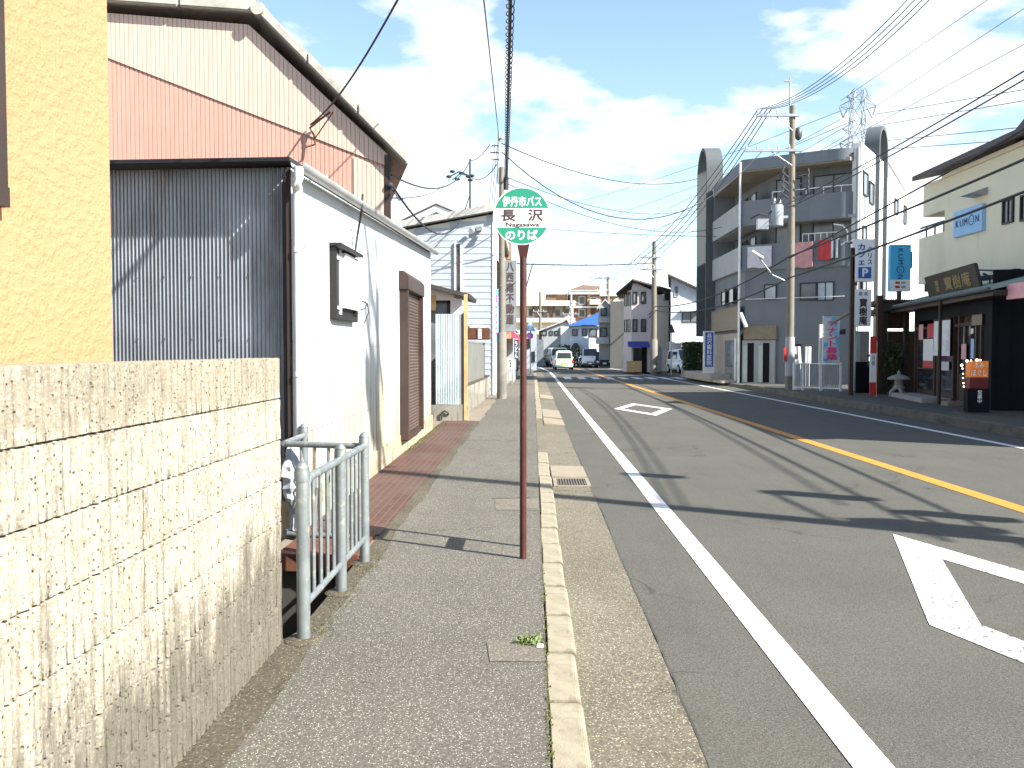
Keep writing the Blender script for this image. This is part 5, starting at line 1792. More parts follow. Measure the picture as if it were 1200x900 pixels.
MB().obox(S(a, -.01, sz), su * (b - a), so * .1, V(0, 0, .8)).build('window_apron', 'brown_wood', shp)
for px in (1131, 1138, 1144):
    s = s_of(px)
    MB().obox(S(s - .03, -.012, sz + .8), su * .06, so * .04, V(0, 0, 1.2)).build('window_bar', 'brown_wood', shp)
# posters on the glass
def poster(px0, px1, py0, py1, m_, label):
    s0, z1_ = S_px(px1, py0); s1, _ = S_px(px0, py0); z0_ = S_px((px0 + px1) / 2, py1)[1]
    return tag(MB().obox(S(s0, -.035, z0_), su * (s1 - s0), so * .008, V(0, 0, z1_ - z0_)).build('poster', m_), label, 'poster')
poster(1078, 1083, 380, 398, 'pink_sign', 'small pink poster on the shop door glass, the narrower of the upper two')
poster(1088, 1096, 379, 396, 'red', 'red poster at the top of the shop door beside the white curtain')
pp = poster(1083.5, 1095, 397, 431, 'sign_white', 'tall white poster with a red foot on the shop door glass')
s0, z1_ = S_px(1095, 423); s1, _ = S_px(1083.5, 423); z0_ = S_px(1089, 431)[1]
MB().obox(S(s0, -.040, z0_), su * (s1 - s0), so * .004, V(0, 0, z1_ - z0_)).build('red_foot', 'red', pp)
tx = S_px(1095, 420)
poster(1101, 1114, 424, 434, 'mauve_cloth', 'pale notice on the lower door panel under the white curtain')
poster(1140, 1152, 368, 381, 'tan', 'square tan notice board above the shop window')
poster(1139, 1142, 385, 391, 'sign_white', 'tiny white card in the shop window')
poster(1139.5, 1143, 397, 420, 'blue_sign', 'narrow pale blue strip poster in the shop window')
poster(1128.5, 1134, 403, 421, 'pink_sign', 'faded pinkish strip poster low in the shop window')
# white door curtain
s0, zt_ = S_px(1118, 374.5); s1, _ = S_px(1099, 375); zb_ = S_px(1108, 417)[1]
vs, fs = [], []
nx, nz = 12, 6
for j in range(nz + 1):
    for i in range(nx + 1):
        vs.append(S(s0 + (s1 - s0) * i / nx, -.10 + .018 * math.sin(i * 1.5) * (1 - j / nz * .5), zb_ + (zt_ - zb_) * j / nz))
for j in range(nz):
    for i in range(nx):
        k = j * (nx + 1) + i
        fs.append((k, k + 1, k + nx + 2, k + nx + 1))
k = len(vs)
vs += [v + so * .01 for v in vs]
fs += [tuple(a + k for a in f[::-1]) for f in fs]
cu = thing('door_curtain', 'plain white cloth curtain hung over the black shop doorway', 'curtain', tuple(S((s0 + s1) / 2, -.1, zb_)))
MB().add(vs, fs).build('cloth', 'cloth_white', cu, smooth=True)
MB().tube([S(s0 - .05, -.10, zt_ + .03), S(s1 + .05, -.10, zt_ + .03)], .02, 8).build('rod', 'brown_wood', cu, smooth=True)
text('寶\n樹\n庵', 'grey_house', cu, S(s0 + .16, -.13, zb_ + .12), -su, Z1, .10, .30, .0, name='lettering', n_off=.006)
# green copper roof with an overhang to the street
RA, RB = s_of(1186), s_of(1036)
rf = MB()
def roofpt(s, d, z): return S(s, d, z)
ez = se + .02
prof_r = [(-.45, ez), (-.45, ez + .07), (1.45, ez + .55), (1.45, ez + .45)]
rf.loft([[S(RA, d, z) for d, z in prof_r], [S(RB + .4, d, z) for d, z in prof_r]]).build('roof', 'copper', shp)
n = 26
for k in range(n):
    s = RA + (RB + .4 - RA) * (k + .5) / n
    MB().obox(S(s, -.45, ez + .072), su * .03, so * 1.9 + V(0, 0, .48), V(0, 0, .03)).build('roof_seam', 'copper', shp)
MB().tube([S(RA, -.48, ez + .02), S(RB + .4, -.48, ez + .02)], .05, 8).build('roof_gutter', 'steel_dark', shp, smooth=True)
MB().obox(S(RA, -.40, ez - .12), su * (RB + .4 - RA), so * .5, V(0, 0, .12)).build('eave_board', 'brown_dark', shp)
MB().cyl(S(s_of(1122), -.42, sz), S(s_of(1122), -.42, ez), .045, n=10).build('eave_post', 'brown_dark', shp, smooth=True)
# dark timber board sign on the roof
s0, s1 = s_of(1143), s_of(1084)
zb_ = P(1113, 346, Y=S((s0 + s1) / 2).y).z; zt_ = P(1113, 317, Y=S((s0 + s1) / 2).y).z
nbs = thing('roof_board_sign', 'broad dark timber board with gold characters leaning over the copper roof', 'sign', tuple(S((s0 + s1) / 2, 0, zb_)))
up = (V(0, 0, 1) - so * .22).normalized()
up = (up + su * .10).normalized()
H = (zt_ - zb_) * 1.03
MB().obox(S(s0, .1, zb_), su * (s1 - s0), so * .08, up * H).build('board', 'brown_dark', nbs, bevel=.015)
b0 = S(s1, .1, zb_)
uu = -su
vv = (up - uu * up.dot(uu)).normalized()
Lb = s1 - s0
text('寶樹庵', 'gold', nbs, b0 + uu * (Lb * .40) + up * (H * .24), uu, vv, Lb * .48, H * .52, .02, n_off=.012)
text('蕎\n麦', 'gold', nbs, b0 + uu * (Lb * .20) + up * (H * .26), uu, vv, Lb * .09, H * .46, .02, n_off=.012)
MB().tube([S(s0 + .2, .6, zb_ + .2), S(s0 + .2, .2, zb_ + H * .6)], .03, 6).tube([S(s1 - .2, .6, zb_ + .2), S(s1 - .2, .2, zb_ + H * .6)], .03, 6).build('prop', 'steel_dark', nbs)
# sign lamps on thin arms over the roof
for px0, py0, px1, py1 in ((1136, 316, 1190, 318), (1138, 323, 1160, 325)):
    q0, q1 = P(px0, py0, X=11.9), P(px1, py1, X=11.7)
    al = thing('arm_lamp', 'dark sign lamp on a %s horizontal arm over the copper roof' % ('long' if px1 > 1170 else 'short'), 'lamp', tuple(q1))
    MB().tube([q0, q1], .025, 6).cyl(q1 + V(0, 0, 0), q1 - V(0, 0, .55 if px1 > 1170 else .3), .02, n=6).build('arm', 'steel_dark', al)
    MB().obox(q1 + V(-.08, -.1, -.06), (.16, 0, 0), (0, .5, 0), (0, 0, .12)).build('lamp_head', 'steel_dark', al, bevel=.01)
# pink sign at the border
q0, q1 = P(1179, 352, X=10.2), P(1225, 330, X=10.2)
psn = thing('pink_sign_board', 'plain pink sign board cut by the picture edge above the black wall', 'sign', (10.3, q0.y - 1, 2.4))
MB().box(10.2, 10.32, q1.y, q0.y, P(1180, 351, X=10.2).z, P(1180, 333, X=10.2).z).build('panel', 'pink_sign', psn, bevel=.01)
MB().box(10.32, 10.9, q0.y - .3, q0.y - .2, P(1180, 345, X=10.2).z, P(1180, 341, X=10.2).z).build('bracket', 'steel_dark', psn)
# illuminated floor sign
q = P(1144, 474, Y=19.7)
fs_ = thing('lit_floor_sign', 'orange and red lit floor sign on a black stand with tiny bulbs', 'sign', (q.x, q.y, .06))
sx_, sy_ = q.x, q.y
ssc = sy_ / 1037
def fz_(py): return P(1144, py, Y=sy_).z
w2 = 10.5 * ssc
MB().box(sx_ - w2 - .03, sx_ + w2 + .04, sy_ - .12, sy_ + .12, .06, fz_(455)).build('stand', 'black_wall', fs_, bevel=.02)
MB().box(sx_ - w2 - .2, sx_ + w2 + .2, sy_ - .35, sy_ + .35, .06, .10).build('base', 'steel_dark', fs_, bevel=.01)
MB().box(sx_ - w2, sx_ + w2, sy_ - .10, sy_ + .10, fz_(455), fz_(442)).build('lower_panel', 'dark_red', fs_)
pnl = MB().box(sx_ - w2, sx_ + w2, sy_ - .10, sy_ + .10, fz_(442), fz_(423)).build('upper_panel', 'lamp_orange', fs_)
text('ほぐし', 'sign_white', pnl, (sx_ - w2 * .85, sy_ - .10, fz_(440.5)), X1, Z1, w2 * 1.7, fz_(433) - fz_(440.5), .02, n_off=.006)
text('もみ', 'sign_white', pnl, (sx_ - w2 * .5, sy_ - .10, fz_(431)), X1, Z1, w2 * 1.0, fz_(425) - fz_(431), .02, n_off=.006)
text('営\n業\n中', 'sign_white', fs_, (sx_ - .04, sy_ - .12, fz_(472)), X1, Z1, .10, fz_(457) - fz_(472), .02, n_off=.006)
for i, (px, py) in enumerate(((1133, 423), (1138, 422.5), (1145, 422), (1149, 422), (1127, 428), (1128, 432), (1128.5, 438), (1128.5, 443), (1129, 449), (1129.5, 453))):
    MB().ball(P(px, py, Y=sy_ - .12), .018 if i not in (0, 2, 4) else .03, 8, 6).build('bulb', 'bulb', fs_, smooth=True)
tag(MB().lathe(P(1196, 473, Y=21) - V(0, 0, .1), [(.02, 0), (.16, .02), (.19, .10), (.15, .22), (.05, .28), (.035, .42), (.02, .46)], 14).build('white_jar', 'cloth_white', smooth=True), 'white jar on the ground by the black wall at the picture edge', 'jar')
# low stone step in front of the shop
tag(MB().obox(S(s_of(1118), -.75, .06), su * 3.4, so * .72, V(0, 0, .14)).build('entrance_step', 'granite', bevel=.015), 'long flat stone entrance step before the black shop doors', 'step')
tag(MB().box(P(1103, 474, Z=.1).x, P(1124, 474, Z=.1).x, P(1110, 476, Z=.08).y, P(1110, 476, Z=.08).y + .4, .06, .19).build('step_stone', 'slab', bevel=.02), 'short pale stone block between the entrance step and the lit sign', 'stone')

# stone lantern
q = P(1053, 463, Z=.12)
sln = thing('stone_lantern', 'squat grey stone lantern with broad flat roof on three legs', 'lantern', (q.x, q.y, .08))
k_ = q.y / 1037
for i in range(3):
    a = i * 2.094 + .5
    MB().tube([(q.x + math.cos(a) * 9 * k_, q.y + math.sin(a) * 9 * k_, .06), (q.x + math.cos(a) * 8 * k_, q.y + math.sin(a) * 8 * k_, .22), (q.x + math.cos(a) * 3 * k_, q.y + math.sin(a) * 3 * k_, .34)], [.05, .055, .06], 8).build('leg', 'granite', sln, smooth=True)
zq = lambda py: P(1053, py, Y=q.y).z
MB().lathe((q.x, q.y, 0), [(6.5 * k_, .30), (7 * k_, .36), (5.5 * k_, .40), (5 * k_, zq(445)), (5.5 * k_, zq(444))], 8).build('lamp_box', 'granite', sln)
MB().lathe((q.x, q.y, 0), [(.01, zq(445)), (12.5 * k_, zq(444.5)), (12.5 * k_, zq(443)), (7 * k_, zq(440)), (2 * k_, zq(438.5))], 24).build('roof', 'granite', sln, smooth=True)
MB().lathe((q.x, q.y, 0), [(1.2 * k_, zq(439)), (2.2 * k_, zq(437.5)), (1.6 * k_, zq(436)), (.3 * k_, zq(433.5))], 12).build('finial', 'granite', sln, smooth=True)
tag(MB().leaves((q.x + .25, q.y + 1.6, 1.0), (.5, .5, .85), 900, .09, random.Random(8)).build('dark_shrub', 'leaf'), 'dark leafy shrub behind the stone lantern beside the shop', 'shrub')

# carport between the shop and the apartment block
cpx = thing('timber_shelter', 'small timber shelter with ridged roof between the sign poles and shop', 'shelter', (11.2, 29, .06))
ca, cb = P(1030, 354, Y=28.2), P(1082, 352, Y=28.2)
MB().box(ca.x, cb.x + .8, 28.0, 30.6, ca.z - .05, ca.z + .06).build('roof', 'brown_wood', cpx)
MB().box(ca.x, cb.x + .8, 27.97, 28.02, ca.z - .30, ca.z - .06).build('fascia', 'dark_wood', cpx)
n = 20
for i in range(n):
    x = ca.x + (cb.x - ca.x) * i / n
    MB().box(x, x + .03, 27.95, 28.0, ca.z - .02, ca.z + .08).build('roof_rib', 'dark_wood', cpx)
MB().box(P(1036, 380, Y=28.4).x, P(1062, 380, Y=28.4).x, 28.4, 28.45, P(1036, 385, Y=28.4).z, P(1036, 361, Y=28.4).z).build('beam_panel', 'brown_wood', cpx)
for px in (1036.5, 1062):
    x = P(px, 400, Y=28.1).x
    MB().box(x - .07, x + .07, 28.05, 28.19, .06, ca.z - .05).build('post', 'dark_wood', cpx)
gp0 = P(976, 378, Y=29.5); gp1 = P(1002, 362, Y=28.3)
MB().tube([gp0, gp1], .05, 6).build('rafter', 'tan', cpx)
MB().box(P(1003, 440, Y=29).x, P(1019, 440, Y=29).x, 29, 29.05, .06, P(1010, 424, Y=29).z).build('dark_panel', 'black_wall', cpx)
yb_ = thing('yellow_storage', 'pale vending cabinet glimpsed behind the white framed signs', 'cabinet', (11.6, 31.4, .06))
MB().box(P(1002, 400, Y=31).x, P(1019, 400, Y=31).x, 31, 31.6, .06, P(1010, 388, Y=31).z).build('body', 'grey_house', yb_, bevel=.02)
MB().box(P(1003, 400, Y=31).x, P(1008, 400, Y=31).x, 30.97, 31.0, .5, P(1010, 391, Y=31).z).build('glass_door', 'blue_sheet', yb_)

# sign poles
def sign_pole(px, Y, top, w, m_, label, base=None):
    x = P(px, 400, Y=Y).x
    t = thing('sign_post', label, 'post', (x, Y, .06), None)
    MB().box(x - w, x + w, Y, Y + 2 * w, .06, P(px, top, Y=Y).z).build('post', m_, t, bevel=.008)
    return t, x
YSG = 27.4
t1, x1_ = sign_pole(998.5, YSG, 290, .06, 'brown_wood', 'brown square post carrying the white cafe parking sign')
MB().box(x1_, P(1004, 400, Y=YSG).x, YSG + .02, YSG + .1, P(1004, 330.5, Y=YSG).z - .1, P(1004, 330.5, Y=YSG).z).build('bracket', 'steel_dark', t1)
t2, x2_ = sign_pole(1031.5, YSG + .6, 346, .085, 'brown_wood', 'plain brown post between the white upright signs and the timber shelter')
def hanging_sign(name, label, px0, py0, px1, py1, Y, face='sign_white', th=.22):
    x0, x1, z0, z1 = rect(px0, py0, px1, py1, Y)
    t = thing(name, label, 'sign', ((x0 + x1) / 2, Y, z0))
    b = MB().box(x0, x1, Y, Y + th, z0, z1).build('box', face, t, bevel=.015)
    return t, b, x0, x1, z0, z1
t, b, x0, x1, z0, z1 = hanging_sign('cafe_sign', 'white upright cafe sign with blue characters and a blue parking square', 999, 280, 1025.5, 330, YSG)
w = x1 - x0; h = z1 - z0
text('カ\nフ\nェ', 'royal', t, (x0 + w * .24, YSG, z0 + h * .40), X1, Z1, w * .30, h * .48, .03, n_off=.012)
text('ク\nリ\nス', 'royal', t, (x0 + w * .66, YSG, z0 + h * .40), X1, Z1, w * .22, h * .42, .02, n_off=.012)
bx = MB().box(x0 + w * .26, x0 + w * .84, YSG - .02, YSG, z0 + h * .08, z0 + h * .34).build('parking_square', 'royal', t)
text('P', 'sign_white', bx, (x0 + w * .44, YSG - .02, z0 + h * .12), X1, Z1, w * .24, h * .18, .03, n_off=.012)
MB().box(x0 + w * .40, x0 + w * .52, YSG + .06, YSG + .16, z0 - .25, z0).build('hanger', 'steel_dark', t)
MB().tube([(x0 - .15, YSG + .1, z1 - .1), (x0, YSG + .1, z1 - .1)], .04, 6).build('bracket', 'steel_dark', t)
t, b, x0, x1, z0, z1 = hanging_sign('shop_name_sign', 'white upright sign with black brush characters under the cafe sign', 1001, 339, 1021.5, 382.5, YSG)
w = x1 - x0; h = z1 - z0
text('寶\n樹\n庵', 'sign_char', t, (x0 + w * .28, YSG, z0 + h * .05), X1, Z1, w * .46, h * .70, .03, n_off=.012)
text('蕎 麦', 'sign_char', t, (x0 + w * .24, YSG, z0 + h * .83), X1, Z1, w * .54, h * .10, .0, n_off=.012)
YK = 28.6
t, b, x0, x1, z0, z1 = hanging_sign('cyan_upright_sign', 'upright cyan sign with sideways KUMON letters and white foot', 1043, 286.5, 1068, 341.5, YK, 'cyan_sign')
w = x1 - x0; h = z1 - z0
klogo(t, (x0 + w * .36, YK - .002, z1 - h * .08), -Z1, X1, h * .66, w * .34)
ft = MB().box(x0 + .01, x1 - .01, YK - .015, YK, z0 + .01, z0 + h * .25).build('white_foot', 'sign_white', t)
for i, (dx, dz, m_) in enumerate(((.24, .16, 'red'), (.52, .16, 'steel'), (.24, .07, 'red'), (.52, .07, 'copper'))):
    MB().box(x0 + w * dx, x0 + w * (dx + .22), YK - .022, YK - .015, z0 + h * dz, z0 + h * (dz + .05)).build('small_mark', m_, ft)
MB().box((x0 + x1) / 2 - .06, (x0 + x1) / 2 + .06, YK + .05, YK + .15, ca.z, z0).box(x1, x1 + .06, YK + .05, YK + .12, z0 + h * .5, z0 + h * .85).build('support', 'steel_dark', t)
x, z1_ = P(1021, 395, Y=26.6).x, P(1023, 394, Y=26.6).z
rwp = thing('red_white_post', 'red and white upright notice post by the brown steel post', 'post', (x, 26.6, .06))
zr = lambda py: P(1023, py, Y=26.6).z
MB().box(x - .02, x + .16, 26.6, 26.64, zr(414), z1_).build('upper_panel', 'red', rwp)
MB().box(x - .02, x + .16, 26.6, 26.64, zr(448), zr(414)).build('middle_panel', 'sign_white', rwp)
MB().box(x - .02, x + .16, 26.6, 26.64, .12, zr(448)).build('lower_panel', 'red', rwp)
MB().cyl((x + .18, 26.62, .06), (x + .18, 26.62, zr(400)), .018, n=8).build('stake', 'wood', rwp)
text('月\n極', 'sign_char', rwp, (x + .02, 26.6, zr(428)), X1, Z1, .10, zr(417) - zr(428), .0, n_off=.006)

# tenant banner, stacked boards, white fence, vents at the apartment wall
standing_banner('tenant_banner', 'bright pink and cyan tenant wanted banner before the grey apartment wall', 965, 372, 984, 425, 31.0, 'tenant', 'テ\nナ\nン\nト\n募\n集', 'banner_pink', .06, bold=.03)
YW = 31.2
bs_ = thing('leaning_boards', 'row of pale boards leaning on the apartment wall behind the white fence', 'boards', (P(942, 420, Y=33.5).x, 33.5, .06))
for i, px in enumerate((934, 939.5, 945, 950)):
    x0, x1, z0, z1 = rect(px, 403, px + 3.6, 424, 33.2)
    MB().obox((x0, 33.2 + .1 * i, .1), (x1 - x0, 0, 0), (0, .05, 0), (.1 if i > 1 else -.05, .3, z1 - .1)).build('board', 'apt_light' if i % 2 == 0 else 'white_trim', bs_, bevel=.01)
x0, x1, z0, z1 = rect(932, 403, 953, 406, 33.1)
MB().box(x0, x1, 33.1, 33.2, z0, z1).build('dark_cap', 'black_plastic', bs_)
x0, x1, z0, z1 = rect(960, 380, 968, 428, 32.6)
wpn = tag(MB().box(x0, x1, 32.6, 32.7, .06, z1).build('signboard', 'apt_white', bevel=.01), 'tall white board half hidden behind the tenant banner', 'signboard')
tag(MB().prism([(x0 + .05, 32.0, P(964, 392, Y=32).z), (x1 + .5, 32.0, P(964, 392, Y=32).z), (x1 + .5, 32.0, P(964, 385, Y=32).z)], (0, .5, 0)).build('small_canopy', 'black_plastic'), 'small black canopy beside the tenant banner', 'canopy')
wfn = thing('white_slat_fence', 'waist high pale slatted fence beside the tall concrete pole', 'fence', (P(957, 457, Y=YW).x, YW, .06))
fa, fb = P(930, 457, Z=.06), P(985, 459, Z=.06)
fa, fb = V(fa.x, fa.y, 0), V(fb.x, fb.y, 0)
fh = P(930, 425, Y=fa.y).z
fd = (fb - fa)
for t_ in (0, .20, .58, 1.0):
    q = fa + fd * t_
    MB().box(q.x - .03, q.x + .03, q.y - .03, q.y + .03, .06, fh + .02).build('post', 'white_trim', wfn)
for zz_ in (.16, fh - .03):
    MB().tube([V(fa.x, fa.y, zz_), V(fb.x, fb.y, zz_)], .022, 6).build('rail', 'white_trim', wfn)
for k in range(26):
    q = fa + fd * ((k + .5) / 26)
    MB().box(q.x - .022, q.x + .022, q.y + .03, q.y + .045, .14, fh - .04).build('slat', 'grey_house', wfn)
bq = P(934, 424, Y=31.9)
tag(MB().lathe((bq.x, 31.9, .06), [(.13, 0), (.14, .7), (.10, .78), (.06, .95), (.05, 1.02)], 14).build('gas_cylinder', 'apt_white', smooth=True), 'whitish gas cylinder behind the pale slatted fence end', 'cylinder')

# ================================================================== houses further along the far side
def gable_house(name, label, Y, px0, px1, py_eave, py_ridge, pxr, m_wall, m_roof, wins=(), depth=9, over=.25, cat='house', z0=0, frame='frame_dark', pane_='glass_mid'):
    x0, x1 = P(px0, py_eave, Y=Y).x, P(px1, py_eave, Y=Y).x
    ze_, zr_ = P(px0, py_eave, Y=Y).z, P(pxr, py_ridge, Y=Y).z
    xr_ = P(pxr, py_ridge, Y=Y).x
    t = thing(name, label, cat, ((x0 + x1) / 2, Y + depth / 2, z0))
    sk = max(0, x0) / Y * 1.03          # depth sheared along the view line, so the side walls stay hidden
    MB().prism([(x0, Y, z0 - .1), (x1, Y, z0 - .1), (x1, Y, ze_), (xr_, Y, zr_ - .1), (x0, Y, ze_)], (sk * depth, depth, 0)).build('wall', m_wall, t)
    sl1 = (zr_ - ze_) / (xr_ - x0) if xr_ > x0 + .01 else 0
    mb = MB()
    for xa, xb in ((x0 - over, xr_), (xr_, x1 + over)):
        za = zr_ - abs(xr_ - xa) * ((zr_ - ze_) / max(.1, abs(xr_ - (x0 if xa < xr_ else x1))))
        zb2 = zr_ - abs(xr_ - xb) * ((zr_ - ze_) / max(.1, abs(xr_ - (x0 if xb < xr_ else x1))))
        mb.prism([(xa, Y - over, za), (xb, Y - over, zb2), (xb, Y - over, zb2 + .16), (xa, Y - over, za + .16)], (sk * (depth + 2 * over), depth + 2 * over, 0))
    mb.build('roof', m_roof, t)
    for w_ in wins:
        win_px(t, *w_, Y, frame=frame, pane=pane_, mullion=0, th=.08, bar=.07)
    return t

# bay windowed pale house with blue awning: a faceted front
YBH = 60.0
bh = thing('bay_window_house', 'pale three storey house with faceted bay windows and violet blue awning', 'house', (8, YBH + 4, 0))
q = lambda px, Y=YBH: P(px, 400, Y=Y).x
bz = lambda py: P(745, py, Y=YBH).z
x0, x1, x2, x3 = q(733), q(740), q(763), q(786)
fr = [(x0 * 1.09, YBH + 5), (x0, YBH + 1.2), (x1, YBH), (x2, YBH), (x2 + .25, YBH + 8)]
MB().prism([V(x, y, 0) for x, y in fr], (0, 0, bz(340))).build('wall', 'pale_house', bh)
MB().prism([V(x2 - .02, YBH + .02, 0), V(x3, YBH + .9, 0), V(x3, YBH + 8, 0), V(x2, YBH + 8, 0)], (0, 0, bz(345))).build('side_wing', 'cream', bh)
rz = bz(329)
MB().loft([[V(x0 - .5, YBH + .9, bz(344)), V(q(741), YBH - .3, rz), V(x2 + .35, YBH - .3, bz(337)), V(x3 + .3, YBH + .7, bz(341))],
           [V(x0 * 1.09 - .4, YBH + 6, bz(344)), V(q(741) + .6, YBH + 8, rz + .2), V(x2 + .6, YBH + 8, bz(334)), V(x3 + .3, YBH + 8, bz(338))]]).build('roof', 'brown_roof', bh)
MB().tube([V(x0 - .5, YBH + .9, bz(344)), V(q(741), YBH - .32, rz), V(x2 + .35, YBH - .32, bz(337)), V(x3 + .3, YBH + .7, bz(341))], .12, 6).build('roof_edge', 'brown_dark', bh)
MB().prism([V(x1, YBH - .05, bz(340)), V(x2, YBH - .05, bz(340)), V(q(741.5), YBH - .05, rz - .05)], (0, .3, 0)).build('gable', 'pale_house', bh)
for (a0, a1, b0, b1) in ((741, 747, 342, 356), (751, 757, 342, 356), (741, 747, 374, 389), (751, 757, 374, 389)):
    win_px(bh, a0, b0, a1, b1, YBH, frame='frame_dark', pane='glass_mid', mullion=0, bar=.07, th=.08)
d = V(x1 - x0, -1.2, 0)
for (b0, b1) in ((342, 358), (374, 389)):
    for t_ in (.12, .56):
        window(bh, V(x0, YBH + 1.2, bz(b1)) + d * t_, d, (-d.y * -1 * -1, -d.x * 1, 0) if False else V(d.y, -d.x, 0), d.length * .3, bz(b0) - bz(b1), frame='frame_dark', pane='glass_mid', mullion=0)
window(bh, V(q(779), YBH + .62, bz(352)), V(x3 - x2, .9, 0), V(.9, -(x3 - x2), 0), .6, .6, frame='frame_alu', mullion=0)
aw2 = MB().prism([(q(735.5), YBH - .9, bz(407)), (q(735.5), YBH - .02, bz(400)), (q(735.5), YBH - .02, bz(406))], (q(760) - q(735.5), 0, 0)).build('awning', 'awning_blue', bh)
MB().box(q(742), q(758), YBH - .03, YBH, bz(423), bz(408)).build('shop_window', 'glass', bh)
MB().box(q(734.5), q(752), YBH - .06, YBH, 0, bz(423)).build('timber_base', 'wood', bh)
MB().box(q(752), q(758), YBH - .08, YBH, 0, bz(404)).build('door', 'black_wall', bh)
MB().box(q(768), q(776), YBH + .2, YBH + .3, 0, bz(406)).build('grey_door', 'grey_house', bh)

# navy clad house and white monopitch house
nv = thing('navy_house', 'dark navy clad house squeezed beside the white monopitch house', 'house', (9.5, 63, 0))
x0, x1, z0, z1 = rect(776, 356, 790, 436, 62)
MB().prism([(x0, 62, 0), (x1, 62, 0), (x1, 62, P(786, 346, Y=62).z), (x0, 62, P(776, 358, Y=62).z)], (x0 / 62 * 7.1, 7, 0)).build('wall', 'navy', nv)
MB().prism([(x0 - .1, 61.9, P(776, 358, Y=62).z), (x1, 61.9, P(786, 346, Y=62).z), (x1, 61.9, P(786, 344, Y=62).z), (x0 - .1, 61.9, P(776, 356, Y=62).z)], (0, 7.2, 0)).build('roof', 'tile_dark', nv)
win_px(nv, 782.5, 365, 785.5, 374, 62, frame='frame_alu', pane='glass_mid', mullion=0)
win_px(nv, 777, 402, 785, 429, 62, frame='frame_dark', pane='glass_pale', mullion=0)
YM = 56.0
mo = thing('monopitch_house', 'bluish white house with a steep single pitch brown roof and garage', 'house', (11, YM + 4, 0))
x0, x1 = P(786, 380, Y=YM).x, P(832, 380, Y=YM).x
zA, zB = P(786, 325, Y=YM).z, P(818, 341, Y=YM).z
zB = zA + (zB - zA) * (x1 - x0) / (P(818, 380, Y=YM).x - x0)
zg_ = P(800, 400, Y=YM).z
MB().prism([(x0, YM, zg_), (x1, YM, zg_), (x1, YM, zB), (x0, YM, zA)], (x0 / YM * 9.2, 9, 0)).build('wall', 'white_house', mo)
MB().prism([(x0 - .25, YM - .3, zA + .05), (x1 + .3, YM - .3, zB - .08), (x1 + .3, YM - .3, zB + .06), (x0 - .25, YM - .3, zA + .22)], (x0 / YM * 9.8, 9.6, 0)).build('roof', 'brown_roof', mo)
MB().prism([(x0 - .25, YM - .32, zA + .06), (x1 + .3, YM - .32, zB - .07), (x1 + .3, YM - .32, zB + .0), (x0 - .25, YM - .32, zA + .13)], (0, -.03, 0)).build('verge_board', 'brown_dark', mo)
MB().box(x0, x0 + 1.4, YM + .3, YM + .5, 0, zg_).build('ground_wall', 'white_house', mo)
MB().box(x0, x1, YM + 3.5, YM + 3.7, 0, zg_).build('garage_back', 'grey_house', mo)
MB().box(x0 + .05, x1, YM - 1.4, YM, zg_ - .12, zg_).build('canopy', 'white_trim', mo)
win_px(mo, 790, 335, 795, 348, YM, frame='frame_alu', pane='glass_mid', mullion=0)
win_px(mo, 799, 365, 820, 378, YM, frame='frame_dark', pane='glass_mid')
MB().box(P(798, 364, Y=YM).x, P(821, 364, Y=YM).x, YM - .35, YM, P(800, 365, Y=YM).z, P(800, 363, Y=YM).z).build('window_hood', 'white_trim', mo)
for px in (795, 799, 804):
    x = P(px, 400, Y=YM).x
    MB().box(x - .05, x + .05, YM - 1.35, YM - 1.25, 0, zg_ - .12).build('carport_post', 'grey_house', mo)
hq = P(813, 422, Y=52)
hd = thing('garden_hedge', 'dense dark clipped hedge before the garage of the white monopitch house', 'hedge', (hq.x, 52, .06))
hl = MB()
hg = random.Random(12)
for k in range(2600):
    c = V(hq.x + hg.uniform(-.62, .55), 52 + hg.uniform(-.5, .5), .1 + 1.85 * hg.random() ** .9)
    a = V(hg.uniform(-1, 1), hg.uniform(-1, 1), hg.uniform(-1, 1)).normalized() * hg.uniform(.05, .11)
    b = a.cross(V(hg.uniform(-1, 1), hg.uniform(-1, 1), hg.uniform(-1, 1))).normalized() * .05
    hl.quad(c - a, c + b, c + a, c - b)
hl.build('foliage', 'leaf', hd)
MB().cyl((hq.x, 52, .06), (hq.x, 52, 1.2), .05, .03, 8).build('stem', 'bark', hd)
sg = thing('grey_triangle_sign', 'back of a triangular road sign on a slim post before the white monopitch house', 'road sign', (P(786, 438, Y=50).x, 50, .06))
x0, x1, z0, z1 = rect(782.5, 379, 791.5, 390, 50)
MB().prism([(x0, 50, z0), (x1, 50, z0), ((x0 + x1) / 2, 50, z1)], (0, .03, 0)).build('plate', 'steel_dark', sg)
MB().cyl(((x0 + x1) / 2, 50.05, .06), ((x0 + x1) / 2, 50.05, z1 - .1), .03, n=8).build('post', 'steel', sg, smooth=True)
lwl = thing('planter_walls', 'low pale stone planter walls along the porch of the grey block', 'wall', (8.9, 46, .06))
x0, x1, z0, z1 = rect(799, 431, 812, 440, 49)
MB().box(P(1040, 440, Y=29.6).x, P(1071, 440, Y=29.6).x, 29.6, 29.7, .06, P(1050, 388, Y=29.6).z).build('screen_panel', 'brown_dark', cpx)
MB().box(x0, x1 + .8, 49, 49.2, 0, .36).build('wall', 'stone', lwl)
MB().box(x0 + .1, x1 + .8, 47, 49, 0, .22).build('planter', 'granite', lwl)

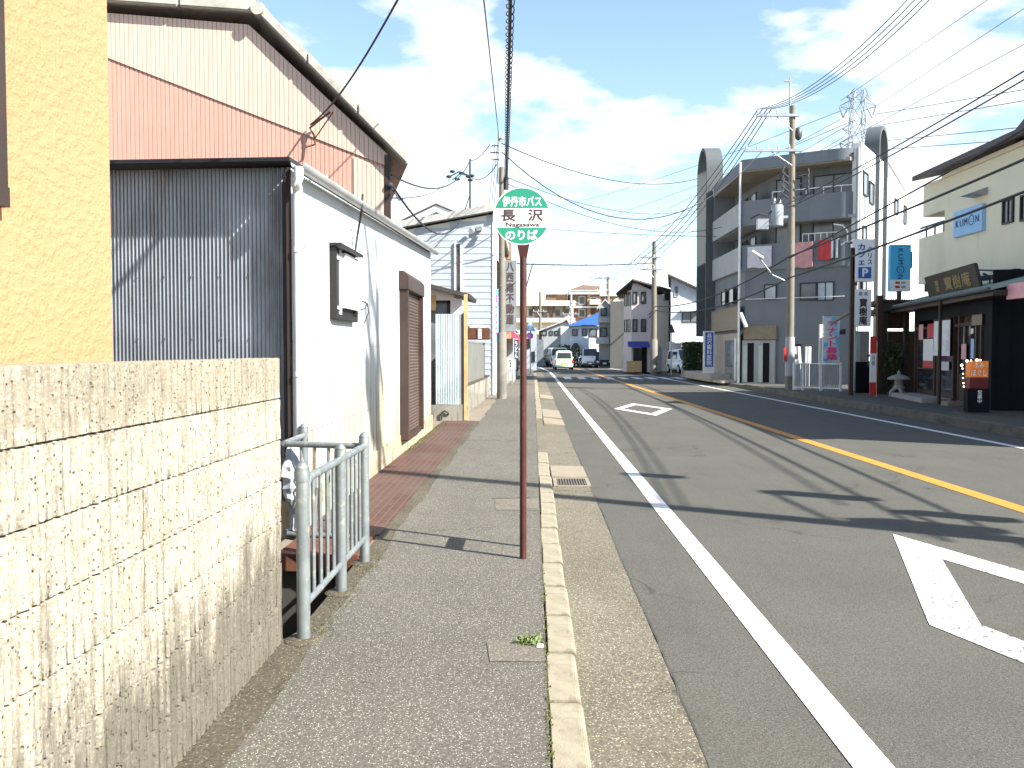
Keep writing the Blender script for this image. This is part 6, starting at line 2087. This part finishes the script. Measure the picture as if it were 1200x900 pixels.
# ---- end of the street
def flat_building(name, label, Y, px0, px1, pyt, m_, wins=(), depth=8, pybase=440, cat='house', frame='frame_dark', pane_='glass', roofm=None):
    x0, x1, z0, z1 = rect(px0, pyt, px1, pybase, Y)
    t = thing(name, label, cat, ((x0 + x1) / 2, Y + depth / 2, min(0, z0)))
    sk = max(0, x0) / Y * 1.03
    MB().obox((x0, Y, min(z0, -.1)), (x1 - x0, 0, 0), (sk * depth, depth, 0), (0, 0, z1 - min(z0, -.1))).build('wall', m_, t)
    if roofm:
        MB().box(x0 - .3, x1 + .3, Y - .3, Y + depth + .3, z1, z1 + .25).build('roof', roofm, t)
    for w_ in wins:
        win_px(t, *w_, Y, frame=frame, pane=pane_, mullion=0, th=.08, bar=.08)
    return t
flat_building('grey_box_house', 'windowless grey box house, coloured as if in shade, at the bend of the road', 78, 715, 736, 353, 'shaded_grey', [], 9)
bhx = gable_house('balcony_house', 'narrow grey house with two balconies against the grey box house', 80, 702, 716, 360, 352, 709, 'grey_house', 'roof_grey', [(704, 361, 711, 370), (703, 384, 711, 395)], 8, .2)
x0, x1, z0, z1 = rect(701, 372, 716, 378, 79)
MB().box(x0, x1, 79, 80, z0, z1).build('balcony', 'apt_light', bhx)
x0, x1, z0, z1 = rect(699, 395, 714, 403, 79)
MB().box(x0, x1, 79, 80, z0, z1).build('balcony', 'apt_light', bhx)
br_ = gable_house('blue_roof_house', 'house with a vivid blue tiled roof at the road bend', 90, 669, 703, 383, 381, 690, 'white_house', 'grey_house', [(670.5, 386, 677, 394), (682, 385, 688, 394), (690, 385, 700, 395)], 9, .2)
a_, b_, c_, d_ = P(666, 382, Y=89), P(702, 381, Y=89), P(703, 367, Y=93), P(690, 372, Y=93)
MB().prism([a_, b_, c_, d_], (0, .5, .1)).build('tiled_roof', 'blue_roof', br_)
x0, x1, z0, z1 = rect(669, 396, 690, 409, 89)
MB().box(x0, x1, 88.6, 90, z0, z1).build('balcony', 'white_house', br_)
x0, x1, z0, z1 = rect(669, 402, 680, 408, 88.2)
MB().prism([(x0, 88, z0), (x1, 88, z0), (x1 - .3, 88, z1), (x0 + .3, 88, z1)], (0, 1, 0)).build('porch_roof', 'brown_roof', br_)
gh = gable_house('grey_gable_house', 'grey rendered house with white sunlit side at the end of the street', 97, 635, 672, 387, 376, 664, 'grey_house', 'roof_grey', [(635.5, 387.5, 641, 393), (644, 387.5, 648, 393), (650, 387.5, 654.5, 393)], 10, .3)
x0, x1, z0, z1 = rect(657, 386, 671, 402, 96.9)
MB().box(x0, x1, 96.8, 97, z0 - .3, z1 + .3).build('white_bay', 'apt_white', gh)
flat_building('shaded_teal_house', 'shaded bluish green house end just beyond the crossing sign', 70, 612, 629, 384, 'siding', [(616, 397, 621, 408), (623, 412, 627, 424)], 6)
flat_building('dark_gate_house', 'low dark gateway between the teal house and grey gable house', 86, 628, 637, 398, 'apt', [], 5)

# brown brick flats on the rise behind
def strata(name, label, Y, px0, px1, levels, m_wall, m_band, depth=12, wins=(), side=None):
    x0, x1, z0, z1 = rect(px0, levels[0], px1, levels[-1], Y)
    t = thing(name, label, 'apartment block', ((x0 + x1) / 2, Y + depth / 2, 0))
    MB().box(x0, x1, Y, Y + depth, 0, z1).build('wall', m_wall, t)
    for (py0, py1, out) in wins_bands[name]:
        za, zb2 = P(px0, py1, Y=Y).z, P(px0, py0, Y=Y).z
        MB().box(x0 - .2, x1 + .2, Y - out, Y, za, zb2).build('balcony_band', m_band, t)
    for w_ in wins:
        win_px(t, *w_, Y, frame='frame_alu', pane='glass', mullion=0, th=.08, bar=.1)
    return t
wins_bands = {'cream_flats': [(353, 359, 1.6), (373, 378, 1.4), (387, 392, 1.2)], 'brick_flats': [(341, 345, .8), (359, 361, .6), (377, 379, .6)], 'brick_annex': [(341, 345, .6)]}
c_ = strata('cream_flats', 'long cream flats with brown piers stepping along the hillside', 125, 600, 672, [355, 440], 'cream', 'cream', 10, [(619, 361, 628, 371), (650, 362, 657, 371), (659, 361, 668, 371), (634, 362, 638, 371)])
for px in (624, 632, 641, 648, 660):
    x0, x1, z0, z1 = rect(px, 359, px + 2.5, 376, 124.8)
    MB().box(x0, x1, 124, 125, z0, z1).build('brown_pier', 'brick', c_)
k_ = strata('brick_flats', 'brown brick flats with white roof bands above the blue roofed house', 128, 668, 703, [341, 440], 'brick', 'white_trim', 10, [(678, 347, 686, 357), (678, 362, 686, 372), (692, 348, 700, 356)])
x0, x1, z0, z1 = rect(688, 345, 692, 380, 127.8)
MB().box(x0, x1, 127.6, 128, z0, z1).build('orange_pier', 'brick_orange', k_)
a_, b_, c2, d_ = P(669, 340, Y=127), P(684, 335, Y=130), P(703, 336, Y=130), P(703, 340, Y=127)
MB().prism([a_, d_, c2, b_], (0, 1, .2)).build('roof', 'brick', k_)
x0, x1, z0, z1 = rect(691, 351, 703, 357, 127.2)
MB().box(x0, x1, 126.5, 128, z0, z1).build('balcony', 'cream', k_)
n_ = strata('brick_annex', 'smaller orange brick block with dark corner left of the brick flats', 129, 640, 665, [343, 440], 'brick_orange', 'white_trim', 10, [(644, 346, 651, 352)])
x0, x1, z0, z1 = rect(640, 346, 652, 358, 128.9)
MB().box(x0, x1, 128.7, 129, z0, z1).build('dark_loggia', 'brick', n_)
flat_building('orange_flats', 'orange brick flats with balconies farthest along the skyline', 135, 690, 722, 347, 'brick_orange', [(696, 350, 701, 356), (706, 350, 712, 356), (706, 361, 712, 367)], 10, cat='apartment block', roofm='white_trim')
gable_house('dark_roof_house', 'dark roofed house on the skyline between the flats and bay house', 120, 718, 737, 352, 345, 727, 'cream', 'roof_dark', [], 8, .3)
# rising ground under the flats
hm = MB()
vs, fs = [], []
for j in range(9):
    for i in range(15):
        x = -160 + i * 22
        y = 104 + j * 14
        hgt = 5.5 * (1 - math.cos(min(1, j / 4) * math.pi)) / 2 + (j > 4) * (j - 4) * 1.0
        vs.append((x, y, -.125 + hgt * math.exp(-((x - 5) / 70) ** 2)))
for j in range(8):
    for i in range(14):
        k = j * 15 + i
        fs.append((k, k + 1, k + 16, k + 15))
struct(hm.add(vs, fs).build('hill', 'hill'))
# verge trees and shrubs at the bend
for px, py, Y, r, lab in ((655, 423, 90, (1.6, 1, 1.2), 'round dark garden shrub before the grey gable house'), (690, 424, 84, (.8, .8, 1.2), 'dark garden shrub beside the parked white van'), (664, 412, 92, (1.8, 1, .8), 'loose green garden tree over the wall of the grey gable house'), (677, 425, 86, (1.0, .8, 1.4), 'dark upright garden shrub below the blue roofed house')):
    q = P(px, py, Y=Y)
    t = thing('garden_shrub', lab, 'shrub', (q.x, Y, 0))
    MB().leaves(q, r, 420, .16, random.Random(px)).build('foliage', 'leaf', t)
    MB().cyl((q.x, Y, -.1), (q.x, Y, q.z), .08, .04, 8).build('stem', 'bark', t)

# ================================================================== cars
def ring_(y, hw, z0, z1, n=16, p=4.0):
    out = []
    for k in range(n):
        a = 2 * math.pi * (k + .5) / n
        cx_, cz_ = math.cos(a), math.sin(a)
        out.append((hw * math.copysign(abs(cx_) ** (2 / p), cx_), y, (z0 + z1) / 2 + (z1 - z0) / 2 * math.copysign(abs(cz_) ** (2 / p), cz_)))
    return out


def car(name, label, loc, rot, L, W, H, paint, style, plate, rear_lit=True, group=None):
    t = thing(name, label, 'car', loc, group)
    mt = Matrix.Rotation(rot, 4, 'Z')
    O = Vector(loc)
    def T(mb):
        mb.v = [O + (mt @ v) for v in mb.v]
        return mb
    hw = W / 2
    g = .17
    belt = H * .56
    nose = L / 2
    bonnet = belt - .05
    if style == 'van':
        secs = [(-nose, hw * .9, g + .1, belt - .1), (-nose + .08, hw, g, belt), (0, hw, g, belt), (nose - .7, hw, g, belt), (nose - .12, hw * .98, g, belt - .05), (nose, hw * .88, g + .1, belt - .25)]
        cab = [(-nose + .06, hw * .95, hw * .88, H), (nose - .95, hw * .95, hw * .86, H), (nose - .25, hw * .9, hw * .80, belt + .05)]
    else:
        secs = [(-nose, hw * .88, g + .08, belt - .15), (-nose + .1, hw * .98, g, belt), (-.1, hw, g, belt), (nose - 1.0, hw, g, belt), (nose - .3, hw * .96, g, bonnet - .06), (nose, hw * .82, g + .08, bonnet - .30)]
        cab = [(-nose + .12, hw * .92, hw * .80, H - .05), (-nose + .5, hw * .94, hw * .80, H), (nose - 1.45, hw * .94, hw * .78, H - .01), (nose - .75, hw * .88, hw * .74, belt + .02)]
    T(MB().loft([ring_(*s_) for s_ in secs])).build('body', paint, t, smooth=True)
    rings = []
    for (y, wb, wt, zt_) in cab:
        n = 6
        rings.append([(-wb, y, belt - .06), (wb, y, belt - .06), (wb - .01, y, belt + .02), (wt, y, max(zt_ - .09, belt + .03)), (wt - .12, y, max(zt_, belt + .04)), (-wt + .12, y, max(zt_, belt + .04)), (-wt, y, max(zt_ - .09, belt + .03)), (-wb + .01, y, belt + .02)])
    T(MB().loft(rings)).build('cabin', paint, t, smooth=True, angle=30)
    # glass set just proud of the cabin
    y0c, wb0, wt0, zt0 = cab[0]
    yr = y0c - .012
    T(MB().prism([(-wb0 * .86, yr, belt + .05), (wb0 * .86, yr, belt + .05), (wt0 * .86, yr, zt0 - .13), (-wt0 * .86, yr, zt0 - .13)], (0, .01, 0))).build('rear_window', 'glass', t)
    yA, wA_, wtA, zA_ = cab[-2]
    yB, wB_, wtB, zB_ = cab[-1]
    nrm = V(0, zA_ - zB_, yB - yA).normalized() * .012
    T(MB().prism([V(-wB_ * .86, yB - .03, zB_ + .06) + nrm, V(wB_ * .86, yB - .03, zB_ + .06) + nrm, V(wtA * .86, yA + .05, zA_ - .06) + nrm, V(-wtA * .86, yA + .05, zA_ - .06) + nrm], nrm)).build('windscreen', 'glass', t)
    for s_ in (-1, 1):
        ys0, ys1 = cab[0][0] + .2, cab[-2][0]
        for a, b in ((ys0, (ys0 + ys1) / 2 - .04), ((ys0 + ys1) / 2 + .04, ys1 + .15)):
            w0, w1 = cab[1][1], cab[1][2]
            f_ = .16
            p0 = w0 + (w1 - w0) * .08 + .008; p1 = w0 + (w1 - w0) * .95 + .012
            T(MB().prism([(s_ * p0, a, belt + .05), (s_ * p0, b, belt + .05), (s_ * p1, b - .05, H - .15), (s_ * p1, a + .05, H - .15)], (s_ * .006, 0, 0))).build('side_window', 'glass', t)
        wl_ = .29
        for y in (-nose + .62, nose - .62):
            w = T(MB().cyl((s_ * (hw - .17), y, wl_), (s_ * (hw + .005), y, wl_), wl_, n=20)).build('wheel', 'tyre', t, smooth=True)
            T(MB().cyl((s_ * (hw - .02), y, wl_), (s_ * (hw + .012), y, wl_), wl_ * .6, n=16)).build('rim', 'rim', w, smooth=True)
        T(MB().box(s_ * (hw - .04) - .09, s_ * (hw - .04) + .05, -nose - .012, -nose + .10, belt - .32, belt - .08) if style != 'van' else MB().box(s_ * (hw - .10) - .06, s_ * (hw - .10) + .06, -nose - .012, -nose + .08, belt - .45, belt - .1)).build('tail_lamp', 'tail', t, bevel=.01)
        T(MB().ball((s_ * (hw * .66), nose - .10, belt - .27), (.17, .10, .09), 10, 8)).build('headlight', 'headlamp', t, smooth=True)
        T(MB().ball((s_ * (hw + .08), cab[-2][0] + .35, belt + .1), (.08, .05, .07), 10, 8)).build('mirror', paint, t, smooth=True)
    T(MB().box(-hw * .9, hw * .9, -nose - .05, -nose + .06, g + .05, g + .25)).build('rear_bumper', paint, t, bevel=.03)
    T(MB().box(-hw * .88, hw * .88, nose - .06, nose + .04, g + .05, g + .25)).build('front_bumper', 'black_plastic' if style == 'van' else paint, t, bevel=.03)
    T(MB().box(-hw * .4, hw * .4, nose - .05, nose + .035, g + .30, g + .40)).build('grille', 'black_plastic', t, bevel=.01)
    T(MB().box(-.165, .165, -nose - .065, -nose - .03, g + .26, g + .43)).build('number_plate', plate, t)
    T(MB().box(-.165, .165, nose + .03, nose + .055, g + .16, g + .32)).build('number_plate', plate, t)
    return t


def ground_at(px, py): return P(px, py, Z=-.10)
q = ground_at(660.5, 436)
car('green_hatchback', 'pale green kei hatchback with yellow plate driving away up the road', (q.x * 1.11, q.y * 1.11 + 1.7, -.10), .03, 3.4, 1.50, 1.56, 'car_green', 'hatch', 'plate_y')
q = ground_at(650, 430.5)
car('white_minivan', 'white minivan just ahead of the pale green hatchback', (q.x + .3, 88, -.10), .10, 4.2, 1.70, 1.85, 'car_white', 'van', 'plate_w')
q = P(691, 431.5, Y=82)
car('white_kei_van', 'white kei van parked facing the road beside the blue roofed house', (q.x, 82, -.10), math.pi - .05, 3.4, 1.5, 1.75, 'car_white', 'van', 'plate_w')
q = P(705, 430, Y=80.5)
car('dark_sedan', 'dark car parked beside the white kei van under the balcony house', (q.x, 81.5, -.10), math.pi + .1, 3.9, 1.65, 1.45, 'car_dark', 'hatch', 'plate_w')
q = P(803, 436, Y=54.6)
car('garage_car', 'white hatchback parked nose out in the garage of the monopitch house', (q.x, 54.8, .05), math.pi + .12, 3.5, 1.5, 1.5, 'car_white', 'hatch', 'plate_w')

# ================================================================== transmission tower
TY = 150.0
def tz(py): return P(1005, py, Y=TY).z
tx0 = P(1005, 140, Y=TY).x
tw = thing('transmission_tower', 'lattice steel transmission tower with spread arms rising behind the grey block', 'pylon', (tx0, TY, 0))
kpx = TY / 1037
hz = [0, 14, tz(240), tz(200), tz(168), tz(140), tz(118), tz(107)]
hwid = [4.0, 2.8, 2.0, 9 * kpx, 8 * kpx, 7 * kpx, 6 * kpx, 5 * kpx]
mb = MB()
cor = []
for z_, w_ in zip(hz, hwid):
    cor.append([V(tx0 + sx * w_, TY + sy * w_, z_) for sx, sy in ((-1, -1), (1, -1), (1, 1), (-1, 1))])
for a, b in zip(cor[:-1], cor[1:]):
    for i in range(4):
        j = (i + 1) % 4
        mb.tube([a[i], b[i]], .085, 4).tube([a[i], b[j]], .055, 4).tube([a[j], b[i]], .055, 4).tube([b[i], b[j]], .055, 4)
mb.build('lattice_body', 'steel', tw)
for (pa, wpx, droop) in ((112, 12, 0), (123, 21, 1), (150, 17, 0), (166, 20, 1)):
    z_ = tz(pa)
    m2 = MB()
    for s_ in (-1, 1):
        tip = V(tx0 + s_ * wpx * kpx, TY, z_ - .2)
        for dy in (-.9, .9):
            m2.tube([V(tx0 + s_ * 6 * kpx, TY + dy, z_ + 1.0), tip], .06, 4).tube([V(tx0 + s_ * 6 * kpx, TY + dy, z_ - .9), tip], .06, 4)
        m2.tube([V(tx0 + s_ * 11 * kpx, TY, z_ + .4), V(tx0 + s_ * 9 * kpx, TY, z_ - .8)], .05, 4).tube([V(tx0 + s_ * 9 * kpx, TY, z_ - .8), V(tx0 + s_ * 15 * kpx, TY, z_ + .1)], .04, 4)
    arm = m2.build('cross_arm', 'steel', tw)
    if droop:
        for s_ in (-1, 1):
            tip = V(tx0 + s_ * wpx * kpx, TY, z_ - .2)
            MB().tube([tip, tip + V(-s_ * 4.5 * kpx, 0, -13 * kpx)], .13, 6).tube([tip + V(-s_ * 10 * kpx, 0, -2 * kpx), tip + V(-s_ * 4.5 * kpx, 0, -13 * kpx)], .13, 6).build('insulator_string', 'steel', arm)

# ================================================================== overhead lines
g1 = 'high bundle of power lines between the far kerb poles'
hb_ = ptop - .3
for i in range(4):
    xx = -1.29 + .48 * i / 3
    a = V(RX + xx, RY - .12, zz(136) + .22)
    b = V(9.3 + xx, 4.2, NT_ - .2)
    wire(a, b, 2.15, .012, 'one of the four parallel high power lines running from the tall pole crossarm', g1, m='cable', seg=30)
    c = V(fx - .85 + .4 * i, fy - .15, fz(300) + .1)
    wire(a, c, .5, .018, 'one of the parallel power lines descending from the tall pole to the bay house pole', 'power lines between the tall pole and the bay house pole', m='cable')
    if i < 3:
        wire(c, V(F2.x - 1.9 + .9 * i, 95, P(712, 326, Y=95).z + .15), .7, .022, 'one of the faint power lines from the bay house pole to the distant pole', 'faint power lines to the distant pole')
# pair of low voltage cables
for i, dz in enumerate((0, .16)):
    a = V(RX - .25, RY - .2, zz(246) + dz)
    wire(a, V(9.1, 4.3, 6.95 + dz), .30, .017, 'one of the twin low voltage cables rising toward the camera beside the pylon', 'twin low voltage cables', m='cable')
# thick telephone cables
for i, (pyr, pyp, pyf, lab) in enumerate(((176, 301, 371, 'upper thick black telephone cable crossing in front of the grey block'), (214, 326, 376, 'lower thick black telephone cable crossing in front of the grey block'), (165, 303, 0, 'highest thick black telephone cable passing above the beige building roof'))):
    b = P(1200, pyr, X=RX + .05)
    a = V(RX - .1, RY - .2, P(925, pyp, Y=RY).z)
    d = (b - a) / (RY - b.y)
    e = a + d * (RY - 3.5)
    if pyf == 0:
        b = P(1200, 142, X=RX + 1.2)
        e = a + (b - a) * ((RY - 3.5) / (RY - b.y))
    wire(a, e, .18, .029 if i != 2 else .022, lab, None, 'telephone_cable', 'cable', 26, 7, 'cable')
    if pyf:
        c = V(fx + .1, fy - .2, P(766, pyf - 12, Y=fy).z)
        wire(a, c, .55, .03, lab.split(' thick')[0] + ' black cable sagging from the tall pole to the bay house pole', None, 'telephone_cable', 'cable', 26, 7, 'cable')
        wire(c, V(F2.x + 1, 95, P(712, 378, Y=95).z), .9, .03, lab.split(' thick')[0] + ' black cable sagging from the bay house pole to the distant pole', None, 'telephone_cable', 'cable', 22, 6, 'cable')
# coiled cable overhead
cA = V(LX + .13, LY, lz(210))
cB = P(597, 0, Y=11.5)
cE = cA + (cB - cA) * 2.3 + V(0, 0, -.5)
cc = thing('coiled_cable', 'thick black cable wrapped in a spiral running overhead to the near concrete pole', 'cable', tuple(cA))
n = 60
pts = []
for i in range(n + 1):
    t_ = i / n
    p = cA.lerp(cE, t_)
    p.z -= .30 * 4 * t_ * (1 - t_)
    pts.append(p)
MB().tube(pts, .022, 8).build('core', 'cable', cc, smooth=True)
hp = []
N = 1500
for i in range(N + 1):
    t_ = i / N
    k = min(n - 1, int(t_ * n)); f_ = t_ * n - k
    p = pts[k].lerp(pts[k + 1], f_)
    a = t_ * 2 * math.pi * 130
    hp.append(p + V(math.cos(a) * .046, 0, math.sin(a) * .046))
MB().tube(hp, .0075, 4).build('spiral_hanger', 'cable', cc, smooth=True)
tA = V(LX - .08, LY, lz(162)); tB = P(567, 0, Y=12.5)
wire(tA, tA + (tB - tA) * 2.2, .0, .012, 'single thin line climbing from the near pole top toward the camera', None)
# service line over the workshop
qa = G(366, 148) + V(0, -.1, 0)
qB = P(410, 105, Y=11.9); qC = P(466, 0, Y=9.7)
pts = []
e_ = qC + (qC - qB) * 1.2 + V(.3, 0, -.1)
for i in range(31):
    t_ = i / 30
    p = qa * ((1 - t_) ** 3) + (qB + (qB - qa.lerp(qC, .5)) * .3) * (3 * t_ * (1 - t_) ** 2) + qC * (3 * t_ * t_ * (1 - t_)) + (qC + (qC - qB) * 1.0) * t_ ** 3
    pts.append(p)
pts += [pts[-1].lerp(V(13.0, -15, 14.0), i / 12) for i in range(1, 13)]
tag(MB().tube(pts, .014, 6).build('service_line', 'cable', smooth=True), 'dark service line dropping from above onto the pink gable', 'wire')
# lines across the street and to the left houses
def cross(a, b, sag, r, lab, m='wire'): wire(a, b, sag, r, lab, None, m=m)
cross(V(LX, LY, lz(168)), P(822, 208, Y=44), .7, .016, 'upper thin line crossing the street from the near pole toward the arch fin', 'cable')
cross(V(LX, LY, lz(178)), V(RX - 1.1, RY - .1, zz(177)), 2.25, .017, 'lower sagging line crossing the street to the tall pole', 'cable')
cross(V(LX, LY, lz(205)), P(820, 243, Y=48), .7, .015, 'thin line crossing the street behind the top of the green disc')
cross(V(LX, LY, lz(212)), P(860, 262, Y=45), .9, .015, 'thin sagging line crossing just above the green disc')
cross(P(640, 268, Y=40), P(860, 277, Y=45), .1, .016, 'level thin line crossing right beside the green disc')
cross(P(606, 309, Y=38), V(fx, fy, fz(308)), .1, .03, 'dark level cable crossing the street beneath the green disc', 'cable')
cross(P(624, 310, Y=45), P(614, 345, Y=45), 0, .03, 'short dark drop cable hanging beside the bus stop pole', 'cable')
cross(V(LX - .3, LY, lz(166)), P(551, 188, Y=34), .15, .016, 'upper line from the near pole to the service mast')
cross(P(551, 188, Y=34), V(xr + .05, YG, P(457, 205, Y=YG).z), .55, .016, 'long sagging line from the service mast to the pink gable', 'cable')
cross(P(553, 208, Y=34), V(LX - .1, LY, lz(190)), .25, .015, 'line from the mast insulators to the near pole')
cross(P(550, 230, Y=34), V(xr + .06, YG, P(457, 218, Y=YG).z), 1.05, .02, 'deep sagging black line from the service mast to the pink gable edge', 'cable')
cross(P(527, 210, Y=34), V(xr + .06, YG, P(457, 232, Y=YG).z), .2, .012, 'faint straight line from the insulator cluster to the pink gable')
for i, px in enumerate((575, 578, 581)):
    wire(V(LX - .2 + .06 * i, LY, lz(168 + 5 * i)), P(px - 3, 252, Y=29.5), 0, .009, 'one of the fine service lines dropping from the near pole to the siding house', 'fine service lines at the siding house')
mq_ = V(xr + .03, YG - .05, P(460, 218, Y=YG).z)
ib = thing('insulator_bracket', 'small black insulator bracket at the corner of the pink gable', 'bracket', tuple(mq_))
MB().ball(mq_, (.06, .05, .05), 8, 6).build('insulator', 'cable', ib, smooth=True)
MB().tube([mq_, mq_ + V(.10, 0, -.14), mq_ + V(.14, 0, -.22), mq_ + V(.20, 0, -.2)], .014, 6).build('hook', 'cable', ib, smooth=True)
# transmission lines of the tower
gT = 'fine transmission lines of the pylon'
for (pa, pb) in (((985, 118), (1157, 0)), ((1024, 126), (1200, 10)), ((988, 166), (1200, 52)), ((1026, 134), (1200, 105)), ((1024, 148), (1200, 118)), ((1026, 166), (1190, 150)), ((1026, 176), (1175, 165))):
    a = P(pa[0], pa[1], Y=TY); b = P(pb[0], pb[1], Y=95)
    wire(a, a + (b - a) * 1.9, 0, .045, 'one of the fine transmission lines fanning from the pylon toward the upper sky', gT, seg=3, n=4)
for k, (pa, pb) in enumerate((((985, 130), (640, 238)), ((1003, 140), (640, 268)), ((985, 140), (640, 298)), ((988, 150), (640, 322)), ((990, 160), (640, 335)), ((1000, 165), (640, 345)), ((985, 168), (650, 305)))):
    a = P(pa[0], pa[1], Y=TY); b = P(pb[0], pb[1], Y=330)
    wire(a, a + (b - a) * 1.25, 3, .05, 'one of the pale transmission lines slanting down over the street from the pylon', 'pale transmission lines over the street', seg=8, n=4)
